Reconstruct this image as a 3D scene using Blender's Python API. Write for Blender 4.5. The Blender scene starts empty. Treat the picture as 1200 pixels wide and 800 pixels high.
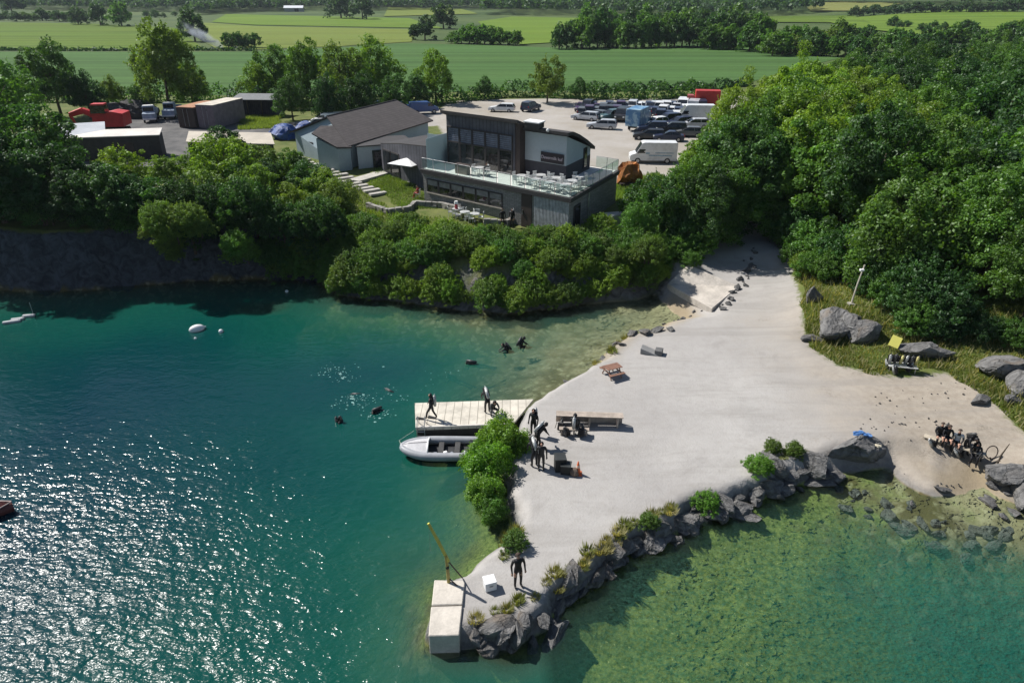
import bpy, bmesh, math, random
import numpy as np
from mathutils import Vector, Matrix, Euler

random.seed(7)
RNG = np.random.default_rng(11)
SC = bpy.context.scene
COL = SC.collection
PI = math.pi
R = math.radians

# ------------------------------------------------------------------ camera model (drone 23 m above the lake)
CH, FPX, PITCH = 23.0, 811.0, R(26.8)
SP, CP = math.sin(PITCH), math.cos(PITCH)

def ray(px, py):
    u, v = (px - 600) / FPX, -(py - 400) / FPX
    return (u, CP + v * SP, -SP + v * CP)

def P(px, py, z=0.0):
    r = ray(px, py)
    t = (CH - z) / -r[2]
    return Vector((r[0] * t, r[1] * t, z))

def pxm(y, z):
    return FPX / (y * CP + (CH - z) * SP)

cam_d = bpy.data.cameras.new('camera')
cam = bpy.data.objects.new('camera', cam_d)
COL.objects.link(cam)
cam.location = (0, 0, CH)
cam.rotation_euler = (PI / 2 - PITCH, 0, 0)
cam_d.sensor_width = 36
cam_d.lens = 36 * FPX / 1200
cam_d.clip_end = 12000
SC.camera = cam

# ------------------------------------------------------------------ light
SUN_EL, SUN_AZ = R(48), R(60)            # azimuth measured from +Y towards -X
world = bpy.data.worlds.new('World')
SC.world = world
world.use_nodes = True
wn = world.node_tree.nodes
bg = wn['Background']
sky = wn.new('ShaderNodeTexSky')
sky.sky_type = 'NISHITA'
sky.sun_disc = False
sky.sun_elevation = SUN_EL
sky.sun_rotation = -SUN_AZ
sky.altitude = 50
sky.air_density = 1.0
sky.dust_density = 0.6
world.node_tree.links.new(sky.outputs[0], bg.inputs[0])
bg.inputs[1].default_value = 0.062
sd = bpy.data.lights.new('sun', 'SUN')
sd.energy = 4.6
sd.angle = R(0.53)
sd.color = (1.0, 0.96, 0.905)
so = bpy.data.objects.new('sun', sd)
COL.objects.link(so)
to_sun = Vector((-math.sin(SUN_AZ) * math.cos(SUN_EL), math.cos(SUN_AZ) * math.cos(SUN_EL), math.sin(SUN_EL)))
so.rotation_euler = to_sun.to_track_quat('Z', 'Y').to_euler()
so.location = (-40, 30, 60)

SC.view_settings.view_transform = 'Standard'
SC.view_settings.look = 'None'
SC.view_settings.gamma = 1
SC.view_settings.use_curve_mapping = False
SC.view_settings.exposure = 0.5
cy = SC.cycles
cy.max_bounces = 5
cy.diffuse_bounces = 2
cy.glossy_bounces = 2
cy.transmission_bounces = 4
cy.transparent_max_bounces = 8
cy.volume_bounces = 0
cy.use_denoising = True
cy.caustics_reflective = False
cy.caustics_refractive = False
cy.sample_clamp_indirect = 4

# ------------------------------------------------------------------ materials
class NT:
    def __init__(s, name):
        s.m = bpy.data.materials.new(name)
        s.m.use_nodes = True
        s.t = s.m.node_tree
        s.t.nodes.clear()
        s.out = s.t.nodes.new('ShaderNodeOutputMaterial')
    def n(s, typ, **kw):
        nd = s.t.nodes.new('ShaderNode' + typ)
        for k, v in kw.items():
            if k == 'inp':
                for i, x in v.items():
                    s.put(nd.inputs[i], x)
            else:
                setattr(nd, k, v)
        return nd
    def put(s, sock, x):
        if isinstance(x, bpy.types.NodeSocket):
            s.t.links.new(x, sock)
        elif isinstance(x, (tuple, list)) and len(x) == 3 and sock.type == 'RGBA':
            sock.default_value = (*x, 1)
        else:
            sock.default_value = x
    def noise(s, scale, detail=3, rough=0.55, vec=None, dist=0.0):
        nd = s.n('TexNoise', inp={'Scale': scale, 'Detail': detail, 'Roughness': rough, 'Distortion': dist})
        s.t.links.new(vec if vec is not None else s.pos(), nd.inputs['Vector'])
        return nd.outputs['Fac']
    def pos(s):
        if not hasattr(s, '_p'):
            s._p = s.n('NewGeometry').outputs['Position']
        return s._p
    def objc(s):
        if not hasattr(s, '_o'):
            s._o = s.n('TexCoord').outputs['Object']
        return s._o
    def math(s, op, a, b=0.0, c=0.0, clamp=False):
        nd = s.n('Math', operation=op, use_clamp=clamp)
        for i, x in enumerate((a, b, c)):
            s.put(nd.inputs[i], x)
        return nd.outputs[0]
    def ramp(s, v, lo, hi, a=0.0, b=1.0):
        nd = s.n('MapRange', clamp=True, interpolation_type='SMOOTHSTEP')
        for k, x in zip(('Value', 'From Min', 'From Max', 'To Min', 'To Max'), (v, lo, hi, a, b)):
            s.put(nd.inputs[k], x)
        return nd.outputs[0]
    def mix(s, f, a, b, blend='MIX'):
        nd = s.n('Mix', data_type='RGBA', blend_type=blend, clamp_result=False)
        s.put(nd.inputs[0], f)
        s.put(nd.inputs[6], a)
        s.put(nd.inputs[7], b)
        return nd.outputs[2]
    def attr(s, name):
        return s.n('Attribute', attribute_name=name)
    def bump(s, h, strength, dist):
        nd = s.n('Bump', inp={'Strength': strength, 'Distance': dist, 'Height': h})
        return nd.outputs[0]
    def principled(s, col, rough=0.8, metal=0.0, normal=None, spec=0.4, **kw):
        p = s.n('BsdfPrincipled')
        s.put(p.inputs['Base Color'], col)
        s.put(p.inputs['Roughness'], rough)
        s.put(p.inputs['Metallic'], metal)
        s.put(p.inputs['Specular IOR Level'], spec)
        if normal is not None:
            s.t.links.new(normal, p.inputs['Normal'])
        for k, v in kw.items():
            s.put(p.inputs[k.replace('_', ' ')], v)
        return p
    def done(s, shader, vol=None):
        s.t.links.new(shader if isinstance(shader, bpy.types.NodeSocket) else shader.outputs[0], s.out.inputs['Surface'])
        return s.m

_cache = {}
def M(col, rough=0.75, metal=0.0, var=0.25, scale=2.0, bump=0.0, spec=0.35, key=None):
    """paint / wood / stone: base colour broken up by two noises, slight bump"""
    k = (col, rough, metal, var, scale, bump, spec)
    if k in _cache:
        return _cache[k]
    t = NT(key or 'surface')
    n1 = t.noise(scale, 4, 0.6, t.objc())
    n2 = t.noise(scale * 7, 3, 0.6, t.objc())
    f = t.math('ADD', t.math('MULTIPLY', n1, 0.65), t.math('MULTIPLY', n2, 0.35))
    dark = tuple(c * (1 - var) for c in col)
    lite = tuple(min(1, c * (1 + var)) for c in col)
    c = t.mix(t.ramp(f, 0.32, 0.68), dark, lite)
    nm = t.bump(n2, bump, 0.05) if bump else None
    r = t.ramp(n1, 0.3, 0.7, max(0.02, rough - 0.08), min(1, rough + 0.08))
    _cache[k] = t.done(t.principled(c, r, metal, nm, spec))
    return _cache[k]

def stripes(name, c1, c2, axis='X', period=0.3, width=0.12, rough=0.8, wob=0.0):
    """boards or ribs: thin dark joints along one object axis"""
    t = NT(name)
    sep = t.n('SeparateXYZ')
    t.t.links.new(t.objc(), sep.inputs[0])
    v = t.math('FRACT', t.math('DIVIDE', sep.outputs[axis], period))
    edge = t.math('LESS_THAN', v, width)
    n = t.noise(1.3, 4, 0.6, t.objc())
    n2 = t.noise(9, 3, 0.6, t.objc())
    base = t.mix(t.ramp(n, 0.3, 0.7), tuple(c * 0.8 for c in c1), tuple(min(1, c * 1.2) for c in c1))
    base = t.mix(t.math('MULTIPLY', n2, 0.25), base, c2)
    return t.done(t.principled(t.mix(edge, base, c2), rough))

def brickstone(name, c1, c2, mortar, scale=3.0, rough=0.9):
    t = NT(name)
    b = t.n('TexBrick', inp={'Color1': c1, 'Color2': c2, 'Mortar': mortar, 'Scale': scale, 'Mortar Size': 0.03, 'Brick Width': 0.9, 'Row Height': 0.28})
    mp = t.n('Mapping')
    mp.inputs['Rotation'].default_value = (PI / 2, 0, 0)
    t.t.links.new(t.objc(), mp.inputs[0])
    t.t.links.new(mp.outputs[0], b.inputs['Vector'])
    n = t.noise(5, 4, 0.65, t.objc())
    c = t.mix(t.ramp(n, 0.3, 0.75, 0.0, 0.6), b.outputs[0], tuple(x * 0.45 for x in c1))
    return t.done(t.principled(c, rough, normal=t.bump(n, 0.6, 0.04)))

def paint_mat():
    t = NT('car_paint')
    oi = t.n('ObjectInfo')
    n = t.noise(1.5, 3, 0.6, t.objc())
    c = t.mix(t.ramp(n, 0.3, 0.8, 0, 0.3), oi.outputs['Color'], (0.12, 0.11, 0.1))
    return t.done(t.principled(c, 0.28, 0.0, None, 0.5))

def leaf_mat(name='leaf', trans=0.45):
    t = NT(name)
    oi = t.n('ObjectInfo')
    a = t.attr('leafv')
    v = t.math('MULTIPLY_ADD', a.outputs['Fac'], 1.1, 0.45)
    hsv = t.n('HueSaturation', inp={'Color': oi.outputs['Color'], 'Value': v, 'Saturation': 1.0, 'Hue': t.math('MULTIPLY_ADD', t.noise(0.22, 3, 0.6), 0.035, 0.484)})
    col = hsv.outputs[0]
    d = t.n('BsdfDiffuse', inp={'Color': col})
    tr = t.n('BsdfTranslucent', inp={'Color': t.mix(1.0, col, (1.25, 1.2, 0.45), 'MULTIPLY')})
    g = t.n('BsdfGlossy', inp={'Color': (0.7, 0.75, 0.7), 'Roughness': 0.5})
    m1 = t.n('MixShader', inp={0: trans, 1: d.outputs[0], 2: tr.outputs[0]})
    m2 = t.n('MixShader', inp={0: 0.035, 1: m1.outputs[0], 2: g.outputs[0]})
    return t.done(m2)

LEAF = leaf_mat()
BARK = M((0.09, 0.07, 0.05), 0.9, var=0.4, scale=3, bump=0.5, key='bark')
PAINT = paint_mat()
GLASSD = M((0.015, 0.018, 0.022), 0.08, var=0.2, spec=0.6, key='dark_glass')
RUBBER = M((0.018, 0.018, 0.018), 0.8, key='rubber')
BLACK = M((0.012, 0.012, 0.014), 0.55, var=0.3, scale=6, key='black_neoprene')
STEEL = M((0.45, 0.46, 0.47), 0.35, 0.8, key='steel')
WHITE = M((0.75, 0.75, 0.74), 0.55, var=0.08, key='white')
SKIN = M((0.48, 0.28, 0.2), 0.6, var=0.1, key='skin')

# ------------------------------------------------------------------ mesh helpers
class MB:
    def __init__(s):
        s.v, s.f = [], []
    def add(s, vs, fs):
        b = len(s.v)
        s.v.extend([tuple(v) for v in vs])
        s.f.extend([tuple(b + i for i in f) for f in fs])
        return s
    def box(s, c, d, rz=0.0, rot=None, taper=1.0):
        hx, hy, hz = d[0] / 2, d[1] / 2, d[2] / 2
        m = rot if rot is not None else Matrix.Rotation(rz, 3, 'Z')
        vs = []
        for z in (-1, 1):
            k = taper if z > 0 else 1.0
            for x, y in ((-1, -1), (1, -1), (1, 1), (-1, 1)):
                vs.append(Vector(c) + m @ Vector((x * hx * k, y * hy * k, z * hz)))
        return s.add(vs, [(0, 3, 2, 1), (4, 5, 6, 7), (0, 1, 5, 4), (1, 2, 6, 5), (2, 3, 7, 6), (3, 0, 4, 7)])
    def prism(s, pts, z0, z1):
        """pts: counter-clockwise xy polygon; z1 may be a list of heights"""
        n = len(pts)
        a = sum(pts[i][0] * pts[(i + 1) % n][1] - pts[(i + 1) % n][0] * pts[i][1] for i in range(n))
        zt = list(z1) if isinstance(z1, (list, tuple)) else [z1] * n
        zb = list(z0) if isinstance(z0, (list, tuple)) else [z0] * n
        if a < 0:
            pts, zt, zb = list(pts)[::-1], zt[::-1], zb[::-1]
        vs = [(p[0], p[1], z) for p, z in zip(pts, zb)] + [(p[0], p[1], z) for p, z in zip(pts, zt)]
        fs = [tuple(range(n - 1, -1, -1)), tuple(range(n, 2 * n))]
        fs += [(i, (i + 1) % n, n + (i + 1) % n, n + i) for i in range(n)]
        return s.add(vs, fs)
    def tube(s, p, q, r0, r1=None, n=8, caps=True):
        p, q = Vector(p), Vector(q)
        r1 = r0 if r1 is None else r1
        d = (q - p)
        if d.length < 1e-6:
            return s
        d.normalize()
        a = d.orthogonal().normalized()
        b = d.cross(a)
        vs = [p + (a * math.cos(2 * PI * i / n) + b * math.sin(2 * PI * i / n)) * r0 for i in range(n)]
        vs += [q + (a * math.cos(2 * PI * i / n) + b * math.sin(2 * PI * i / n)) * r1 for i in range(n)]
        fs = [(i, (i + 1) % n, n + (i + 1) % n, n + i) for i in range(n)]
        if caps:
            fs += [tuple(range(n - 1, -1, -1)), tuple(range(n, 2 * n))]
        return s.add(vs, fs)
    def sweep(s, pts, rs, n=10, sub=4):
        """one smooth tube through pts (rounded corners, shared rings)"""
        P_ = [Vector(p) for p in pts]
        Q, RR = [], []
        for i in range(len(P_) - 1):
            p0, p1, p2, p3 = P_[max(i - 1, 0)], P_[i], P_[i + 1], P_[min(i + 2, len(P_) - 1)]
            for k in range(sub):
                t = k / sub
                Q.append(.5 * ((2 * p1) + (p2 - p0) * t + (2 * p0 - 5 * p1 + 4 * p2 - p3) * t * t + (3 * p1 - p0 - 3 * p2 + p3) * t ** 3))
                RR.append(rs[i] + (rs[i + 1] - rs[i]) * t)
        Q.append(P_[-1]); RR.append(rs[-1])
        vs, m = [], len(Q)
        for i, (q, r) in enumerate(zip(Q, RR)):
            d = (Q[min(i + 1, m - 1)] - Q[max(i - 1, 0)]).normalized()
            a = d.cross(Vector((0, 0, 1))).normalized(); b = a.cross(d)
            vs += [q + (a * math.cos(2 * PI * k / n) + b * math.sin(2 * PI * k / n)) * r for k in range(n)]
        fs = [(i * n + k, i * n + (k + 1) % n, (i + 1) * n + (k + 1) % n, (i + 1) * n + k) for i in range(m - 1) for k in range(n)]
        return s.add(vs, fs + [tuple(range(n))[::-1], tuple(range((m - 1) * n, m * n))])
    def path(s, pts, r, n=8):
        rs = r if isinstance(r, (list, tuple)) else [r] * len(pts)
        for i in range(len(pts) - 1):
            s.tube(pts[i], pts[i + 1], rs[i], rs[i + 1], n)
        return s
    def ball(s, c, r, n=8, m=6):
        r = r if isinstance(r, (list, tuple)) else (r, r, r)
        vs = [(c[0], c[1], c[2] - r[2])]
        for j in range(1, m):
            t = PI * j / m
            for i in range(n):
                p = 2 * PI * i / n
                vs.append((c[0] + r[0] * math.sin(t) * math.cos(p), c[1] + r[1] * math.sin(t) * math.sin(p), c[2] - r[2] * math.cos(t)))
        vs.append((c[0], c[1], c[2] + r[2]))
        fs = [(0, 1 + (i + 1) % n, 1 + i) for i in range(n)]
        for j in range(m - 2):
            b = 1 + j * n
            fs += [(b + i, b + (i + 1) % n, b + n + (i + 1) % n, b + n + i) for i in range(n)]
        b = 1 + (m - 2) * n
        fs += [(b + i, b + (i + 1) % n, len(vs) - 1) for i in range(n)]
        return s.add(vs, fs)
    def quad(s, a, b, c, d):
        return s.add([a, b, c, d], [(0, 1, 2, 3)])
    def build(s, name, mat, parent=None, smooth=False, loc=None, rz=0.0, bevel=0.0):
        me = bpy.data.meshes.new(name)
        me.from_pydata(s.v, [], s.f)
        if bevel:
            bm = bmesh.new()
            bm.from_mesh(me)
            bmesh.ops.bevel(bm, geom=[e for e in bm.edges], offset=bevel, segments=1, affect='EDGES')
            bm.to_mesh(me)
            bm.free()
        if smooth:
            me.polygons.foreach_set('use_smooth', [True] * len(me.polygons))
        me.update()
        return link(name, me, mat, parent, loc, rz)

def link(name, me, mat, parent=None, loc=None, rz=0.0):
    if mat is not None and not me.materials:
        for m in (mat if isinstance(mat, list) else [mat]):
            me.materials.append(m)
    o = bpy.data.objects.new(name, me)
    COL.objects.link(o)
    if loc is not None:
        o.location = loc
    o.rotation_euler.z = rz
    if parent is not None:
        o.parent = parent
    return o

def empty(name, loc=(0, 0, 0), rz=0.0):
    o = bpy.data.objects.new(name, None)
    COL.objects.link(o)
    o.location = loc
    o.rotation_euler.z = rz
    o.empty_display_size = 0.3
    return o

def tag(o, label=None, cat=None, group=None, kind=None):
    for k, v in (('label', label), ('category', cat), ('group', group), ('kind', kind)):
        if v:
            o[k] = v
    return o

KIDS = {}
def kids(o):
    return [c for c in bpy.data.objects if c.parent is o]

def copy_tree(src, loc, rz=0.0, scale=None, label=None, group=None, color=None, cat=None):
    if src.name not in KIDS:
        KIDS[src.name] = [(c, [(g) for g in kids(c)]) for c in kids(src)]
    r = src.copy()
    COL.objects.link(r)
    r.location = loc
    r.rotation_euler.z = rz
    if scale is not None:
        r.scale = scale
    tag(r, label, cat, group)
    if color:
        r.color = (*color, 1)
    for c, gs in KIDS[src.name]:
        d = c.copy()
        COL.objects.link(d)
        d.parent = r
        if color:
            d.color = (*color, 1)
        for g in gs:
            h = g.copy()
            COL.objects.link(h)
            h.parent = d
            if color:
                h.color = (*color, 1)
    return r

# ------------------------------------------------------------------ terrain
def W(pts, z=0.0):
    return [tuple(P(x, y, z)[:2]) for x, y in pts]

SHORE = ([(-4000, 4000), (-4000, 70), (-160, 66), (-110, 62), (-75, 58)]
  + W([(0, 340), (60, 341), (120, 338), (200, 331), (300, 326), (380, 330), (400, 346), (470, 354), (540, 364), (600, 367), (660, 360),
       (740, 351), (766, 344), (800, 374)])
  + W([(760, 388), (728, 399), (708, 412), (702, 426), (672, 447), (640, 463), (622, 474), (606, 500), (596, 530), (590, 565), (597, 602),
       (602, 618), (588, 645), (545, 676)], 0.3)
  + W([(512, 690), (505, 752), (540, 764), (600, 757), (640, 738), (648, 712), (672, 696), (705, 668), (745, 640), (795, 625), (808, 606),
       (865, 594), (905, 572), (945, 564), (990, 552), (1043, 548), (1062, 566), (1092, 583), (1132, 578), (1152, 566), (1178, 584),
       (1215, 600), (1300, 625)], 0.0)
  + [(44, 20), (70, 10), (120, -10), (200, -40), (4000, -200), (4000, 4000)])

def sdf_poly(X, Y, poly):
    """signed distance, positive inside"""
    pts = np.array(poly, float)
    d2 = np.full(X.shape, 1e18)
    inside = np.zeros(X.shape, bool)
    n = len(pts)
    for i in range(n):
        a, b = pts[i], pts[(i + 1) % n]
        e = b - a
        t = np.clip(((X - a[0]) * e[0] + (Y - a[1]) * e[1]) / max(e @ e, 1e-12), 0, 1)
        d2 = np.minimum(d2, (X - a[0] - t * e[0]) ** 2 + (Y - a[1] - t * e[1]) ** 2)
        c = (a[1] > Y) != (b[1] > Y)
        with np.errstate(divide='ignore', invalid='ignore'):
            xi = a[0] + (Y - a[1]) * e[0] / (e[1] if e[1] != 0 else 1e-12)
        inside ^= c & (X < xi)
    return np.where(inside, 1, -1) * np.sqrt(d2)

def vnoise(X, Y, s, seed=0):
    """smooth value noise in -1..1"""
    X, Y = np.asarray(X, float) / s, np.asarray(Y, float) / s
    xi, yi = np.floor(X), np.floor(Y)
    fx, fy = X - xi, Y - yi
    fx, fy = fx * fx * (3 - 2 * fx), fy * fy * (3 - 2 * fy)
    def hsh(a, b):
        h = np.sin(a * 127.1 + b * 311.7 + seed * 74.7) * 43758.5453
        return (h - np.floor(h)) * 2 - 1
    return (hsh(xi, yi) * (1 - fx) + hsh(xi + 1, yi) * fx) * (1 - fy) + (hsh(xi, yi + 1) * (1 - fx) + hsh(xi + 1, yi + 1) * fx) * fy

# x, y, land height, width of the rise from the waterline, bed slope, depth limit, weed 0..1 , sand 0..1
CTRL = np.array([
 (-3, 19.5, .9, .35, 1.4, 6, .35, 0), (0, 23, .9, .35, .6, 5, .9, 0), (1.5, 28, .9, .4, .4, 4, .9, 0), (1, 33, .85, .4, .5, 4, .4, .1),
 (4, 38, .9, .5, .22, 3, .05, .4), (8, 43, .95, .6, .13, 2.2, 0, .7), (12, 47, 1.0, 1.5, .10, 2.0, 0, .9), (14.5, 50, 1.0, 4, .05, 1.2, 0, 1), (11, 50.5, 1.0, 2, .12, 2.2, 0, .8), (8, 49, 1.0, 2, .17, 2.8, 0, .6), (5, 45, 1, 1, .18, 2.8, 0, .5),
 (8, 33, .95, .5, .5, 4, 1, 0), (4, 25, .9, .4, .8, 3, 1, 0), (7, 26, .9, .4, .45, 2.6, 1, 0), (11, 28.5, 1, .5, .4, 2.6, .9, 0), (15, 31, 1.1, .8, .3, 2.6, .7, .1),
 (12, 38, 1.0, .6, .3, 3, .5, .3), (17, 40, 1.1, .8, .3, 3, .3, .3), (18, 47, 1.2, 1.5, .2, 3, .2, .5), (20, 31.5, 1.2, 1.2, .2, 2.5, .4, .5),
 (23, 29.5, .8, 3.5, .06, 1.8, .1, .8), (26, 30, .9, 3.5, .05, 1.5, .1, .9), (29, 30, 1.2, 1.5, .06, 1.6, .2, .6), (25, 26, .9, 3, .07, 1.8, .2, .5), (30, 26, .9, 3, .07, 1.8, .2, .5), (20.5, 28.5, .9, 2, .09, 2, .3, .4), (36, 27, 1.6, 1.5, .25, 3, .6, .2),
 (26, 33.5, 1.2, 2, .2, 3, .4, .4), (30, 36, 1.5, 2, .3, 3, .4, .3), (34, 38, 1.9, 2, .3, 3, .4, .3), (22, 42, 1.3, 2, .3, 3, .3, .3), (27, 42, 1.6, 2, .3, 3, .3, .3),
 (21, 55, 1.6, 3, .2, 3, .1, .8), (23.5, 61, 2.3, 3, .2, 3, 0, .8), (22.5, 66, 3.6, 3, .2, 3, 0, .8), (20, 74, 4, 3, .2, 3, 0, .5),
 (25.2, 47, 2.4, 3, .3, 3, 0, 0), (27, 52, 2.4, 3, .3, 3, 0, 0), (29, 46, 2.9, 3, .3, 3, 0, 0), (36, 46, 3.6, 3, .3, 3, 0, 0), (32, 56, 4, 3, .3, 3, 0, 0), (45, 40, 3.2, 3, .3, 3, 0, 0),
 (60, 50, 5, 3, .3, 3, 0, 0), (50, 70, 5, 3, .3, 3, 0, 0), (40, 90, 4.5, 3, .3, 3, 0, 0), (70, 110, 5, 3, .3, 3, 0, 0), (90, 30, 4, 3, .3, 3, 0, 0),
 (16.5, 53, 1.3, 3.5, .12, 2, 0, 1), (13, 56, 2.6, 3.5, .4, 3, .2, .3), (10, 54, 2.6, 3.0, .24, 3, .0, .5), (5, 55, 3.0, 3.0, .2, 3, .2, .3), (1, 56, 3.4, 3.6, .3, 4, .4, 0), (-6, 57, 3.5, 4, .5, 6, .5, 0), (-12, 58, 3.6, 4.5, .6, 8, .3, 0),
 (5, 60, 4, 3.6, .5, 6, .3, 0), (-3, 64, 4, 3.6, .5, 6, .3, 0), (-12, 68, 3.8, 4, .5, 6, .3, 0), (-14, 74, 4.2, 4, .5, 6, .3, 0), (10, 68, 4, 3, .5, 5, .3, 0), (0, 80, 4, 3, .5, 5, 0, 0), (-19, 82, 4.5, 3, .5, 5, 0, 0),
 (-19, 60, 4.2, 2.8, .7, 9, .2, 0), (-26, 60, 4.6, 1.9, .7, 9, .1, 0), (-36, 60, 4.8, 1.7, .8, 9, .1, 0), (-48, 60, 5.2, 1.7, .8, 9, .1, 0), (-70, 61, 5.4, 1.7, .8, 9, .1, 0), (-110, 66, 5.4, 2, .8, 9, .1, 0),
 (-50, 95, 4.5, 2, .8, 9, 0, 0), (-35, 95, 4.5, 2, .8, 9, 0, 0), (-60, 110, 4.5, 2, .8, 9, 0, 0), (-30, 110, 4.5, 2, .8, 9, 0, 0), (-27, 78, 4.7, 2, .8, 9, 0, 0), (0, 110, 4, 2, .5, 5, 0, 0), (30, 120, 4, 2, .5, 5, 0, 0), (0, 150, 4, 2, .5, 5, 0, 0),
 (60, 150, 4.5, 2, .5, 5, 0, 0), (-80, 130, 4.5, 2, .5, 9, 0, 0), (-25, 40, 3, 2, .8, 9, .1, 0), (-20, 25, 3, 2, .8, 9, .1, 0), (-10, 40, 2, 2, .8, 8, .2, 0), (-8, 28, 2, 2, .8, 7, .2, 0), (14, 20, 1, 1, .35, 3.2, .9, 0), (22, 22, 1, 1, .4, 4.5, .3, .2), (18, 23, 1, 1, .4, 4.5, .4, .1), (10, 12, 1, 1, .4, 4, .9, 0), (28, 18, 1, 1, .3, 4, .3, .2), (40, 12, 1, 1, .3, 4, .5, .2)], float)
LEDGE = W([(268, 369), (275, 356), (340, 351), (346, 356), (338, 366), (320, 369)])

def terrain(X, Y, full=False):
    X, Y = np.asarray(X, float), np.asarray(Y, float)
    d = sdf_poly(X, Y, SHORE)
    far = np.hypot(X, Y)
    near = np.clip(1 - (far - 110) / 60, 0, 1)
    d = d + near * (0.22 * vnoise(X, Y, 1.3, 1) + 0.12 * vnoise(X, Y, 0.55, 2))
    num = np.zeros(X.shape + (6,))
    den = np.zeros(X.shape)
    for c in CTRL:
        w = 1.0 / (((X - c[0]) ** 2 + (Y - c[1]) ** 2) ** 1.7 + 0.6)
        num += w[..., None] * c[2:]
        den += w
    A = num / den[..., None]
    base, wid, slo, md, weed, sand = [A[..., i] for i in range(6)]
    blend = np.clip((far - 150) / 90, 0, 1)
    base = base * (1 - blend) + 4.0 * blend
    s3 = lambda a: np.clip(a, 0, 1) ** 2 * (3 - 2 * np.clip(a, 0, 1))
    base = base + 14 * s3((far - 650) / 1000) + 46 * s3((far - 1500) / 1500) + s3((far - 500) / 600) * (3 * vnoise(X, Y, 320, 5)) + 7 * s3((X - 120) / 250) * s3((Y - 380) / 300) * s3((1300 - Y) / 500)
    t = np.clip(d / wid, 0, 1)
    prof = 1 - (1 - t) ** 1.6
    rough = near * 0.045 * (vnoise(X, Y, 3.2, 3) + 0.5 * vnoise(X, Y, 1.1, 4))
    cliff = s3((base - 3.6) / .8) * s3((60 + 2.5 * vnoise(X, Y, 4, 9) - Y) / 3) * near
    land = base * prof + rough * t + cliff * (0.45 * vnoise(X, Y, 1.2, 7) + 0.3 * vnoise(X, Y, .5, 8)) * (1 - t) * 2
    e = -d
    bed = -md * (1 - np.exp(-slo * e / md)) - 0.02 + np.clip(e, 0, 1) * 0.12 * (vnoise(X, Y, 1.5, 6) + vnoise(X, Y, .6, 16) * .6)
    lg = sdf_poly(X, Y, LEDGE)
    k = np.clip(lg / 0.8 + .3, 0, 1)
    bed = np.where(k > 0, bed * (1 - k) + np.maximum(bed, -1.0 - 0.15 * vnoise(X, Y, .7, 21)) * k, bed)
    z = np.where(d > 0, land, bed)
    if full:
        return z, d, weed, sand
    return z

def H(x, y):
    far = math.hypot(x, y)
    if far > 300:
        q = lambda a: min(1, max(0, a)) ** 2 * (3 - 2 * min(1, max(0, a)))
        return float(4.0 + 14 * q((far - 650) / 1000) + 46 * q((far - 1500) / 1500) + q((far - 500) / 600) * (3 * vnoise(x, y, 320, 5)) + 7 * q((x - 120) / 250) * q((y - 380) / 300) * q((1300 - y) / 500))
    return float(terrain(np.array([float(x)]), np.array([float(y)]))[0])

def G(px, py, off=0.0):
    """the place on the ground that the photo shows at a pixel"""
    z = 2.0
    for _ in range(14):
        p = P(px, py, z)
        zn = max(H(p.x, p.y), off if False else -20)
        z = z * 0.35 + zn * 0.65
    p = P(px, py, z)
    return Vector((p.x, p.y, H(p.x, p.y)))

def axis_pts(lo, hi, step, out_lo, out_hi, g=1.12):
    a = list(np.arange(lo, hi + step / 2, step))
    s = step
    while a[-1] < out_hi:
        s *= g
        a.append(a[-1] + s)
    b, s = [], step
    x = lo
    while x > out_lo:
        s *= g
        x -= s
        b.append(x)
    return np.array(b[::-1] + a)

xs = axis_pts(-62, 46, 0.42, -4300, 4300, 1.10)
ys = axis_pts(12, 92, 0.42, -260, 4300, 1.09)
GX, GY = np.meshgrid(xs, ys)
GZ, GD, GWEED, GSAND = terrain(GX, GY, True)

GRAVEL = (W([(700, 405), (768, 352), (764, 340), (790, 322), (822, 306), (838, 285), (835, 268), (838, 250)], 1.2) + W([(868, 246), (905, 262), (926, 290), (928, 320), (938, 352), (945, 390), (960, 404), (985, 420)], 1.8)
          + W([(1030, 436), (1062, 440), (1108, 436), (1150, 458), (1196, 495), (1260, 545), (1330, 640)], 1.5) + W([(1200, 690), (900, 640), (640, 800), (480, 820), (480, 660), (580, 560), (590, 480)], .5))
CARPARK = [(-10.5, 82), (-9, 100), (-14, 125), (-12, 142), (0, 144), (20, 146), (45, 146), (60, 140), (44, 118), (30, 95), (23, 78), (24, 66), (20, 66), (17, 74), (13, 79), (12.5, 72), (8, 77), (0, 82)]
YARD = W([(95, 146), (160, 133), (255, 138), (300, 150), (345, 143), (352, 150), (300, 163), (285, 190), (100, 200), (60, 170)], 4.5)
LANE = W([(275, 150), (340, 144), (440, 128), (520, 127), (560, 124), (560, 140), (430, 150), (345, 152), (300, 163)], 4.5)
S = {n: sdf_poly(GX, GY, p) for n, p in (('gravel', GRAVEL), ('carpark', CARPARK), ('yard', YARD), ('lane', LANE))}

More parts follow.
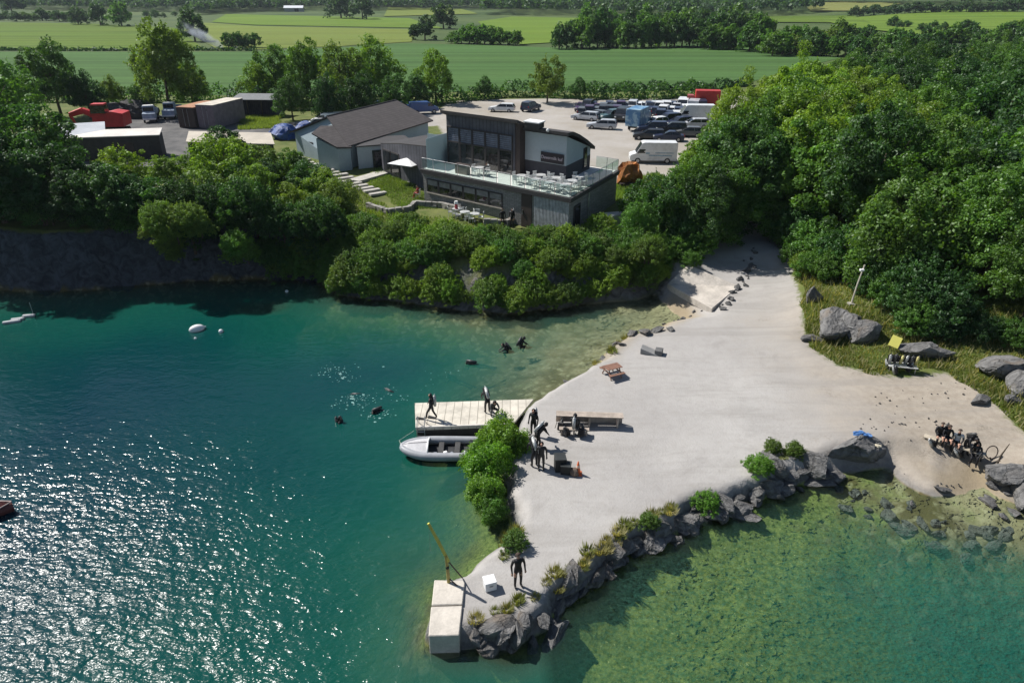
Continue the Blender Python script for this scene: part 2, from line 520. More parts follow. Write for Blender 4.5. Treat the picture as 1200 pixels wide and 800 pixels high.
def ground_mat():
    t = NT('ground_soil')
    g = t.attr('gravel').outputs['Fac']; cpk = t.attr('carpark').outputs['Fac']; yd = t.attr('yard').outputs['Fac']
    lane = t.attr('lane').outputs['Fac']; shore = t.attr('shore').outputs['Fac']; weed = t.attr('weed').outputs['Fac']; sand = t.attr('sandy').outputs['Fac']
    far = t.attr('far').outputs['Fac']
    n05 = t.noise(0.11, 4, 0.6); n1 = t.noise(0.5, 4, 0.6); n2 = t.noise(2.2, 5, 0.65); n3 = t.noise(9, 4, 0.7); n4 = t.noise(30, 2, 0.6)
    grass = t.mix(t.ramp(n1, 0.3, 0.7), (0.075, 0.11, 0.022), (0.15, 0.165, 0.05))
    grass = t.mix(t.ramp(n2, 0.45, 0.75, 0, 0.6), grass, (0.12, 0.115, 0.055))
    grass = t.mix(t.ramp(n3, 0.5, 0.75, 0, 0.5), grass, (0.04, 0.06, 0.014))
    fieldc = t.mix(t.ramp(t.noise(0.012, 4, 0.6), 0.35, 0.65), (0.04, 0.075, 0.018), (0.075, 0.11, 0.03))
    grass = t.mix(far, grass, fieldc)
    geo = t.n('NewGeometry')
    nz = t.n('SeparateXYZ'); t.t.links.new(geo.outputs['Normal'], nz.inputs[0])
    steep = t.ramp(t.math('MULTIPLY_ADD', n2, 0.25, nz.outputs['Z']), 0.78, 0.98, 1.0, 0.0)
    rockn = t.noise(1.1, 6, 0.7, dist=1.2)
    rock = t.mix(t.ramp(rockn, 0.3, 0.7), (0.06, 0.06, 0.06), (0.20, 0.196, 0.19))
    rock = t.mix(t.ramp(n05, 0.5, 0.7, 0, .6), rock, (0.09, 0.085, 0.06))
    rock = t.mix(t.attr('cliff').outputs['Fac'], rock, t.mix(t.ramp(rockn, .3, .7), (.02, .024, .03), (.085, .095, .11)))  # cliff rock darker and bluer: the shade of the face is put into its colour
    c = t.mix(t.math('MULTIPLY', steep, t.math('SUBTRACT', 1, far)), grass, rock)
    def zone(c, d, amp, e, col):
        v = t.math('MULTIPLY_ADD', t.math('SUBTRACT', n2, 0.5), amp, d)
        return t.mix(t.ramp(v, -e, e), c, col)
    grav = t.mix(t.ramp(n05, 0.3, 0.7), (0.345, 0.33, 0.315), (0.405, 0.39, 0.37))
    grav = t.mix(t.ramp(n2, 0.35, 0.8, 0, .3), grav, (0.25, 0.23, 0.205))
    grav = t.mix(t.ramp(n3, 0.5, 0.75, 0, .3), grav, (0.2, 0.19, 0.175))
    grav = t.mix(t.ramp(n4, 0.6, 0.8, 0, .3), grav, (0.5, 0.48, 0.46))
    tan = t.mix(t.ramp(n2, .3, .7), (0.28, 0.235, 0.18), (0.37, 0.32, 0.255))
    sx = t.n('SeparateXYZ'); t.t.links.new(t.pos(), sx.inputs[0])
    tanmask = t.math('MULTIPLY', t.ramp(t.math('MULTIPLY_ADD', n1, 6, sx.outputs['X']), 17, 27, 0, 0.85), t.ramp(sx.outputs['Y'], 55, 44))
    grav = t.mix(tanmask, grav, tan)
    # trodden grit and stone scatters on the right-hand track
    grit = t.math('MULTIPLY', t.ramp(t.noise(0.42, 3, 0.6), 0.58, 0.68), t.ramp(n3, 0.42, 0.62))
    grav = t.mix(t.math('MULTIPLY', grit, t.ramp(sx.outputs['X'], 12, 24, 0.0, 0.8)), grav, (0.2, 0.175, 0.14))
    # darker worn wheel lines and stains
    mpw = t.n('Mapping'); mpw.inputs['Rotation'].default_value = (0, 0, R(-62)); mpw.inputs['Scale'].default_value = (.12, 1, 1)
    t.t.links.new(t.pos(), mpw.inputs[0])
    damp = t.noise(.19, 5, .7, dist=1.0)
    grav = t.mix(t.ramp(damp, .56, .7, 0, .4), grav, (0.24, 0.225, 0.21))
    worn = t.noise(.55, 4, .65, mpw.outputs[0], .6)
    grav = t.mix(t.ramp(worn, .46, .66, 0, .42), grav, (0.25, 0.235, 0.215))
    c = zone(c, lane, 1.5, .35, t.mix(n2, (0.3, 0.28, 0.25), (0.38, 0.36, 0.33)))
    c = zone(c, yd, 2.0, .4, t.mix(t.ramp(n1, .3, .7), (0.085, 0.085, 0.085), (0.15, 0.145, 0.14)))
    cp = t.mix(t.ramp(n05, 0.3, 0.7), (0.31, 0.28, 0.235), (0.40, 0.375, 0.345))
    cp = t.mix(t.ramp(n2, .4, .8, 0, .3), cp, (0.27, 0.23, 0.18))
    c = zone(c, cpk, 1.5, .4, cp)
    c = zone(c, g, 1.6, .3, grav)
    edge = t.math('MULTIPLY', t.ramp(t.math('MULTIPLY_ADD', n2, 0.5, shore), 0.75, 0.3), t.math('SUBTRACT', 1, sand))
    c = t.mix(t.math('MULTIPLY', edge, t.math('SUBTRACT', 1, far)), c, rock)
    wet = t.ramp(t.math('MULTIPLY_ADD', n1, 0.6, shore), 2.4, 0.7)
    c = t.mix(t.math('MULTIPLY', wet, t.ramp(sand, .45, .85)), c, t.mix(n2, (0.23, 0.185, 0.12), (0.34, 0.28, 0.19)))
    # under the water
    weedc = t.mix(t.ramp(t.noise(4.2, 6, .75), .34, .66), (0.07, 0.105, 0.02), (0.24, 0.275, 0.08))
    weedc = t.mix(t.ramp(t.noise(7, 4, .7, dist=.3), .62, .70), weedc, (0.5, 0.5, 0.22))  # pale specks painted on the bed stand for sparkle on the water
    vor = t.n('TexVoronoi', inp={'Scale': 1.5, 'Randomness': 1.0})
    vd = t.n('TexNoise', inp={'Scale': 1.1, 'Detail': 3}); t.t.links.new(t.pos(), vd.inputs['Vector'])
    va = t.n('VectorMath', operation='ADD', inp={0: t.pos(), 1: t.n('VectorMath', operation='SCALE', inp={0: vd.outputs['Color'], 3: 1.6}).outputs[0]})
    t.t.links.new(va.outputs[0], vor.inputs['Vector'])
    stones = t.mix(t.ramp(n2, .3, .7), (0.12, 0.10, 0.05), (0.32, 0.29, 0.18))
    stones = t.mix(t.ramp(vor.outputs['Distance'], .3, .55), stones, (0.10, 0.085, 0.035))
    sandc = t.mix(t.ramp(n2, .3, .7), (0.28, 0.23, 0.14), (0.40, 0.34, 0.22))
    bed = t.mix(t.ramp(t.math('MULTIPLY_ADD', t.math('SUBTRACT', n1, .5), 0.9, sand), .3, .75), stones, sandc)
    bed = t.mix(t.ramp(t.math('MULTIPLY_ADD', t.math('SUBTRACT', n1, .5), 1.2, weed), .25, .6), bed, weedc)
    c = t.mix(t.ramp(shore, 0.05, -0.15), c, bed)
    hgt = t.math('ADD', t.math('MULTIPLY', n3, 0.4), t.math('MULTIPLY', rockn, t.math('MULTIPLY_ADD', steep, 2.5, .25)))
    return t.done(t.principled(c, 0.92, 0, t.bump(hgt, 0.55, 0.12), 0.2))

GM = ground_mat()
nx, ny = len(xs), len(ys)
FX = (GX[:-1, :-1] + GX[1:, 1:]) / 2
FY = (GY[:-1, :-1] + GY[1:, 1:]) / 2
fd = (GD[:-1, :-1] + GD[1:, 1:]) / 2
fs_ = {k: (v[:-1, :-1] + v[1:, 1:]) / 2 for k, v in S.items()}
zone = np.zeros(FX.shape, int)                                  # 0 grass ground
zone[(fs_['lane'] > 0)] = 4
zone[(fs_['yard'] > 0)] = 3
zone[(fs_['carpark'] > 0)] = 2
zone[(fs_['gravel'] > 0)] = 1
zone[(fd < 0)] = 5
ix = np.arange(nx * ny).reshape(ny, nx)
quads = np.stack([ix[:-1, :-1], ix[:-1, 1:], ix[1:, 1:], ix[1:, :-1]], -1)
V = np.stack([GX, GY, GZ], -1).reshape(-1, 3)
dzx = np.gradient(GZ, xs, axis=1)
dzy = np.gradient(GZ, ys, axis=0)
NRM = np.stack([-dzx, -dzy, np.ones_like(GZ)], -1)
NRM /= np.linalg.norm(NRM, axis=-1, keepdims=True)
NRM = NRM.reshape(-1, 3)
far_a = np.clip((np.hypot(GX, GY) - 150) / 60, 0, 1)
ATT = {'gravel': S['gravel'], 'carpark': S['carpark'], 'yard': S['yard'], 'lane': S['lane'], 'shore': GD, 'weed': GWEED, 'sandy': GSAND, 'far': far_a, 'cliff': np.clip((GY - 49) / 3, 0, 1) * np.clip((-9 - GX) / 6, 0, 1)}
for zi, nm in enumerate(('ground', 'gravel_path', 'car_park', 'yard', 'lane', 'lake_bed')):
    q = quads[zone == zi].reshape(-1, 4)
    u, inv = np.unique(q, return_inverse=True)
    me = bpy.data.meshes.new(nm)
    me.vertices.add(len(u)); me.vertices.foreach_set('co', V[u].ravel())
    me.loops.add(q.size); me.loops.foreach_set('vertex_index', inv.ravel().astype(np.int32))
    me.polygons.add(len(q)); me.polygons.foreach_set('loop_start', np.arange(0, q.size, 4, dtype=np.int32))
    me.update(calc_edges=True)
    me.polygons.foreach_set('use_smooth', np.ones(len(q), bool))
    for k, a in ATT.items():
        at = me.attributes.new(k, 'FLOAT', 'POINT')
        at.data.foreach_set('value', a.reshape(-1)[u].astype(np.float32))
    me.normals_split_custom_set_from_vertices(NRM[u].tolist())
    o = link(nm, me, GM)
    tag(o, kind='structure')

# ------------------------------------------------------------------ water
def water_mat():
    t = NT('lake_water')
    dep = t.attr('depth').outputs['Fac']
    murk = t.attr('murk').outputs['Fac']
    cr = t.n('ValToRGB')
    t.put(cr.inputs[0], t.math('DIVIDE', t.math('MULTIPLY_ADD', t.math('SUBTRACT', t.noise(0.12, 3, .5), 0.5), 2.0, dep), 9.0))
    el = cr.color_ramp.elements
    for p, c in ((0.0, (0.14, 0.155, 0.10)), (0.07, (0.06, 0.15, 0.105)), (0.17, (0.022, 0.115, 0.078)), (0.34, (0.004, 0.074, 0.054)), (0.6, (0.001, 0.044, 0.043)), (0.9, (0.0008, 0.024, 0.040))):
        e = el.new(p); e.color = (*c, 1)
    el.remove(el[0]); el.remove(el[-1])
    # wavelets: short wind ripples, crests running roughly across the sun's path
    mp = t.n('Mapping'); mp.inputs['Rotation'].default_value = (0, 0, R(28)); mp.inputs['Scale'].default_value = (1.0, 1.6, 1.0)
    t.t.links.new(t.pos(), mp.inputs[0])
    w1 = t.noise(1.15, 2, 0.5, mp.outputs[0], .4)
    w2 = t.noise(3.2, 2, 0.5, mp.outputs[0], .3)
    w3 = t.noise(0.28, 2, 0.5, mp.outputs[0])
    wpos = t.n('VectorMath', operation='DISTANCE', inp={0: t.pos(), 1: (-20.0, 14.0, 0.0)})
    lee = t.ramp(wpos.outputs['Value'], 4, 27, 1.5, 0.33)
    lee = t.math('MAXIMUM', lee, t.ramp(t.n('SeparateXYZ', inp={0: t.pos()}).outputs['X'], 2, 8, 0, .85))
    calm = t.math('MULTIPLY', lee, t.ramp(t.noise(0.07, 2, .5), .3, .7, 0.85, 1.15))
    h = t.math('MULTIPLY', t.math('ADD', t.math('ADD', t.math('MULTIPLY', w1, 0.46), t.math('MULTIPLY', w2, 0.2)), t.math('MULTIPLY', w3, 0.6)), calm)
    nm = t.bump(h, 1.0, 0.32)
    w4 = t.noise(6.5, 2, .5, mp.outputs[0], .3)
    lag = t.ramp(t.n('SeparateXYZ', inp={0: t.pos()}).outputs['X'], 0, 6)
    nsoft = t.bump(t.math('ADD', h, t.math('MULTIPLY', t.math('MULTIPLY', w4, .16), lag)), t.math('MULTIPLY_ADD', lag, .75, .25), 0.45)
    tr = t.n('BsdfTransparent', inp={'Color': (0.87, 0.97, 0.91)})
    df = t.n('BsdfDiffuse', inp={'Color': cr.outputs[0], 'Normal': nsoft})
    ripple = t.math('MULTIPLY', t.math('SUBTRACT', t.math('MULTIPLY_ADD', w4, .8, t.math('MULTIPLY', w2, .5)), .65), t.math('MULTIPLY', lag, t.ramp(dep, .3, 1.2, 0, 1.0)))  # ripple highlights of the lagoon painted in by varying the murk
    murk = t.math('ADD', murk, ripple, clamp=True)
    m1 = t.n('MixShader', inp={0: murk, 1: tr.outputs[0], 2: df.outputs[0]})
    gl = t.n('BsdfGlossy', inp={'Color': (1, 1, 1), 'Roughness': t.ramp(wpos.outputs['Value'], 4, 22, .29, .13), 'Normal': nm})
    fr = t.n('Fresnel', inp={'IOR': 1.30, 'Normal': nm})
    m2 = t.n('MixShader', inp={0: fr.outputs[0], 1: m1.outputs[0], 2: gl.outputs[0]})
    return t.done(m2)

wx = axis_pts(-50, 40, 0.6, -300, 160, 1.15)
wy = axis_pts(14, 62, 0.6, -120, 68, 1.2)
WX, WY = np.meshgrid(wx, wy)
WZ = terrain(WX, WY)
depth = np.clip(-WZ, 0, None)
wi = np.arange(WX.size).reshape(WX.shape)
wq = np.stack([wi[:-1, :-1], wi[:-1, 1:], wi[1:, 1:], wi[1:, :-1]], -1)
mn = np.minimum(np.minimum(WZ[:-1, :-1], WZ[:-1, 1:]), np.minimum(WZ[1:, 1:], WZ[1:, :-1]))
wq = wq[mn < 0.02].reshape(-1, 4)
u, inv = np.unique(wq, return_inverse=True)
me = bpy.data.meshes.new('water')
me.vertices.add(len(u)); me.vertices.foreach_set('co', np.stack([WX.ravel()[u], WY.ravel()[u], np.zeros(len(u))], -1).ravel())
me.loops.add(wq.size); me.loops.foreach_set('vertex_index', inv.ravel().astype(np.int32))
me.polygons.add(len(wq)); me.polygons.foreach_set('loop_start', np.arange(0, wq.size, 4, dtype=np.int32))
me.update(calc_edges=True)
at = me.attributes.new('depth', 'FLOAT', 'POINT'); at.data.foreach_set('value', depth.ravel()[u].astype(np.float32))
at = me.attributes.new('murk', 'FLOAT', 'POINT'); at.data.foreach_set('value', (1 - np.exp(-np.where((WX > 1.5) & (WY < 34), 0.19 + .38 * np.clip((WX - 9) / 8, 0, 1) * np.clip((27 - WY) / 5, 0, 1), .55).ravel()[u] * depth.ravel()[u])).astype(np.float32))
tag(link('water', me, water_mat()), kind='structure')


# ------------------------------------------------------------------ vegetation
def fast_mesh(name, verts, nper, leafv=None, mat=None):
    """n-gon soup: verts (N*nper,3)"""
    n = len(verts) // nper
    me = bpy.data.meshes.new(name)
    me.vertices.add(len(verts)); me.vertices.foreach_set('co', np.ascontiguousarray(verts, dtype=np.float32).ravel())
    me.loops.add(n * nper); me.loops.foreach_set('vertex_index', np.arange(n * nper, dtype=np.int32))
    me.polygons.add(n); me.polygons.foreach_set('loop_start', np.arange(0, n * nper, nper, dtype=np.int32))
    me.update(calc_edges=True)
    if leafv is not None:
        at = me.attributes.new('leafv', 'FLOAT', 'POINT')
        at.data.foreach_set('value', np.repeat(leafv, nper).astype(np.float32))
    if mat:
        me.materials.append(mat)
    return me

def leaves_at(rng, c, out, size, droop=0.0):
    """leaf-clump quads at c (N,3), normals leaning along out"""
    n = len(c)
    nrm = out + rng.normal(0, 0.75, (n, 3)) + np.array([0, 0, 0.35])
    nrm /= np.linalg.norm(nrm, axis=1, keepdims=True) + 1e-9
    a = np.cross(nrm, rng.normal(0, 1, (n, 3)))
    a /= np.linalg.norm(a, axis=1, keepdims=True) + 1e-9
    b = np.cross(nrm, a)
    s = size * rng.uniform(0.55, 1.3, (n, 1))
    l = a * s
    w = b * s * rng.uniform(0.45, 0.8, (n, 1))
    v = np.stack([c - l, c - w * 0.9 + l * 0.1, c + l + nrm * s * -0.2, c + w * 0.9 + l * 0.1], 1)
    return v.reshape(-1, 3)

def crown_mesh(name, seed, rx, rz, zc, clumps, per, size, rc, ry=None, fill=0.35, lobed=0.25, hang=0.0):
    rng = np.random.default_rng(seed)
    ry = ry or rx
    d = rng.normal(0, 1, (clumps, 3))
    d[:, 2] = np.abs(d[:, 2]) * 0.9 - 0.35 * rng.random(clumps)
    d /= np.linalg.norm(d, axis=1, keepdims=True)
    lob = 1 + lobed * np.sin(3 * np.arctan2(d[:, 1], d[:, 0]) + seed) * (1 - d[:, 2] ** 2) + rng.normal(0, 0.09, clumps)
    rad = np.where(rng.random(clumps) < fill, rng.uniform(0.35, 0.8, clumps), rng.uniform(0.82, 1.0, clumps)) * lob
    C = d * rad[:, None] * np.array([rx, ry, rz]) + np.array([0, 0, zc])
    C[:, 2] -= hang * np.hypot(C[:, 0], C[:, 1]) ** 2 / rx
    rcs = rc * rng.uniform(0.6, 1.35, clumps)
    n = clumps * per
    ci = np.repeat(np.arange(clumps), per)
    o = rng.normal(0, 1, (n, 3))
    o[:, 2] += 0.35
    o /= np.linalg.norm(o, axis=1, keepdims=True)
    q = C[ci] + o * (rcs[ci] * rng.uniform(0.55, 1.05, n))[:, None] * np.array([1, 1, 0.8])
    tone = np.clip(0.5 + rng.normal(0, 0.13, clumps)[ci] + rng.normal(0, 0.13, n), 0.05, 1)
    # loose shoots standing out of the crown break its outline
    ns, npl = max(30, clumps // 2), 22
    d2 = rng.normal(0, 1, (ns, 3)); d2[:, 2] = np.abs(d2[:, 2]) + .15; d2 /= np.linalg.norm(d2, axis=1, keepdims=True)
    st = d2 * np.array([rx, ry, rz]) * rng.uniform(.8, 1.0, (ns, 1)) + np.array([0, 0, zc])
    dr = d2 * .6 + rng.normal(0, .35, (ns, 3)) + np.array([0, 0, .55]); dr /= np.linalg.norm(dr, axis=1, keepdims=True)
    ln = rx * rng.uniform(.12, .42, ns)
    tpar = rng.random((ns, npl))
    qs = st[:, None, :] + dr[:, None, :] * (ln[:, None] * tpar)[..., None] + rng.normal(0, size * .75, (ns, npl, 3)) * (1.15 - tpar)[..., None]
    q = np.concatenate([q, qs.reshape(-1, 3)]); o = np.concatenate([o, np.repeat(d2, npl, 0)])
    tone = np.concatenate([tone, np.clip(.58 + rng.normal(0, .12, ns * npl), .05, 1)])
    q[:, 2] = np.maximum(q[:, 2], 0.1)
    return fast_mesh(name, leaves_at(rng, q, o, size), 4, tone, LEAF)

def trunk_mesh(seed, h, r, spread, n=5):
    rng = random.Random(seed)
    m = MB()
    top = h * 0.45
    pts = [(0, 0, -0.4), (rng.uniform(-.1, .1), rng.uniform(-.1, .1), top * .5), (rng.uniform(-.25, .25), rng.uniform(-.25, .25), top)]
    m.path(pts, [r * 1.25, r * .85, r * .7], 7)
    for i in range(n):
        a = 2 * PI * i / n + rng.uniform(-.4, .4)
        k = rng.uniform(.5, .85) * spread
        mid = (pts[2][0] + math.cos(a) * k * .45, pts[2][1] + math.sin(a) * k * .45, top + (h - top) * .35)
        end = (math.cos(a) * k, math.sin(a) * k, top + (h - top) * rng.uniform(.5, .85))
        m.path([pts[2], mid, end], [r * .5, r * .32, r * .1], 5)
    m.path([pts[2], (0, 0, h * .9)], [r * .6, r * .12], 5)
    me = bpy.data.meshes.new('trunk')
    me.from_pydata(m.v, [], m.f)
    me.materials.append(BARK)
    return me

def make_tree(name, seed, h, rx, clumps, per, size, rc, lobed=.25, zc=None, rz=None, trunk=True, tr=.22, fill=.35, hang=0.0, ry=None, part='trunk'):
    """a hidden-from-nothing source tree: its empty is placed by the first use"""
    rz = rz or h * .42
    zc = zc or h - rz * 1.0
    root = empty(name)
    c = link('crown', crown_mesh('crown', seed, rx, rz, zc, clumps, per, size, rc, ry, fill, lobed, hang), None, root)
    if trunk:
        link(part, trunk_mesh(seed, h * .92, tr, rx * .8), None, root)
    return root

class Kind:
    """one kind of plant with a few differently grown sources; each use places a source first, then copies"""
    def __init__(s, makers):
        s.makers, s.src, s.i = makers, {}, 0
    def put(s, x, y, z, sc=1.0, color=(.05, .1, .02), label=None, cat='tree', group=None, rz=None, k=None, name=None, sq=1.0):
        k = (s.i % len(s.makers)) if k is None else k
        s.i += 1
        rz = random.uniform(0, 2 * PI) if rz is None else rz
        scl = (sc * sq, sc * sq, sc * random.uniform(.92, 1.08))
        if k not in s.src:
            o = s.makers[k]()
            s.src[k] = o
            KIDS[o.name] = [(c, []) for c in kids(o)]
            o.location = (x, y, z); o.rotation_euler.z = rz; o.scale = scl
            tag(o, label, cat, group)
            for c in [o] + kids(o):
                c.color = (*color, 1)
        else:
            o = copy_tree(s.src[k], (x, y, z), rz, scl, label, group, color, cat)
        if name and k in s.src and s.src[k] is not o:
            o.name = name
        return o

BIG = Kind([lambda k=k: make_tree('broadleaf_tree', 100 + k, 10.5, (3.9, 3.4, 4.3, 3.7, 4.1)[k], (150, 130, 165, 190, 140)[k], (200, 220, 185, 150, 210)[k], (.135, .12, .15, .125, .16)[k], (.85, .8, .95, .66, .9)[k], zc=3.7, rz=(6.4, 6.9, 5.7, 6.3, 6.0)[k], fill=.25, lobed=(.25, .15, .35, .3, .2)[k]) for k in range(5)])
SHRUB = Kind([lambda k=k: make_tree('shrub', 200 + k, 2.6, 1.7, 230, 70, .062, .24, zc=.75, rz=1.75, tr=.06, part='stem') for k in range(5)])
FAR = Kind([lambda k=k: make_tree('field_tree', 300 + k, 10, 4.4, 46, 40, .5, 1.3, zc=3.0, rz=6.6, tr=.3) for k in range(4)])
MIDT = Kind([lambda k=k: make_tree('hedgerow_tree', 400 + k, 10, 3.8, 120, 120, .17, .85, zc=3.5, rz=6.3, lobed=.35) for k in range(4)])

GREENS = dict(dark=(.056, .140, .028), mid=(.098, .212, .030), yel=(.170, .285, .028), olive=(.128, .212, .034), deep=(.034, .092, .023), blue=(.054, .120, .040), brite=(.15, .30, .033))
def gcol(name, j=.18):
    c = GREENS[name]
    k = 1 + random.uniform(-j, j)
    return (c[0] * k * random.uniform(.9, 1.1), c[1] * k, c[2] * k * random.uniform(.85, 1.15))

def in_poly(x, y, poly):
    ins = False
    n = len(poly)
    for i in range(n):
        x1, y1 = poly[i][:2]; x2, y2 = poly[(i + 1) % n][:2]
        if (y1 > y) != (y2 > y) and x < x1 + (y - y1) * (x2 - x1) / (y2 - y1):
            ins = not ins
    return ins

def fill_poly(poly, sp, seed=1, tries=6000, dens=None):
    rng = random.Random(seed)
    x0, x1 = min(p[0] for p in poly), max(p[0] for p in poly)
    y0, y1 = min(p[1] for p in poly), max(p[1] for p in poly)
    pts = []
    for _ in range(tries):
        x, y = rng.uniform(x0, x1), rng.uniform(y0, y1)
        if not in_poly(x, y, poly):
            continue
        s = sp if dens is None else sp * dens(x, y)
        if all((x - a) ** 2 + (y - b) ** 2 > s * s for a, b in pts):
            pts.append((x, y))
    return pts

def crown_at(px, py, h, frac=.5):
    """ground spot of a tree of height h whose crown centre the photo shows at a pixel"""
    z = 4.0
    for _ in range(6):
        p = P(px, py, z + h * frac)
        z = H(p.x, p.y)
    return p.x, p.y, z

# --- woodland on the right
WOOD = [(29.5, 56), (28.6, 50), (31, 46.5), (35, 43), (39, 41.5), (46, 40), (54, 42), (66, 48), (80, 62), (92, 84), (108, 120), (118, 150), (96, 152), (74, 143), (60, 131), (47, 112), (36, 92), (30, 78), (27.5, 70), (27.5, 62)]
wood_pts = fill_poly(WOOD, 3.75, 3, 12000, lambda x, y: 1.0 if math.hypot(x, y) < 95 else 1.25)
for (x, y) in wood_pts:
    D = math.hypot(x, y)
    edge = -x * .45 + y * .02
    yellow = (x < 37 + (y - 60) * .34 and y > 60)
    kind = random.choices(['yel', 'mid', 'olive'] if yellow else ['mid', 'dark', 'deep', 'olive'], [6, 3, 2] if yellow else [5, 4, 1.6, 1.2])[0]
    sc = random.uniform(.82, 1.12)
    if y < 50:
        sc *= .8
    if y > 105:
        sc *= .9
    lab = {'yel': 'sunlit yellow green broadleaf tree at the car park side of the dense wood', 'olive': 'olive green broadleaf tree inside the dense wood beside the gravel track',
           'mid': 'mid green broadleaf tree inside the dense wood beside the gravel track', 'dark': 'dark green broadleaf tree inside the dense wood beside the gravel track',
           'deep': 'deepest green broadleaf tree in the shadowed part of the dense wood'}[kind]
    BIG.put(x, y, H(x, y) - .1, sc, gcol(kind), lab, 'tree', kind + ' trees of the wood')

# --- clump between the building and the gravel track
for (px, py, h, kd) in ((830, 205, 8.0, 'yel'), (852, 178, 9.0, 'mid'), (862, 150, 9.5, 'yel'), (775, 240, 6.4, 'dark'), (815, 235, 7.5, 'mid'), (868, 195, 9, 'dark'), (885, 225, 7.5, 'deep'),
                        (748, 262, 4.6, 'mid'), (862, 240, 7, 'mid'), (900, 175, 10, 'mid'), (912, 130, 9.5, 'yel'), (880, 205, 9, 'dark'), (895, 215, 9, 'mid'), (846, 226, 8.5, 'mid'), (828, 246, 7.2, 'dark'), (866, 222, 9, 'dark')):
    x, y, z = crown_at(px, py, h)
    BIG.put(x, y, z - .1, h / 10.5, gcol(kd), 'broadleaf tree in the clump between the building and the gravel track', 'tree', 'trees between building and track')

# --- shrubs on the bank under the building
def shrub_at(px, py, s, kd, label, group, off=1.0):
    z = 2
    for _ in range(6):
        p = P(px, py, z + s * off)
        z = max(0.0, H(p.x, p.y))
    if z < .35:
        y = p.y
        while z < .35 and y < 60:
            y += .25
            z = H(p.x, y)
        p = Vector((p.x, y, z)); s *= .8
    return SHRUB.put(p.x, p.y, z - .15, s, gcol(kd), label, 'shrub', group)

rb = random.Random(5)
for _ in range(110):
    px = rb.uniform(405, 745)
    t = (px - 405) / 340
    lo, hi = 272 + 4 * math.sin(px * .05) + 6 * max(0, t - .5), 345 - 14 * t
    py = rb.uniform(lo + 10, hi - 8)
    if 460 < px < 600 and py < 272:
        py += 14
    big = rb.uniform(.5, .9) * (1.0 if py > 292 else .66)
    shrub_at(px, py, big, rb.choice(['olive', 'yel', 'yel', 'olive', 'mid', 'yel']), 'leafy shrub crowding the lake bank below the stone building', 'shrubs on the bank below the building')
for px in list(range(400, 765, 12)) + list(range(404, 765, 14)):
    shrub_at(px, (337 if px % 2 == 0 else 322) - (px - 400) * .03 + rb.uniform(-5, 5), rb.uniform(.55, .82), rb.choice(['olive', 'mid', 'mid']), 'low shrub overhanging the waterline below the stone building', 'shrubs overhanging the waterline', .7)
for (px, py, s) in ((775, 300, .9), (792, 310, .7), (808, 303, .55), (757, 285, 1.1), (770, 325, .8), (745, 300, 1.1), (735, 320, .9), (785, 290, .8)):
    shrub_at(px, py, s, 'mid', 'bright leafy bush at the top of the concrete ramp', 'bushes beside the concrete ramp')
# --- slope beside the garden steps
for _ in range(34):
    px = rb.uniform(325, 440); py = rb.uniform(205, 300)
    if py < 190 + (px - 325) * .62:
        py = 200 + (px - 325) * .62 + rb.uniform(4, 25)
    shrub_at(px, py, rb.uniform(.55, .95), rb.choice(['mid', 'olive', 'yel', 'mid']), 'green shrub on the slope below the garden steps', 'shrubs below the garden steps')
# --- shaded cliff-top trees, left
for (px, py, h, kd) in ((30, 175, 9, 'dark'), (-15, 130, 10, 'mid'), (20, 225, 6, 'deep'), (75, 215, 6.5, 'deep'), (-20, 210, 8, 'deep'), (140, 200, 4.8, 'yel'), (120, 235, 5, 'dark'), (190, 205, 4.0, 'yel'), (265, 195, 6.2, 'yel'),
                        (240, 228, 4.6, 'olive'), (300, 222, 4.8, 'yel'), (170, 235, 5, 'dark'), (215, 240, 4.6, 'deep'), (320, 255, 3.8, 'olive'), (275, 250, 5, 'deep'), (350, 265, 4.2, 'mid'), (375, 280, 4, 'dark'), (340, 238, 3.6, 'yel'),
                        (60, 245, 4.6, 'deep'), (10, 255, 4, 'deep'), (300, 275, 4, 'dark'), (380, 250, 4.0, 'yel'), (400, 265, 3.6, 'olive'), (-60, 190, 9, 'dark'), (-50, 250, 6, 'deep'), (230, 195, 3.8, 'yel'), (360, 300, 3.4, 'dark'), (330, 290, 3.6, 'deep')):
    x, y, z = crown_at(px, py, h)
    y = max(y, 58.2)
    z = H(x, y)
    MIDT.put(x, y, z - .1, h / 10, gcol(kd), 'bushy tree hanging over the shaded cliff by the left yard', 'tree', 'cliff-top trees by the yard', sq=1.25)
def cling(px, py, s, kd, label, group, Y=57.6):
    r = ray(px, py); t = Y / r[1]
    return SHRUB.put(r[0] * t, Y, CH + r[2] * t - s * 1.0, s, gcol(kd), label, 'shrub', group)
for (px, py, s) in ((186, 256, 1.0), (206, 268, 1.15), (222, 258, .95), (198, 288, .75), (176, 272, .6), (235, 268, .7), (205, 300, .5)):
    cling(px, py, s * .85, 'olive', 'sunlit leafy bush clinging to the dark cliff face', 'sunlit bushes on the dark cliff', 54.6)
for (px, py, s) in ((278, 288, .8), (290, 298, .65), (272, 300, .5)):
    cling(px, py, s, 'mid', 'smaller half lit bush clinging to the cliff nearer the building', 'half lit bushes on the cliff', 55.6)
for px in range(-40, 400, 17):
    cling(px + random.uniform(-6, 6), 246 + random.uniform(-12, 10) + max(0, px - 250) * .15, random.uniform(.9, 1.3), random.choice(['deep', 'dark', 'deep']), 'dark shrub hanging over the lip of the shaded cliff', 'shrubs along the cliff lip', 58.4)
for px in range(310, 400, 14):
    cling(px, 300 + random.uniform(-16, 12), random.uniform(.8, 1.1), random.choice(['dark', 'mid']), 'shrub hanging down the end of the cliff toward the bank', 'shrubs at the end of the cliff', 58.2)
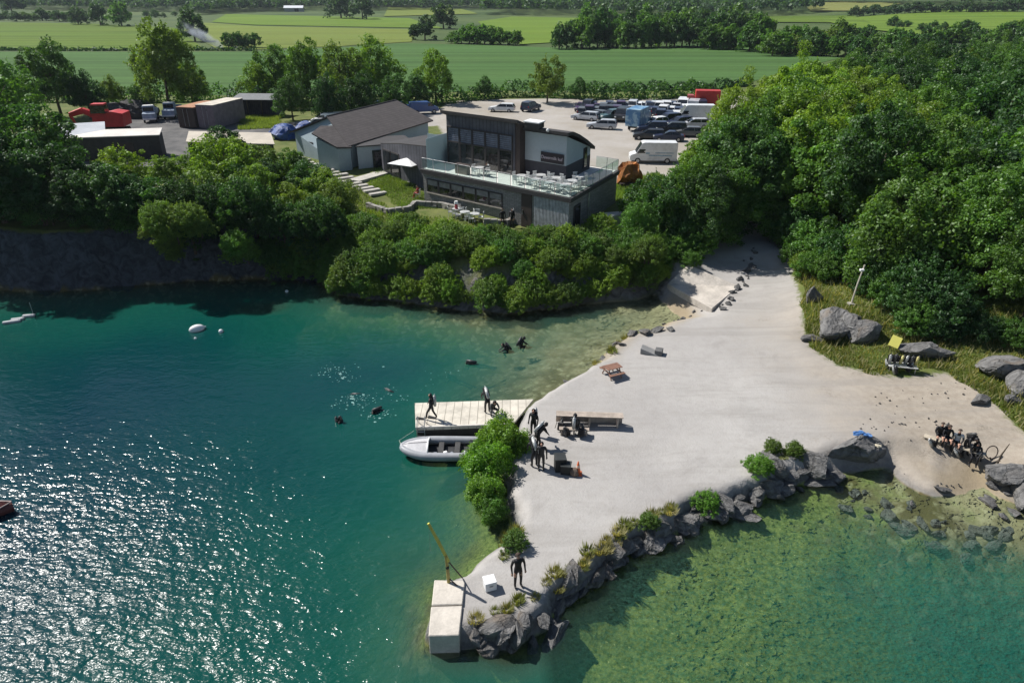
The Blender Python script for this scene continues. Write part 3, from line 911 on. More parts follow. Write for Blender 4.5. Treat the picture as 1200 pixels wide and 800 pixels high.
for _ in range(30):
    px = rb.uniform(500, 770); py = rb.uniform(300, 334) - (px - 500) * .02
    cling(px, py, rb.uniform(.55, .8), rb.choice(['olive', 'yel', 'mid']), 'bushy shrub rooted in the steep lake bank below the stone building', 'shrubs on the steep bank face', 55.6 - max(0, px - 600) * .008 + rb.uniform(-.3, .5))
# --- undergrowth along the front of the wood and beside the track
for (px, py, s, kd) in ((930, 283, .8, 'mid'), (936, 300, .8, 'mid'), (944, 312, .7, 'yel'), (958, 312, .9, 'mid'), (972, 314, .9, 'mid'), (1012, 326, .8, 'mid'), (1028, 334, .9, 'dark'), (1046, 343, .9, 'mid'), (1062, 352, .9, 'dark'), (1080, 362, .9, 'mid'),
                        (1020, 310, 1.3, 'mid'), (1045, 322, 1.4, 'dark'), (1075, 338, 1.4, 'dark'), (1105, 355, 1.3, 'deep'), (960, 290, 1.4, 'mid'), (990, 302, 1.4, 'dark'), (930, 262, 1.5, 'mid'), (945, 275, 1.5, 'dark'),
                        (1105, 378, .7, 'deep'), (1150, 386, .7, 'deep'), (1185, 392, .7, 'mid'), (985, 312, .8, 'mid'), (1000, 318, .8, 'dark')):
    shrub_at(px, py, s, kd, 'leafy undergrowth bush at the sunlit front edge of the dense wood', 'undergrowth along the wood edge', .8)
for (px, py, s, kd) in ((842, 262, 1.3, 'dark'), (830, 272, 1.3, 'mid'), (815, 285, 1.1, 'mid'), (850, 248, 1.5, 'deep'), (800, 275, 1.3, 'dark'), (865, 240, 1.6, 'deep'), (900, 240, 1.6, 'deep'), (912, 248, 1.5, 'dark')):
    shrub_at(px, py, s, kd, 'shaded bush where the gravel track enters the trees', 'bushes where the track enters the trees', .8)

# --- hedgerow trees behind the yard and building
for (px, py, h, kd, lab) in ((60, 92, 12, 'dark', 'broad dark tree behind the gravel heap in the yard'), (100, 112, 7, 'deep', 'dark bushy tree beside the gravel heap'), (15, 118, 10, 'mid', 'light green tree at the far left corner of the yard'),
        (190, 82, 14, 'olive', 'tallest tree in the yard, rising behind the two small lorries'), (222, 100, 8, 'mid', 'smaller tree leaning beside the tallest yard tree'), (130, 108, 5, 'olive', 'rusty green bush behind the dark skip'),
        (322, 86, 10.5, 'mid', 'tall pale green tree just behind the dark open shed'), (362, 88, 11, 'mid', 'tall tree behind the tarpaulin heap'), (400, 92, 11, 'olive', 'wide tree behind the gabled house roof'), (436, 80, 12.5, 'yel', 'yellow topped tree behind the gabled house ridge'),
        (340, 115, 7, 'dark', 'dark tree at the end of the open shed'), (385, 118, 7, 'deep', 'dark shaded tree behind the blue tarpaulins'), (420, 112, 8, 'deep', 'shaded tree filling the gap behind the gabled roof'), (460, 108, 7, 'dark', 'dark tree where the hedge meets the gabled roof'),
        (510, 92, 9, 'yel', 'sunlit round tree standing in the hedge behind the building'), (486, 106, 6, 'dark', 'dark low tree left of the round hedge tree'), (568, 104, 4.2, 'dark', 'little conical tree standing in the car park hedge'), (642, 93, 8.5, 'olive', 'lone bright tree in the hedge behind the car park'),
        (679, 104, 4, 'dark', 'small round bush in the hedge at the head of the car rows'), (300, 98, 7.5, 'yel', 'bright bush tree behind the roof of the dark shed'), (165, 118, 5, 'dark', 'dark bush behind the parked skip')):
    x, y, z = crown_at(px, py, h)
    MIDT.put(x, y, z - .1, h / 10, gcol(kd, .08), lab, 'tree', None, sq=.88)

# --- hedges
def hedge(pts, w, h, label, kd, name='hedge', leaf=.22, per=60, group=None):
    rng = np.random.default_rng(int(abs(pts[0][0]) * 10) + 3)
    pts = [Vector((p[0], p[1])) for p in pts]
    q, o = [], []
    for a, b in zip(pts[:-1], pts[1:]):
        L = (b - a).length
        n = int(L * per)
        t = rng.random(n)
        th = rng.uniform(-.15 * PI, 1.15 * PI, n)
        bulge = 1 + .25 * np.sin(t * L * .9) + .15 * np.sin(t * L * 2.3)
        d = (b - a).normalized()
        nx_, ny_ = -d.y, d.x
        rad = rng.uniform(.75, 1.05, n)
        off = np.cos(th) * w / 2 * rad * bulge
        zz = np.maximum(.05, np.sin(th) * h * rad * bulge * .9)
        X = a.x + (b.x - a.x) * t + nx_ * off
        Y = a.y + (b.y - a.y) * t + ny_ * off
        Z = terrain(X, Y) + zz
        q.append(np.stack([X, Y, Z], -1))
        o.append(np.stack([nx_ * np.cos(th), ny_ * np.cos(th), np.sin(th)], -1))
    q, o = np.concatenate(q), np.concatenate(o)
    tone = np.clip(.5 + .12 * vnoise(q[:, 0], q[:, 1], 3, 2) + rng.normal(0, .13, len(q)), 0, 1)
    c0 = Vector((*pts[0], H(*pts[0])))
    ob = link(name, fast_mesh(name, leaves_at(rng, q - np.array(c0), o, leaf), 4, tone, LEAF), None, None, c0)
    ob.color = (*GREENS[kd], 1)
    tag(ob, label, 'hedge', group)
    return ob

def HP(l, z=4.0):
    return [tuple(P(x, y, z)[:2]) for x, y in l]
hedge(HP([(455, 130), (520, 120), (600, 113), (680, 115), (760, 115), (830, 113)]), 3.2, 2.9, 'long dark clipped hedge along the far edge of the car park', 'dark', per=110, leaf=.28)
hedge(HP([(690, 107), (760, 105), (840, 106), (880, 102)]), 2.2, 1.9, 'thin dark hedge along the field edge beyond the car park hedge', 'deep', per=80, leaf=.3)
hedge(HP([(280, 118), (340, 126), (460, 124)], 4.5), 5, 3.6, 'overgrown dark hedge behind the tarpaulin heap and the gabled house', 'deep', per=150, leaf=.28)
hedge(HP([(60, 118), (130, 122), (200, 118), (280, 116)], 4.5), 4, 2.8, 'scrubby hedge along the back of the yard', 'dark', per=110, leaf=.28)
hedge(HP([(-20, 59.5), (110, 60), (230, 59.5), (300, 60)], 4), 2.0, 1.3, 'low dark hedge between the two left-hand fields', 'deep', per=14, leaf=.6)

# --- fields, draped over the ground
def drape(name, pix, off, mat, zg=4.0):
    pts = []
    for x, y in pix:
        z = zg
        for _ in range(14):
            p = P(x, y, min(z, 21.5))
            z = z * .5 + .5 * H(p.x, p.y)
        pts.append((p.x, p.y))
    bm = bmesh.new()
    f = bm.faces.new([bm.verts.new((x, y, 0)) for x, y in pts])
    step = 25
    for ax in (0, 1):
        lo, hi = min(p[ax] for p in pts), max(p[ax] for p in pts)
        st = max(step, (hi - lo) / 40)
        v = lo + st
        while v < hi:
            co = (v, 0, 0) if ax == 0 else (0, v, 0)
            no = (1, 0, 0) if ax == 0 else (0, 1, 0)
            bmesh.ops.bisect_plane(bm, geom=bm.verts[:] + bm.edges[:] + bm.faces[:], plane_co=co, plane_no=no)
            v += st
    me = bpy.data.meshes.new(name)
    bm.normal_update()
    for fc in bm.faces:
        if fc.normal.z < 0:
            fc.normal_flip()
    bm.to_mesh(me)
    bm.free()
    n = len(me.vertices)
    co = np.empty(n * 3); me.vertices.foreach_get('co', co); co = co.reshape(-1, 3)
    co[:, 2] = terrain(co[:, 0], co[:, 1]) + off
    me.vertices.foreach_set('co', co.ravel()); me.update()
    return tag(link(name, me, mat), kind='structure')

def field_mat(c, row=1.6, ang=0.2, streak=.3):
    t = NT('crop')
    mp = t.n('Mapping'); mp.inputs['Rotation'].default_value = (0, 0, ang); mp.inputs['Scale'].default_value = (0.02, 1, 1)
    t.t.links.new(t.pos(), mp.inputs[0])
    s1 = t.noise(.16, 4, .65, mp.outputs[0])
    n1 = t.noise(.02, 4, .6); n2 = t.noise(.5, 4, .7)
    k = tuple(x * (1 - streak) for x in c); l = tuple(x * (1 + streak) for x in c)
    col = t.mix(t.ramp(s1, .3, .7), k, l)
    col = t.mix(t.ramp(n1, .35, .7, 0, .5), col, (c[0] * 1.3, c[1] * 1.12, c[2] * 1.1))
    col = t.mix(t.ramp(n2, .35, .75, 0, .35), col, tuple(x * .6 for x in c))
    tram = t.math('LESS_THAN', t.math('FRACT', t.math('DIVIDE', t.n('SeparateXYZ', inp={0: mp.outputs[0]}).outputs['Y'], 18)), .05)
    col = t.mix(t.math('MULTIPLY', tram, .35), col, tuple(x * .7 for x in c))
    return t.done(t.principled(col, .95, spec=.1))

FC = dict(crop=(.062, .128, .036), pasture=(.092, .150, .020), pale=(.14, .185, .038), bright=(.115, .19, .025), hay=(.17, .19, .055))
drape('field', [(-150, 61), (300, 61), (400, 56), (470, 51), (560, 53), (640, 56), (720, 57.5), (800, 53), (850, 53), (925, 60), (985, 68), (900, 90), (860, 104), (700, 107), (560, 107), (420, 112), (250, 112), (-150, 112)], .06, field_mat(FC['crop'], ang=.03))
drape('field', [(-150, 24), (100, 28), (205, 33), (222, 45), (240, 58.5), (-150, 58.5)], .15, field_mat(FC['pasture'], ang=-.05))
drape('field', [(215, 36), (240, 27), (300, 31), (490, 35), (482, 49.5), (400, 54.5), (300, 58.5), (255, 58.5)], .15, field_mat(FC['pale'], ang=.1))
drape('field', [(248, 26.5), (265, 17), (480, 22), (520, 34), (300, 30)], .3, field_mat(FC['bright'], ang=.1))
drape('field', [(455, 9), (540, 11), (560, 17), (450, 20)], .5, field_mat(FC['pale']))
drape('field', [(560, 26), (600, 20), (700, 22), (720, 33), (660, 50), (610, 53), (575, 40)], .3, field_mat(FC['bright'], ang=.3))
drape('field', [(860, 21), (1000, 19), (1020, 28), (880, 27)], .6, field_mat(FC['pasture']))
drape('field', [(960, 24), (1060, 17), (1110, 12), (1180, 14), (1320, 20), (1320, 46), (1100, 44), (1000, 34)], .6, field_mat(FC['bright'], ang=.4))
drape('field', [(940, 6), (985, 3), (1060, 5), (1020, 14), (950, 14)], .8, field_mat(FC['hay']))

# --- far trees, each placed by the foot the photo shows
def foot(px, py):
    z = 4.0
    for _ in range(14):
        p = P(px, py, min(z, 21.0))
        z = z * .5 + .5 * H(p.x, p.y)
    return p.x, p.y, H(p.x, p.y)
def far_tree(px, py, hpx, kd, label, group=None, wide=1.0):
    x, y, z = foot(px, py)
    h = hpx / pxm(y, z) * 1.02
    return FAR.put(x, y, z - .2, h / 10, gcol(kd, .12), label, 'tree', group, sq=wide)
for (px, py, hp, kd, lab, w) in ((229, 49, 33, 'blue', 'round dark tree standing beside the drifting white smoke', .95), (498, 47, 26, 'blue', 'dark round tree at the left end of the mid-field thicket', 1.1),
        (118, 30, 22, 'blue', 'dark tree of the pair at the left pasture edge', 1.0), (143, 31, 24, 'mid', 'lighter tree of the pair at the left pasture edge', 1.1), (92, 29, 18, 'blue', 'low tree beside the pair at the left pasture edge', 1.2), (15, 17, 22, 'blue', 'big dark tree at the far left skyline of the fields', 1.3),
        (485, 47, 16, 'deep', 'small dark tree leaning at the left end of the mid-field thicket', .8), (520, 34, 26, 'blue', 'dark tree rising behind the mid-field thicket', 1.1), (400, 22, 26, 'blue', 'dark tree at the edge of the wood above the hay fields', 1.2), (425, 23, 22, 'blue', 'second dark tree at the edge of the wood above the hay fields', 1.3)):
    far_tree(px, py, hp, kd, lab, None, w)
rf = random.Random(9)
for px in (268, 276, 284, 292, 299):
    far_tree(px, 57 - rf.random(), rf.uniform(14, 19), 'dark', 'dark bushy tree in the copse beside the smoke', 'copse beside the smoke', 1.0)
for px in range(532, 606, 9):
    far_tree(px, 51 + (px - 532) * .03, rf.uniform(17, 23) - abs(px - 565) * .1, 'mid', 'pale willow-like tree in the mid-field thicket', 'mid-field thicket', 1.25)
for px in range(655, 905, 9):
    far_tree(px, 57 - (px - 655) * .012 + rf.uniform(-1, 1), rf.uniform(26, 38) - (8 if px < 672 else 0), rf.choice(['dark', 'mid', 'blue', 'dark']), 'big tree in the long row bordering the blue-green field', 'row of trees beyond the blue-green field', .85)
for px in range(690, 860, 13):
    far_tree(px, 44 + rf.uniform(-3, 2), rf.uniform(24, 32), rf.choice(['mid', 'blue', 'mid']), 'tall tree in the second rank behind the long row', 'second rank behind the row', .95)
for px in range(830, 1010, 8):
    far_tree(px, 58 + (px - 830) * .06 + rf.uniform(-2, 1), rf.uniform(18, 28), rf.choice(['mid', 'olive', 'mid', 'dark']), 'leafy tree in the belt running down to the wood', 'belt of trees running into the wood', 1.05)
for px in range(905, 1230, 11):
    far_tree(px, 62 + rf.uniform(-10, 4) - max(0, px - 1040) * .03, rf.uniform(18, 26), rf.choice(['mid', 'olive', 'dark', 'mid']), 'tree on the back edge of the wood below the bright field', 'back edge of the wood', 1.15)
for px in list(range(0, 120, 10)):
    far_tree(px, 25 + rf.uniform(-1, 1), rf.uniform(8, 13), rf.choice(['dark', 'blue', 'mid']), 'bushy tree in the overgrown hedge above the left pasture', 'overgrown hedge above the left pasture', 1.5)
for (px, py) in ((172, 20), (182, 21), (192, 21), (205, 19), (216, 17)):
    far_tree(px, py, rf.uniform(5, 8), 'dark', 'small hedge tree along the stepped field edges', 'hedge trees on the stepped fields', 1.4)
for (px, py) in ((1046, 32), (1054, 33), (1062, 33), (1080, 37), (1092, 36), (1105, 37), (1130, 38), (1137, 37)):
    far_tree(px, py, rf.uniform(7, 13), 'dark', 'bush standing out on the bright right-hand field', 'bushes on the bright right field', 1.3)
for px in range(1000, 1200, 12):
    far_tree(px, 18 - (px - 1000) * .03 + abs(px - 1080) * .02, rf.uniform(8, 14), 'blue', 'tree in the dark hedge topping the bright right field', 'hedge topping the bright right field', 1.4)

# --- woods so far off that they read as one mass
def far_wood(pix, label, kd, sp, h, seed):
    pts = [foot(x, y)[:2] for x, y in pix]
    rng = np.random.default_rng(seed)
    sites = fill_poly(pts, sp, seed, 5000)
    q, o = [], []
    for (x, y) in sites:
        n = 130
        d = rng.normal(0, 1, (n, 3)); d[:, 2] = np.abs(d[:, 2]); d /= np.linalg.norm(d, axis=1, keepdims=True)
        hh = h * rng.uniform(.75, 1.2)
        q.append(np.array([x, y, H(x, y) + hh * .45]) + d * np.array([sp * .62, sp * .62, hh * .55]) * rng.uniform(.75, 1.05, (n, 1)))
        o.append(d)
    q, o = np.concatenate(q), np.concatenate(o)
    tone = np.clip(.5 + .1 * vnoise(q[:, 0], q[:, 1], 25, 2) + rng.normal(0, .12, len(q)), 0, 1)
    c0 = q.mean(0)
    ob = link('far_wood', fast_mesh('far_wood', leaves_at(rng, q - c0, o, sp * .155), 4, tone, LEAF), None, None, c0)
    ob.color = (*GREENS[kd], 1)
    return tag(ob, label, 'wood', None, 'stuff')
far_wood([(-60, 10), (240, 15), (330, 14), (330, 4), (-60, 2)], 'far belt of woodland along the top left of the valley', 'blue', 11, 11, 21)
far_wood([(230, 18), (330, 12), (460, 13), (640, 10), (640, 3), (230, 2)], 'far wood rising behind the white barn and hay fields', 'blue', 11, 12, 22)
far_wood([(560, 18), (700, 19), (860, 22), (960, 15), (930, 3), (600, 3)], 'hazy wooded rise behind the long row of trees', 'blue', 10, 13, 23)
far_wood([(930, 4), (1240, 10), (1240, 3), (930, 0)], 'far hazy wood at the top right of the valley', 'blue', 14, 13, 24)
far_wood([(-300, 1.5), (1500, 1.5), (1700, -4), (-500, -4)], 'farthest wooded hill closing the top of the valley', 'blue', 34, 22, 25)

# ------------------------------------------------------------------ clear thin glass
def glass_mat(name, tint, refl, opacity=0.1):
    t = NT(name)
    tr = t.n('BsdfTransparent', inp={'Color': tint})
    df = t.n('BsdfDiffuse', inp={'Color': (.5, .6, .62)})
    g = t.n('BsdfGlossy', inp={'Roughness': .03, 'Color': (.9, .95, 1)})
    fr = t.n('Fresnel', inp={'IOR': 1.5})
    m0 = t.n('MixShader', inp={0: opacity, 1: tr.outputs[0], 2: df.outputs[0]})
    front = t.math('SUBTRACT', 1, t.n('NewGeometry').outputs['Backfacing'])
    m = t.n('MixShader', inp={0: t.math('MULTIPLY', t.math('MULTIPLY', fr.outputs[0], refl), front, clamp=True), 1: m0.outputs[0], 2: g.outputs[0]})
    return t.done(m)
CLEAR = glass_mat('clear_glass', (.86, .93, .92), 1.0, .05)
FROST = glass_mat('frosted_glass', (.8, .9, .92), 1.0, .6)
def pane_mat():
    t = NT('window_glass')
    n = t.noise(.9, 3, .6, t.objc())
    return t.done(t.principled(t.mix(t.ramp(n, .35, .7), (.008, .01, .012), (.05, .052, .055)), .05, 0, None, .9))
PANE = pane_mat()
DARKCLAD = stripes('dark_cladding', (.105, .105, .122), (.04, .04, .048), 'X', .35, .12)
ROOFDK = M((.05, .047, .047), .8, var=.2, key='dark_roof')
SLATEROOF = stripes('slate_roof', (.072, .062, .060), (.045, .04, .038), 'Z', .16, .14, .85)
STONE = brickstone('dark_stone_wall', (.36, .345, .33), (.24, .23, .222), (.1, .096, .09), 2.2)
RENDER = M((.42, .47, .49), .8, var=.06, scale=.6, key='pale_render')
BLUEREND = M((.30, .37, .40), .85, var=.08, scale=.6, key='blue_grey_render')
CONC = M((.42, .40, .36), .9, var=.22, scale=1.2, bump=.3, key='concrete')
DECKM = M((.62, .60, .56), .8, var=.08, scale=.8, key='pale_deck')
BROWN = M((.06, .045, .04), .7, var=.25, key='brown_cladding')

# ------------------------------------------------------------------ the stone building with the roof terrace
BO = Vector((4.9, 58.3)); BU = Vector((-.787, .617)); BV = Vector((.471, .882))
def B(a, b):
    p = BO + BU * a + BV * b
    return (p.x, p.y)
bld = tag(empty('terrace_building', (*B(8, 5), 4)), 'two storey stone and glass building with a white furnished roof terrace', 'building')
def bpart(m, name, mat, parent=None, **k):
    """world-space mesh hung under the building"""
    par = parent or bld
    o = m.build(name, mat, None, **k)
    o.parent = par
    o.matrix_parent_inverse = Matrix.Identity(4)
    off = Vector((0, 0, 0)); q = par
    while q is not None:
        off += q.location; q = q.parent
    o.location = Vector(o.location) - off
    return o
def quadp(a0, a1, b0, b1):
    return [B(a0, b0), B(a1, b0), B(a1, b1), B(a0, b1)]
bpart(MB().prism(quadp(0, 17.7, .25, 11.7), 2.5, 6.84), 'wall', STONE)
slat = MB()
for i in range(24):
    slat.prism(quadp(.12 + i * .155, .12 + i * .155 + .1, .14, .26), 3.0, 6.8)
bpart(slat, 'slate_panel', M((.40, .41, .43), .75, var=.35, scale=3, key='slate'))
bpart(MB().prism(quadp(-.18, 17.9, 0, 11.9), 6.84, 7.22), 'fascia', ROOFDK)
bpart(MB().prism(quadp(.12, 17.55, .3, 11.6), 7.23, 7.26), 'terrace_deck', DECKM)
dr = bpart(MB().prism(quadp(4.1, 5.25, .16, .26), 3.6, 6.75), 'door', BROWN)
bpart(MB().prism(quadp(5.08, 5.14, .08, .158), 4.9, 5.3), 'handle', STEEL, dr)
strip = MB().prism(quadp(7.3, 17.2, .06, .245), 4.92, 5.02)
bpart(strip, 'sill', M((.36, .33, .28), .8, key='pale_sill'))
for i in range(6):
    a0 = 7.5 + i * 1.62
    w = MB()
    for (x0, x1, z0, z1) in ((a0, a0 + 1.55, 5.03, 5.1), (a0, a0 + 1.55, 6.28, 6.36), (a0, a0 + .07, 5.1, 6.28), (a0 + 1.48, a0 + 1.55, 5.1, 6.28)):
        w.prism(quadp(x0, x1, .12, .248), z0, z1)
    f = bpart(w, 'window', ROOFDK)
    bpart(MB().prism(quadp(a0 + .07, a0 + 1.48, .18, .246), 5.1, 5.75), 'pane', PANE, f)
    bpart(MB().prism(quadp(a0 + .07, a0 + 1.48, .17, .246), 5.76, 6.28), 'panel', M((.2, .2, .2), .6, var=.3, key='shutter'), f)
# shop door on the shaded end wall
ed = bpart(MB().prism([B(-.02, 1.0), B(-.1, 1.0), B(-.1, 2.4), B(-.02, 2.4)], 3.9, 6.3), 'window', ROOFDK)
bpart(MB().prism([B(-.11, 1.15), B(-.16, 1.15), B(-.16, 2.25), B(-.11, 2.25)], 4.1, 6.1), 'pane', PANE, ed)
bpart(MB().tube((*B(-.12, 4.2), 3.6), (*B(-.12, 4.2), 6.85), .06), 'downpipe', STEEL)
# upper storey
def roofz(b):
    return 12.15 - (b - 3.4) * .32
bpart(MB().prism(quadp(8.05, 16.75, 3.62, 11), 7.25, [roofz(3.6), roofz(3.6), roofz(11), roofz(11)]), 'upper_wall', DARKCLAD)
for i in range(5):
    a0 = 8.3 + i * 1.68
    w = MB()
    for (x0, x1, z0, z1) in ((a0, a0 + .09, 7.3, 11.0), (a0 + 1.55, a0 + 1.64, 7.3, 11.0), (a0 + .09, a0 + 1.55, 7.3, 7.4), (a0 + .09, a0 + 1.55, 9.45, 9.58), (a0 + .09, a0 + 1.55, 10.9, 11.0)):
        w.prism(quadp(x0, x1, 3.48, 3.618), z0, z1)
    f = bpart(w, 'window', ROOFDK)
    bpart(MB().prism(quadp(a0 + .09, a0 + 1.55, 3.55, 3.615), 7.4, 9.45), 'pane', PANE, f)
    bl = MB()
    for k in range(7):
        bl.prism(quadp(a0 + .09, a0 + 1.55, 3.56, 3.612), 9.6 + k * .185, 9.6 + k * .185 + .12)
    bpart(bl, 'blind', M((.17, .19, .24), .35, var=.35, scale=2.5, key='blind'), f)
bpart(MB().prism(quadp(7.5, 8.04, 3.7, 10.8), 7.25, [roofz(3.7), roofz(3.7), roofz(10.8), roofz(10.8)]), 'pillar', BROWN)
z2 = lambda b: 11.35 - (b - 4.6) * .33
sw = bpart(MB().prism(quadp(2.75, 7.49, 4.75, 10.6), 8.65, [z2(4.75), z2(4.75), z2(10.6), z2(10.6)]), 'sign_wall', RENDER)
bpart(MB().prism(quadp(2.74, 7.49, 4.74, 10.61), 7.25, 8.648), 'plinth', M((.06, .057, .065), .75, var=.2, key='plinth'))
sl = bpart(MB().prism([B(2.745, 8.8), B(2.66, 8.8), B(2.66, 9.6), B(2.745, 9.6)], 7.6, 9.55), 'window', ROOFDK)
bpart(MB().prism([B(2.655, 8.9), B(2.62, 8.9), B(2.62, 9.5), B(2.655, 9.5)], 7.75, 9.4), 'pane', PANE, sl)
rf1 = bpart(MB().prism(quadp(7.45, 17.15, 3.1, 11.4), [roofz(3.1), roofz(3.1), roofz(11.4), roofz(11.4)], [roofz(3.1) + .28, roofz(3.1) + .28, roofz(11.4) + .28, roofz(11.4) + .28]), 'roof', ROOFDK)
m = MB()
sg = [(4.25, .02), (5.5, .34), (7, .36), (9, .2), (11, -.1)]
for (b0, o0), (b1, o1) in zip(sg[:-1], sg[1:]):
    m.prism(quadp(2.4, 7.44, b0, b1), [z2(b0) + o0 - .02, z2(b0) + o0 - .02, z2(b1) + o1 - .02, z2(b1) + o1 - .02], [z2(b0) + o0 + .26, z2(b0) + o0 + .26, z2(b1) + o1 + .26, z2(b1) + o1 + .26])
bpart(m, 'roof', ROOFDK)
rv = bpart(MB().prism(quadp(5.5, 7.1, 3.9, 5.1), roofz(3.9) - .2, roofz(3.9) + .28), 'roof_vent', ROOFDK)
bpart(MB().prism(quadp(5.4, 7.2, 3.8, 5.2), roofz(3.9) + .282, roofz(3.9) + .38), 'vent_cap', WHITE, rv)
bpart(MB().ball((*B(4.6, 4.2), 11.75), .16), 'floodlight', WHITE)
# the sign
sb = bpart(MB().prism(quadp(3.0, 5.55, 4.6, 4.745), 8.75, 9.65), 'sign_board', M((.022, .016, .022), .5, key='sign_black'))
fc = bpy.data.curves.new('lettering', 'FONT')
fc.body = 'Devermilk kuf'
fc.size = .42
fc.extrude = .015
fc.align_x = 'CENTER'; fc.align_y = 'CENTER'
tmp = bpy.data.objects.new('tmp', fc)
COL.objects.link(tmp)
bpy.context.view_layer.update()
tme = bpy.data.meshes.new_from_object(tmp.evaluated_get(bpy.context.evaluated_depsgraph_get()))
bpy.data.objects.remove(tmp)
lt = link('lettering', tme, M((.62, .52, .55), .6, var=.05, key='sign_letter'), sb)
cx = Vector((*B(4.28, 4.57), 9.2))
ang = math.atan2(-BU.y, -BU.x)
lt.matrix_parent_inverse = Matrix.Identity(4)
lt.location = cx
lt.rotation_euler = (PI / 2, 0, ang)
# balustrade
GREYRAIL = M((.2, .21, .22), .5, .3, key='grey_rail')
def railing(pts, n):
    for i in range(n):
        t0, t1 = i / n + .004, (i + 1) / n - .004
        p, q = Vector(pts[0]).lerp(Vector(pts[1]), t0), Vector(pts[0]).lerp(Vector(pts[1]), t1)
        d = (q - p).normalized(); nn = Vector((-d.y, d.x)) * .008
        gp = bpart(MB().prism([(p + nn)[:], (q + nn)[:], (q - nn)[:], (p - nn)[:]], 7.30, 8.3), 'glass_panel', CLEAR)
        bpart(MB().tube((p.x, p.y, 7.22), (p.x, p.y, 8.34), .025, n=6), 'post', STEEL, gp)
        bpart(MB().tube((p.x, p.y, 8.34), (q.x, q.y, 8.34), .022, n=6), 'rail', GREYRAIL, gp)
railing([B(-.05, .12), B(17.7, .12)], 11)
railing([B(-.05, .15), B(-.05, 11.7)], 7)
railing([B(-.05, 11.7), B(2.5, 11.7)], 2)
sc_ = MB().prism([B(17.3, .6), B(17.34, .6), B(17.34, 6.3), B(17.3, 6.3)], 7.26, 10.1)
bpart(sc_, 'screen', FROST)
bpart(MB().prism([B(17.6, 5.8), B(21.3, 5.8), B(21.3, 5.85), B(17.6, 5.85)], 4.2, 9.4), 'screen', FROST)
def slab(m, pts, t=.16):
    lo = [(p[0], p[1], p[2]) for p in pts]; hi = [(p[0], p[1], p[2] + t) for p in pts]
    n = len(pts)
    m.add(lo + hi, [tuple(range(n))[::-1], tuple(range(n, 2 * n))] + [(i, (i + 1) % n, n + (i + 1) % n, n + i) for i in range(n)])
# low link wing to the gabled house
def Wp(px, py, z):
    return tuple(P(px, py, z)[:2])
link_pts = [B(17.72, 3.2), (-12.2, 76.8), (-15.0, 80.6), (-10.4, 85.5), B(16.76, 10.8)]
bpart(MB().prism(link_pts, 3.6, [8.7, 8.2, 7.5, 7.5, 9.2]), 'link_wing', DARKCLAD)
lm_ = MB(); slab(lm_, [(*p, z + .003) for p, z in zip(link_pts, [8.7, 8.2, 7.5, 7.5, 9.2])][::-1], .1)
bpart(lm_, 'link_roof', ROOFDK)
e0, e1 = Vector(link_pts[1]), Vector(link_pts[2])
dn = (e0 - e1).normalized(); nn = Vector((dn.y, -dn.x)) * -1
if nn.y > 0:
    nn = -nn
for t0, t1 in ((.12, .5), (.54, .92)):
    p, q = e1 + (e0 - e1) * t0, e1 + (e0 - e1) * t1
    f = bpart(MB().prism([(p + nn * .1)[:], (q + nn * .1)[:], (q - nn * .02)[:], (p - nn * .02)[:]], 4.6, 7.1), 'window', ROOFDK)
    p, q = p + (q - p) * .06, q - (q - p) * .06
    bpart(MB().prism([(p + nn * .13)[:], (q + nn * .13)[:], (q + nn * .102)[:], (p + nn * .102)[:]], 4.75, 6.95), 'pane', PANE, f)

# ------------------------------------------------------------------ gabled house
RD = Vector((.404, .915)); RN = Vector((.915, -.404)); R0 = Vector((-22.3, 87.6))
hs = tag(empty('gabled_house', (-20, 88, 4.5)), 'blue grey single storey house with a dark grey gabled slate roof', 'house')
def hpart(m, name, mat, parent=None):
    return bpart(m, name, mat, parent or hs)
def HH(n, d):
    p = R0 + RN * n + RD * d
    return (p.x, p.y)
EZ, RZ = 7.2, 9.35
gl_, gr_ = HH(-5.9, -.4), HH(6.0, -4.6)
far_l, far_r = HH(-5.9, 15), HH(6.0, 14)
wl = MB()
ridge0, ridge1 = HH(0, 0), HH(0, 15)
v = [(*HH(-5.6, 0), 3.8), (*HH(5.6, -4.2), 3.8), (*HH(5.6, 14), 3.8), (*HH(-5.6, 14.7), 3.8), (*HH(-5.6, 0), EZ), (*HH(5.6, -4.2), EZ), (*HH(5.6, 14), EZ), (*HH(-5.6, 14.7), EZ), (*HH(0, 0), RZ - .06), (*HH(0, 14.7), RZ - .06)]
wl.add(v, [(0, 1, 5, 8, 4), (1, 2, 6, 5), (2, 3, 7, 9, 6), (3, 0, 4, 7), (0, 3, 2, 1)])
hpart(wl, 'wall', BLUEREND)
rm = MB()
slab(rm, [(*HH(0, -.4), RZ), (*HH(6.1, -4.9), EZ - .1), (*HH(6.1, 14.6), EZ - .1), (*HH(0, 15.2), RZ)])
slab(rm, [(*HH(0, -.4), RZ), (*HH(0, 15.2), RZ), (*HH(-6.1, 15.2), EZ - .1), (*HH(-6.1, -.4), EZ - .1)])
rfo = hpart(rm, 'roof', SLATEROOF)
hpart(MB().tube((*HH(0, -.4), RZ + .17), (*HH(0, 15.2), RZ + .17), .09), 'ridge', ROOFDK, rfo)
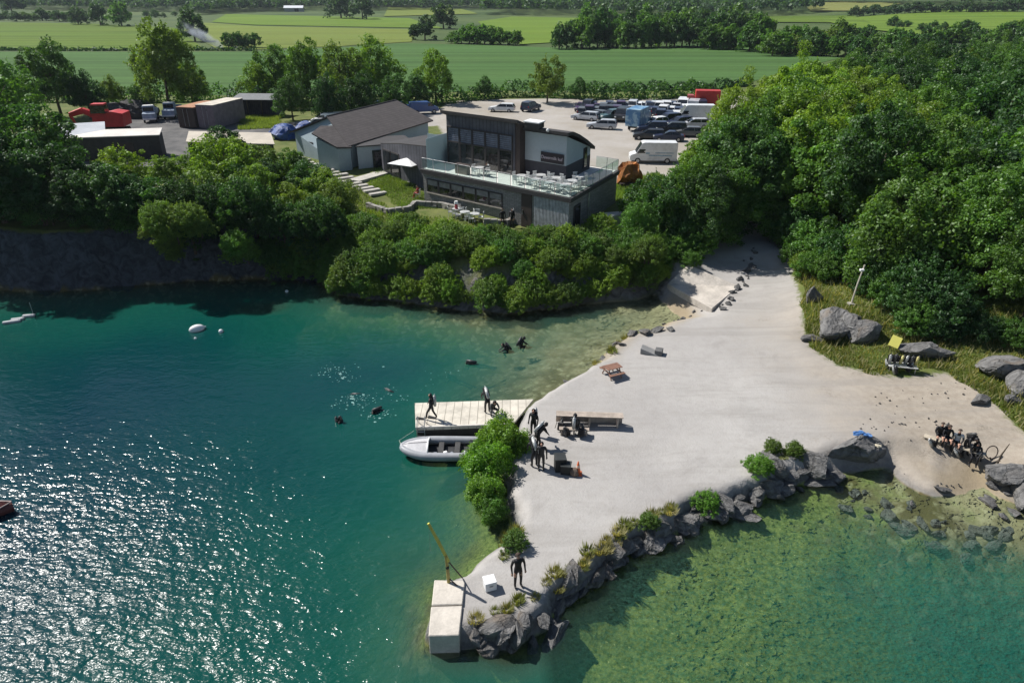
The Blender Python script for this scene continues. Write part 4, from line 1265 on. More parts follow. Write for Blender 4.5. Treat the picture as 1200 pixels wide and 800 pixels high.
# porch wing towards the lake
pm = MB().prism([HH(1.4, -3.4), HH(2.2, -5.6), HH(5.3, -5.9), HH(6.1, -4.6), HH(5.5, -3.6), HH(2, -2)], 3.6, [8.2, 7.95, 7.05, 6.95, 7.05, 8.2])
pw = hpart(pm, 'porch', BLUEREND)
prf = MB()
slab(prf, [(*HH(1.1, -3.2), 8.75), (*HH(1.9, -5.9), 8.42), (*HH(5.4, -6.2), 7.2), (*HH(6.4, -4.7), 6.98), (*HH(2, -1.5), 8.6)], .14)
hpart(prf, 'porch_roof', SLATEROOF)
hpart(MB().prism([(-19.7, 80.95), (-19.5, 80.75), (-19.3, 80.9), (-19.5, 81.1)], 3.9, 7.0), 'downpipe', RUBBER)
fw = MB().prism([(-17.9, 81.3), (-14.2, 82.9), (-12.0, 84.6), (-13.5, 88), (-16.5, 87)], 3.6, 7.0)
hpart(fw, 'front_wing', RENDER)
hpart(MB().prism([(-18.0, 81.1), (-14.1, 82.7), (-11.8, 84.5), (-13.4, 88.2), (-16.6, 87.2)], 7.003, 7.12), 'flat_roof', ROOFDK)
a, b = Vector((-16.3, 81.93)), Vector((-14.6, 82.67))
n_ = Vector((.4, -.92)) * .06
ddr = hpart(MB().prism([(a + n_)[:], (b + n_)[:], (b - n_ * .3)[:], (a - n_ * .3)[:]], 4.2, 6.5), 'door', M((.02, .03, .025), .4, key='door'))
a2, b2 = a.lerp(b, .1), a.lerp(b, .9)
hpart(MB().prism([(a2 + n_ * 1.6)[:], (b2 + n_ * 1.6)[:], (b2 + n_ * 1.02)[:], (a2 + n_ * 1.02)[:]], 4.4, 6.3), 'pane', PANE, ddr)
hpart(MB().box((-20.9, 81.75, 6.3), (.5, .12, .12)), 'wall_lamp', WHITE)
gp0, gp1 = Vector(HH(-3.6, -.75)), Vector(HH(-1.9, -1.35))
hpart(MB().prism([gp0[:], gp1[:], (gp1 + RD * .1)[:], (gp0 + RD * .1)[:]], 4.2, 6.4), 'door', ROOFDK)

# ------------------------------------------------------------------ garden steps, walls, parasol
stp = tag(empty('garden_steps', (-18.5, 77, 4)), 'flight of pale stone steps descending the grass below the gabled house', 'steps')
s0, s1 = Vector((-24.6, 83.6, 5.0)), Vector((-14.0, 71.4, 3.7))
dirn = (s1 - s0).normalized(); perp = Vector((.80, .55, 0))
for i in range(14):
    c = s0.lerp(s1, i / 13)
    z = max(H(c.x, c.y) + .12, 3.0)
    L = 1.35 if i not in (6, 7) else 1.9
    a = math.atan2(perp.y, perp.x)
    o = MB().box((0, 0, 0), (L * 1.35, .62, .22), a).build('tread', CONC, stp, bevel=.02)
    o.location = Vector((c.x, c.y, z)) - stp.location
for (x0, y0, x1, y1, n, lab) in ((415, 213, 460, 200, 0, 'pale concrete path slab from the steps to the house door'),):
    p, q = P(x0, y0, 4.3), P(x1, y1, 4.3)
    d = (q - p).normalized(); w = Vector((-d.y, d.x, 0)) * .8
    tag(MB().prism([(p + w)[:2], (q + w)[:2], (q - w)[:2], (p - w)[:2]], 3.7, max(H(p.x, p.y), H(q.x, q.y)) + .14).build('path_slab', CONC), kind='structure')
def rubble_wall(pix, h, t, label, z=4.0):
    pts = [Vector(P(x, y, z)) for x, y in pix]
    m = MB()
    rng = random.Random(int(pix[0][0]))
    for a, b in zip(pts[:-1], pts[1:]):
        L = (b - a).length
        n = max(1, int(L / .55))
        for i in range(n):
            c = a.lerp(b, (i + .5) / n)
            g = H(c.x, c.y)
            for k in range(max(1, int(h / .3))):
                m.box((c.x + rng.uniform(-.05, .05), c.y + rng.uniform(-.05, .05), g + .12 + k * .28), (L / n * rng.uniform(.85, 1.0), t * rng.uniform(.8, 1.1), .27), math.atan2((b - a).y, (b - a).x) + rng.uniform(-.1, .1))
    o = m.build('stone_wall', M((.24, .23, .21), .9, var=.35, scale=1.5, key='rubble'))
    return tag(o, label, 'wall')
rubble_wall([(430, 242), (455, 250), (480, 247), (486, 240), (520, 243), (540, 250)], .6, .45, 'low rubble wall curving round the lawn below the parasol', 3.9)
rubble_wall([(566, 262), (592, 262), (622, 252)], .6, .4, 'low rubble wall at the foot of the building beside the dark door', 4)
tag(MB().prism([P(705, 266, 4)[:2], P(731, 262, 4)[:2], P(733, 258, 4)[:2], P(708, 260, 4)[:2]], 3.2, 4.9).build('low_wall', CONC, bevel=.03), 'plain grey concrete wall at the shaded right end of the building', 'wall')

ps = tag(empty('parasol', P(480, 216, 4.0)), 'square white parasol standing open at the left end of the terrace building', 'parasol')
MB().tube((0, 0, 0), (0, 0, 2.7), .04).build('pole', STEEL, ps)
MB().add([(-1.6, -1.6, 2.25), (1.6, -1.6, 2.25), (1.6, 1.6, 2.25), (-1.6, 1.6, 2.25), (0, 0, 2.75), (-1.6, -1.6, 2.2), (1.6, -1.6, 2.2), (1.6, 1.6, 2.2), (-1.6, 1.6, 2.2), (0, 0, 2.7)],
  [(0, 1, 4), (1, 2, 4), (2, 3, 4), (3, 0, 4), (6, 5, 9), (7, 6, 9), (8, 7, 9), (5, 8, 9), (0, 5, 6, 1), (1, 6, 7, 2), (2, 7, 8, 3), (3, 8, 5, 0)]).build('canopy', WHITE, ps)
MB().tube((0, 0, 0), (0, 0, .12), .3).build('base', CONC, ps)
ps.location.z = H(ps.location.x, ps.location.y); ps.rotation_euler.z = -.5

# patio furniture
def make_chair(mat):
    r = empty('patio_chair')
    MB().box((0, 0, .45), (.46, .46, .04)).build('seat', mat, r)
    m = MB()
    for k in range(4):
        m.box((-.17 + k * .113, -.22, .68), (.06, .03, .42))
    m.box((0, -.22, .9), (.46, .04, .06))
    m.build('backrest', mat, r)
    for x in (-.2, .2):
        for y in (-.2, .2):
            MB().tube((x, y, 0), (x * .95, y * .95, .44), .018, n=5).build('leg', mat, r)
    return r
def make_table(mat):
    r = empty('patio_table')
    MB().tube((0, 0, .7), (0, 0, .74), .48, n=16).build('table_top', mat, r)
    MB().tube((0, 0, .05), (0, 0, .7), .035).build('stem', STEEL, r)
    MB().tube((0, 0, 0), (0, 0, .05), .24, n=12).build('base', STEEL, r)
    return r
LMET = M((.66, .67, .66), .35, .3, var=.1, key='pale_metal')
GREYM = M((.25, .27, .29), .45, .2, var=.2, key='grey_metal')
ch0, tb0 = make_chair(LMET), make_table(LMET)
cfirst = tfirst = True
rr = random.Random(3)
deck_sets = [(a, b) for a, b in ((1.1, 1.3), (2.6, 1.2), (4.2, 1.3), (1.2, 2.9), (2.9, 2.9), (4.6, 2.9), (6.1, 1.6), (1.2, 4.6), (11.2, 1.7))]
for a, b in deck_sets:
    x, y = B(a, b)
    if tfirst:
        t_, tfirst = tb0, False
        t_.location = (x, y, 7.26)
    else:
        t_ = copy_tree(tb0, (x, y, 7.26), rr.uniform(0, 3))
    tag(t_, 'pale metal round table on the white roof terrace', 'table', 'tables on the roof terrace')
    for k in range(4):
        an = k * PI / 2 + rr.uniform(-.3, .3) + .6
        d = rr.uniform(.58, .72)
        l = (x + math.cos(an) * d, y + math.sin(an) * d, 7.26)
        if cfirst:
            c_, cfirst = ch0, False
            c_.location = l; c_.rotation_euler.z = an + PI / 2
        else:
            c_ = copy_tree(ch0, l, an + PI / 2)
        tag(c_, 'pale metal chair drawn up to a round table on the roof terrace', 'chair', 'chairs on the roof terrace')
for px, py in ((545, 256), (556, 258), (536, 252)):
    p = P(px, py, 4.1); z = H(p.x, p.y)
    t_ = copy_tree(tb0, (p.x, p.y, z), 0, None, 'grey table on the lower patio in front of the window strip', 'tables on the lower patio')
    for k in range(4):
        an = k * PI / 2 + rr.uniform(-.4, .4)
        copy_tree(ch0, (p.x + math.cos(an) * .65, p.y + math.sin(an) * .65, z), an + PI / 2, None, 'grey chair at the lower patio tables in front of the window strip', 'chairs on the lower patio')
hb = tag(empty('high_chair', (*P(535, 250, 4.3)[:2], H(*P(535, 250, 4.3)[:2]))), 'red and white folded parasol stand on the lower patio', 'parasol')
MB().tube((0, 0, 0), (0, 0, 1.5), .03).build('pole', STEEL, hb)
MB().tube((0, 0, .7), (0, 0, 1.25), .16, .12).build('cover', M((.4, .05, .06), .8, key='red_cloth'), hb)
MB().tube((0, 0, 1.251), (0, 0, 1.5), .2, .16).build('cap', WHITE, hb)
hb.name = 'folded_parasol'
pb = tag(empty('planter', (*B(12.9, 1.0), 7.26)), 'weathered timber planter box standing on the roof terrace', 'planter')
MB().box((0, 0, .45), (1.5, .5, .9), ang).build('box', stripes('boards', (.27, .23, .19), (.1, .08, .06), 'Z', .15, .12), pb)
MB().box((0, 0, .92), (1.56, .56, .05), ang).build('rim', BROWN, pb)
og = tag(empty('tarpaulin_heap', (*P(737, 215, 4)[:2], 4)), 'orange rust covered heap standing at the right end of the building', 'heap')

def rock_mesh(name, seed, sx, sy, sz, sub=2, cuts=5, rough=.12):
    rng = random.Random(seed)
    bm = bmesh.new()
    bmesh.ops.create_icosphere(bm, subdivisions=sub, radius=1)
    planes = []
    for _ in range(cuts):
        n = Vector((rng.gauss(0, 1), rng.gauss(0, 1), rng.gauss(0, .8))).normalized()
        planes.append((n, rng.uniform(.45, .75)))
    for v in bm.verts:
        for n, d in planes:
            k = v.co.dot(n) - d
            if k > 0:
                v.co -= n * k * .92
        f = Vector((math.sin(v.co.y * 5 + seed) + math.sin(v.co.z * 7 + seed * 2), math.sin(v.co.z * 5 + seed * 3) + math.sin(v.co.x * 8), math.sin(v.co.x * 6 + seed) + math.sin(v.co.y * 9)))
        v.co += f * rough * .35 + Vector((rng.gauss(0, 1), rng.gauss(0, 1), rng.gauss(0, 1))) * rough * .22
        v.co = Vector((v.co.x * sx, v.co.y * sy, v.co.z * sz))
    me = bpy.data.meshes.new(name)
    bm.to_mesh(me)
    bm.free()
    return me
link('cover', rock_mesh('cover', 4, 1.3, 1.1, 1.5, 3, 4, .25), M((.33, .13, .035), .75, var=.4, scale=2, key='orange_tarp'), og).location.z = .9
MB().box((0, 0, .1), (2.2, 1.8, .2)).build('pallet', BROWN, og)

# ------------------------------------------------------------------ vehicles
def side_prism(m, prof, w0, w1=None, zsplit=None):
    """side outline (x,z) closed, extruded across y; points above zsplit use half width w1"""
    w1 = w0 if w1 is None else w1
    n = len(prof)
    hw = [w1 if (zsplit is not None and z > zsplit) else w0 for x, z in prof]
    vs = [(x, -h, z) for (x, z), h in zip(prof, hw)] + [(x, h, z) for (x, z), h in zip(prof, hw)]
    fs = [tuple(range(n)), tuple(range(2 * n - 1, n - 1, -1))] + [(i, n + i, n + (i + 1) % n, (i + 1) % n) for i in range(n)]
    m.add(vs, fs)
    return m
HUB = M((.4, .4, .41), .4, .6, key='hub')
LAMP = M((.75, .75, .72), .2, var=.05, key='lamp_lens')
TAIL = M((.4, .02, .02), .3, key='tail_lens')
def wheels(root, xf, xr, hw, r=.32):
    for x in (xf, xr):
        for s in (-1, 1):
            y = s * hw
            w = MB().tube((x, y - .1, r), (x, y + .1, r), r, n=14).build('wheel', RUBBER, root)
            MB().tube((x, y + s * .101, r), (x, y + s * .115, r), r * .62, n=10).build('rim', HUB, w)
def make_car(kind):
    root = empty('parked_car')
    if kind == 'hatch':
        L, hw, low, roof = 4.0, .84, [(-1.95, .3), (-2.0, .6), (-1.93, .92), (1.05, .95), (1.85, .78), (2.0, .55), (1.95, .3)], [(-1.75, 1.38), (-1.5, 1.45), (.05, 1.45), (.25, 1.38)]
        glass = [(-1.93, .92), (-1.72, 1.37), (.22, 1.37), (1.0, .94)]
    elif kind == 'estate':
        L, hw, low, roof = 4.7, .87, [(-2.3, .3), (-2.36, .6), (-2.3, .93), (1.0, .95), (2.1, .78), (2.35, .55), (2.3, .3)], [(-2.1, 1.38), (-1.9, 1.46), (-.05, 1.46), (.2, 1.39)]
        glass = [(-2.3, .93), (-2.08, 1.38), (.18, 1.38), (.95, .94)]
    elif kind == 'suv':
        L, hw, low, roof = 4.6, .93, [(-2.2, .38), (-2.28, .7), (-2.24, 1.08), (.95, 1.1), (2.0, .98), (2.25, .7), (2.2, .38)], [(-2.1, 1.68), (-1.95, 1.76), (-.05, 1.76), (.2, 1.68)]
        glass = [(-2.22, 1.08), (-2.08, 1.67), (.18, 1.67), (.92, 1.09)]
    else:
        L, hw, low, roof = 4.4, .85, [(-2.15, .3), (-2.2, .6), (-2.12, .9), (-1.3, .95), (.95, .95), (2.0, .78), (2.2, .55), (2.15, .3)], [(-1.0, 1.34), (-.85, 1.41), (-.1, 1.41), (.1, 1.35)]
        glass = [(-1.7, .93), (-.98, 1.34), (.08, 1.34), (.9, .94)]
    bd = side_prism(MB(), low, hw, hw * .93, .85)
    side_prism(bd, [(roof[0][0], roof[0][1] - .02), roof[1], roof[2], (roof[3][0], roof[3][1] - .02)], hw * .76)
    for x0, x1 in ((glass[1][0] + .02, glass[0][0] + .02), (glass[2][0], glass[3][0])):
        for s in (-1, 1):
            bd.tube((x0, s * hw * .76, glass[1][1]), (x1, s * hw * .9, glass[0][1]), .045, n=4)
    xm = (glass[1][0] + glass[2][0]) / 2
    for s in (-1, 1):
        bd.tube((xm, s * hw * .765, glass[1][1]), (xm - .05, s * hw * .93, glass[0][1]), .04, n=4)
        bd.box((glass[3][0] - .15, s * (hw + .05), glass[3][1] + .08), (.16, .2, .13))
    bd.build('body', PAINT, root)
    side_prism(MB(), glass, hw * .91, hw * .75, glass[0][1] + .1).build('window', GLASSD, root)
    wheels(root, L * .31, -L * .31, hw - .06, .34 if kind == 'suv' else .31)
    for s in (-1, 1):
        MB().box((low[-2][0] - .06, s * hw * .7, low[-3][1] - .08), (.16, .34, .14)).build('headlight', LAMP, root)
        MB().box((low[1][0] + .03, s * hw * .8, low[2][1] - .12), (.1, .18, .2)).build('tail_light', TAIL, root)
    return root
def make_van(big=False, box=None):
    root = empty('parked_van')
    L, hh, hw = (5.9, 2.6, 1.0) if big else (4.9, 1.98, .95)
    x0, x1 = -L / 2, L / 2
    prof = [(x0, .4), (x0, hh - .08), (x0 + .1, hh), (x1 - 1.75, hh), (x1 - 1.5, hh - .08), (x1 - .75, 1.28), (x1 - .1, 1.05), (x1, .75), (x1 - .03, .4)]
    side_prism(MB(), prof, hw, hw * .93, 1.4).build('body', PAINT, root)
    ws = MB()
    ws.add([(x1 - 1.42, -hw * .84, hh - .13), (x1 - 1.42, hw * .84, hh - .13), (x1 - .76, hw * .88, 1.33), (x1 - .76, -hw * .88, 1.33),
            (x1 - 1.46, -hw * .84, hh - .17), (x1 - 1.46, hw * .84, hh - .17), (x1 - .80, hw * .88, 1.27), (x1 - .80, -hw * .88, 1.27)], [(0, 3, 2, 1), (4, 5, 6, 7), (0, 1, 5, 4), (2, 3, 7, 6), (1, 2, 6, 5), (3, 0, 4, 7)])
    ws.build('windscreen', GLASSD, root)
    for s in (-1, 1):
        MB().prism([(x1 - 1.9, s * hw * .94), (x1 - 1.1, s * hw * .97), (x1 - 1.1, s * hw * 1.01), (x1 - 1.9, s * hw * .98)], 1.3, 1.78).build('side_window', GLASSD, root)
        MB().box((x1 - .98, s * (hw + .1), 1.42), (.1, .22, .26)).build('mirror', BLACK, root)
        MB().box((x1 - .02, s * hw * .72, .85), (.08, .3, .2)).build('headlight', LAMP, root)
    MB().box((x0 - .03, 0, .5), (.1, hw * 1.9, .16)).build('bumper', RUBBER, root)
    wheels(root, L * .33, -L * .3, hw - .08, .36)
    return root
def make_truck(boxcol):
    root = empty('box_truck')
    side_prism(MB(), [(1.3, .6), (1.3, 2.2), (1.5, 2.45), (2.5, 2.45), (2.85, 1.5), (2.95, .6)], 1.05, .98, 1.6).build('cab', PAINT, root)
    MB().add([(2.56, -.85, 2.32), (2.56, .85, 2.32), (2.87, .9, 1.58), (2.87, -.9, 1.58), (2.5, -.85, 2.3), (2.5, .85, 2.3), (2.8, .9, 1.56), (2.8, -.9, 1.56)], [(0, 3, 2, 1), (0, 1, 5, 4), (1, 2, 6, 5), (2, 3, 7, 6), (3, 0, 4, 7)]).build('windscreen', GLASSD, root)
    MB().box((-.95, 0, 2.05), (4.3, 2.3, 2.5)).build('box_body', boxcol, root, bevel=.04)
    MB().box((0, 0, .62), (5.6, .9, .2)).build('chassis', RUBBER, root)
    MB().box((2.98, 0, .62), (.12, 2.0, .25)).build('bumper', WHITE, root)
    wheels(root, 2.0, -1.6, .95, .42)
    return root
CARK = {k: make_car(k) for k in ('hatch', 'estate', 'suv', 'saloon')}
VANS, VANB = make_van(), make_van(True)
used = set()
def park(proto, px, py, deg, color, label, cat, group=None, name=None):
    p = G(px, py) if not isinstance(px, tuple) else Vector((*px, H(*px)))
    if proto.name not in used:
        used.add(proto.name)
        KIDS[proto.name] = [(c, kids(c)) for c in kids(proto)]
        proto.location = p; proto.rotation_euler.z = R(deg)
        for c in [proto] + [x for a, b in KIDS[proto.name] for x in [a] + b]:
            c.color = (*color, 1)
        o = tag(proto, label, cat, group)
    else:
        o = copy_tree(proto, p, R(deg), None, label, group, color, cat)
        o['category'] = cat
        if not group and 'group' in o:
            del o['group']
    return o
CC = dict(silver=(.5, .52, .55), white=(.75, .76, .76), black=(.015, .015, .018), navy=(.02, .03, .07), grey=(.12, .13, .14), purple=(.06, .03, .08), blue=(.04, .1, .28), teal=(.06, .12, .13), red=(.35, .03, .03))
park(CARK['estate'], 588, 131, 170, CC['white'], 'white estate car parked alone beyond the flat roof of the terrace building', 'car')
park(CARK['suv'], 622, 130, 60, CC['navy'], 'dark navy car parked by the hedge next to the lone white estate', 'car')
park(CARK['estate'], 705, 151, 168, CC['silver'], 'silver estate car parked across the front of the packed rows', 'car')
park(CARK['estate'], 686, 141, 152, CC['silver'], 'silver car standing askew at the near left corner of the packed rows', 'car')
park(CARK['hatch'], 698, 139, 140, CC['grey'], 'dark grey hatchback wedged beside the askew silver car', 'car')
park(CARK['suv'], 716, 141, 205, CC['teal'], 'dark green grey car parked left of the black van', 'car')
park(VANS, 729, 141, 250, CC['black'], 'black van parked against the blue box truck', 'van')
park(VANB, 764, 190, 176, CC['white'], 'large white van with pale blue lettering beside the trees', 'van')
# the faded blue panels of lettering on the big white van (too small in the photo to read)
vroot = VANB
for (x0, x1, z0, z1, s) in ((-2.5, -1.3, 1.75, 2.0, 1), (-1.1, .3, 1.75, 1.98, 1), (-2.5, -.2, 1.3, 1.48, 1), (-2.3, .6, .95, 1.1, 1), (.5, 1.0, 1.2, 1.7, 1)):
    MB().prism([(x0, 1.003), (x1, 1.003), (x1, 1.012), (x0, 1.012)], z0, min(z1, 1.395) if z0 < 1.39 else z1).build('lettering', M((.3, .42, .5), .5, var=.4, scale=5, key='van_letter'), vroot).location.y = -.07 if z0 > 1.39 else 0
for (px, py, dg, cl, kd, lab) in ((760, 163, 172, 'black', 'estate', 'black estate car at the front of the dark block of cars'), (783, 165, 172, 'navy', 'saloon', 'dark saloon at the front of the dark block of cars, half behind the tree'),
        (764, 156, 172, 'navy', 'suv', 'navy off-roader in the second line of the dark block of cars'), (786, 157, 172, 'black', 'suv', 'black off-roader in the second line of the dark block of cars'), (806, 160, 172, 'grey', 'hatch', 'grey hatchback at the tree end of the dark block of cars'),
        (768, 148, 205, 'white', 'hatch', 'white hatchback just right of the blue box truck'), (781, 146, 200, 'navy', 'suv', 'navy car between the white hatchback and the motorhome'), (795, 148, 200, 'navy', 'estate', 'dark estate right of the navy car in front of the motorhome'), (812, 150, 180, 'silver', 'estate', 'silver estate under the edge of the trees')):
    park(CARK[kd], px, py, dg, CC[cl], lab, 'car')
for k, px in enumerate((774, 783, 792, 801, 810)):
    park(CARK[('suv', 'hatch', 'estate', 'suv', 'hatch')[k]], px, 139.5, 78 + k * 3, CC[('navy', 'navy', 'white', 'grey', 'white')[k]], ('navy', 'small navy', 'white', 'grey', 'small white')[k] + ' car in the third row out from the hedge', 'car')
rc = random.Random(21)
xsr = [681 + 6.6 * k for k in range(22)]
for i, px in enumerate(xsr):
    left = px < 735
    cl = rc.choice(['black', 'purple', 'navy', 'black', 'grey']) if left else rc.choice(['white', 'silver', 'white', 'white', 'navy', 'white'])
    pr = CARK[rc.choice(['hatch', 'suv', 'estate', 'saloon'])] if rc.random() < .7 or left else VANS
    park(pr, px, 129.5 + rc.uniform(-.8, .8), 75 + rc.uniform(-8, 8) + (180 if rc.random() < .5 else 0), CC[cl], {'black': 'black', 'purple': 'dark purple', 'navy': 'navy', 'grey': 'grey', 'white': 'white', 'silver': 'silver'}[cl] + ' vehicle in the long back row along the hedge', 'van' if pr is VANS else 'car', cl + ' vehicles in the back row')
for px in (683, 691, 699, 707, 715, 723, 731, 739, 770, 778, 786, 794, 802, 811):
    cl = rc.choice(['black', 'navy', 'grey', 'purple']) if px < 740 else rc.choice(['navy', 'white', 'white', 'silver'])
    park(CARK[rc.choice(['hatch', 'suv', 'estate'])], px, 134.5 + rc.uniform(-.6, .6), 75 + rc.uniform(-8, 8), CC[cl], {'black': 'black', 'navy': 'navy', 'grey': 'grey', 'purple': 'dark purple', 'white': 'white', 'silver': 'silver'}[cl] + ' car in the second row out from the hedge', 'car', cl + ' cars in the second row')
def graphic():
    t = NT('truck_graphic')
    n = t.noise(.7, 4, .6, t.objc(), 1.0)
    return t.done(t.principled(t.mix(t.ramp(n, .45, .6), (.07, .19, .36), (.30, .45, .55)), .4))
bt = make_truck(graphic())
bt.name = 'box_truck'
for c in kids(bt):
    c.color = (.1, .2, .3, 1)
bt.location = G(748, 151); bt.rotation_euler.z = R(62)
tag(bt, 'blue box truck with a pale swirling graphic among the parked cars', 'truck')
rt = make_truck(M((.42, .035, .03), .5, var=.15, key='red_paint'))
for c in kids(rt):
    c.color = (.4, .03, .03, 1)
rt.location = G(821, 128); rt.rotation_euler.z = R(170)
tag(rt, 'bright red box truck at the right end of the back row', 'truck')
mh = copy_tree(VANB, G(813, 143), R(175), (1.05, 1.05, 1.05), 'white motorhome with a dark side window near the trees', None, CC['white'], 'motorhome')
mh.name = 'motorhome'
# --- vehicles and sheds in the left yard
park(VANS, 385, 148, 200, CC['white'], 'white van parked behind the left gable of the house', 'van')
park(CARK['hatch'], 372, 150, 190, CC['white'], 'small white car between the blue tarpaulins and the gabled house', 'car')
park(VANS, 497, 133, 20, CC['blue'], 'pale blue van parked in the lane between house and hedge', 'van')
park(CARK['suv'], 472, 131, 20, CC['blue'], 'blue car on the lane behind the gabled roof', 'car')
park(CARK['saloon'], 448, 128, 10, CC['blue'], 'darker blue car further along the lane behind the gabled roof', 'car')
def lorry(px, py, deg, label):
    r = tag(empty('lorry', G(px, py), R(deg)), label, 'lorry')
    pale = M((.30, .36, .44), .5, var=.25, key='lorry_blue')
    side_prism(MB(), [(.2, .6), (.2, 2.2), (.4, 2.45), (1.3, 2.45), (1.5, 1.6), (2.3, 1.45), (2.45, .6)], .95, .85, 1.5).build('cab', pale, r)
    MB().box((.78, 0, 2.5), (.9, 1.5, .09)).build('cab_roof', WHITE, r)
    MB().box((1.43, 0, 2.0), (.1, 1.5, .6)).build('windscreen', GLASSD, r)
    MB().box((-1.3, 0, 1.05), (2.9, 2.0, .16)).build('flatbed', BROWN, r)
    m = MB()
    for y in (-.97, .97):
        m.box((-1.3, y, 1.42), (2.9, .05, .6))
    m.box((-2.72, 0, 1.42), (.05, 2.0, .6))
    m.build('side_board', pale, r)
    MB().box((2.5, 0, .65), (.12, 1.9, .22)).build('bumper', WHITE, r)
    wheels(r, 1.5, -1.7, .85, .42)
    return r
lorry(178, 142, -70, 'old pale blue lorry with a white roof facing the yard, left of the pair')
lorry(203, 138, -80, 'old pale blue lorry with a white roof facing the yard, beside the rusty container')
def ribbed(c, name, per=.28):
    return stripes(name, c, tuple(x * .6 for x in c), 'Y', per, .3, .6)
def container(px, py, deg, dims, wallc, roofc, label, z=None):
    p = G(px, py)
    r = tag(empty('shipping_container', p, R(deg)), label, 'container')
    L, Wd, h = dims
    MB().box((0, 0, h / 2 + .1), (Wd, L, h)).build('body', ribbed(wallc, 'ribbed_steel'), r)
    MB().box((0, 0, h + .14), (Wd + .08, L + .08, .08)).build('roof', M(roofc, .75, var=.3, scale=.7), r)
    for s in (-1, 1):
        d = MB().box((s * Wd * .25, -L / 2 - .03, h / 2 + .1), (Wd * .47, .05, h * .92)).build('door', M(tuple(c * .8 for c in wallc), .7, var=.2), r)
        MB().tube((s * Wd * .12, -L / 2 - .08, .3), (s * Wd * .12, -L / 2 - .08, h - .1), .025, n=5).build('lock_bar', STEEL, d)
    return r
container(262, 146, -13, (8, 2.9, 3.3), (.24, .19, .21), (.55, .5, .42), 'pale mauve shipping container with a cream roof, right of the rusty one')
container(237, 146, -12, (7, 2.9, 2.9), (.09, .065, .055), (.36, .18, .10), 'brown shipping container with a rusty orange roof')
sh = tag(empty('open_shed', G(305, 136), R(-4)), 'long dark open fronted shed with a grey roof behind the lawn', 'shed')
MB().box((0, 1.6, 1.5), (7.2, .2, 3.0)).build('rear_wall', DARKCLAD, sh)
for x in (-3.5, 3.5):
    MB().box((x, 0, 1.4), (.2, 3.0, 2.8)).build('end_wall', DARKCLAD, sh)
rm = MB(); slab(rm, [(-3.9, -1.9, 2.75), (3.9, -1.9, 2.75), (3.9, 2, 3.25), (-3.9, 2, 3.25)], .1)
rm.build('roof', M((.16, .165, .17), .7, var=.2, key='shed_roof'), sh)
for x in (-1.2, 1.2):
    MB().box((x, -1.7, 1.4), (.15, .15, 2.7)).build('post', BARK, sh)
def long_shed(pix, zr, label, roofc, wallc=(.05, .047, .045), fall=.35):
    """low shed whose roof corners the photo shows: front left, front right, back right, back left"""
    pts = [P(x, y, zr) for x, y in pix]
    c = sum(pts, Vector()) / 4
    r = tag(empty('long_shed', (c.x, c.y, H(c.x, c.y))), label, 'shed')
    z0 = zr - r.location.z
    loc = [(p.x - c.x, p.y - c.y) for p in pts]
    ins = [(x * .97, y * .97) for x, y in loc]
    MB().prism(ins, -.8, z0 - .05).build('wall', M(wallc, .85, var=.3), r)
    m = MB(); slab(m, [(*loc[0], z0), (*loc[1], z0), (*loc[2], z0 + fall), (*loc[3], z0 + fall)], .1)
    m.build('roof', M(roofc, .6, var=.12, scale=.4), r)
    a, b = Vector(ins[0]), Vector(ins[1])
    n = (b - a).orthogonal().normalized() * .04
    if n.y > 0: n = -n
    p, q = a.lerp(b, .55), a.lerp(b, .72)
    MB().prism([(p + n)[:], (q + n)[:], (q - n * .2)[:], (p - n * .2)[:]], .0, 2.0).build('door', BROWN, r)
    return r
long_shed([(68, 163), (187, 159), (191, 154), (125, 156)], 7.2, 'dark long shed with a white roof below the red digger', (.62, .58, .52))
long_shed([(60, 160), (124, 160), (124, 148), (62, 152)], 7.25, 'grey metal roofed shed left of the red digger', (.36, .38, .41), fall=.5)
long_shed([(218, 167), (322, 170), (318, 160), (222, 158)], 7.0, 'beige roofed low shed half hidden by the bushes above the cliff', (.46, .41, .33))
dg = tag(empty('excavator', G(132, 158), R(188)), 'red digger with a cab and folded boom standing beside the grey metal roof', 'digger')
dg.scale = (1.3, 1.3, 1.35)
RED = M((.5, .035, .03), .45, var=.2, key='digger_red')
for y in (-1.0, 1.0):
    m = MB()
    side_prism(m, [(-1.7, .25), (-1.5, .0), (1.5, 0), (1.7, .25), (1.6, .7), (-1.6, .7)], .25)
    m.build('track', RUBBER, dg).location.y = y
MB().box((0, 0, .85), (1.4, 1.5, .3)).build('turret', RUBBER, dg)
side_prism(MB(), [(-1.9, 1.0), (-1.95, 2.3), (-.9, 2.5), (1.2, 2.1), (1.3, 1.0)], 1.25, 1.15, 1.8).build('body', RED, dg)
cb = side_prism(MB(), [(-.2, 2.0), (-.2, 3.3), (1.1, 3.3), (1.45, 2.0)], .55).build('cab', RED, dg)
cb.location.y = .6
MB().box((.5, .6, 2.75), (1.5, 1.13, .8)).build('cab_glass', GLASSD, cb).location.y = -.6
bm_ = MB(); bm_.box((0, 0, 0), (.3, .35, .3)); bm_.path([(1.0, -.3, 1.9), (2.6, -.3, 2.5), (4.0, -.3, 2.1)], [.36, .34, .26], 6)
bm_.v = [v for v in bm_.v]
bm_.build('boom', RED, dg)
ar = MB().path([(4.0, -.3, 2.1), (3.6, -.3, 1.0)], [.18, .12], 6).build('arm', RED, dg)
MB().prism([(3.3, -.7), (3.95, -.7), (3.95, .1), (3.3, .1)], .6, 1.2).build('bucket', RUBBER, ar)
sk = tag(empty('skip', G(150, 138), R(5)), 'dark maroon skip with sloping ends beside the gravel heap', 'skip')
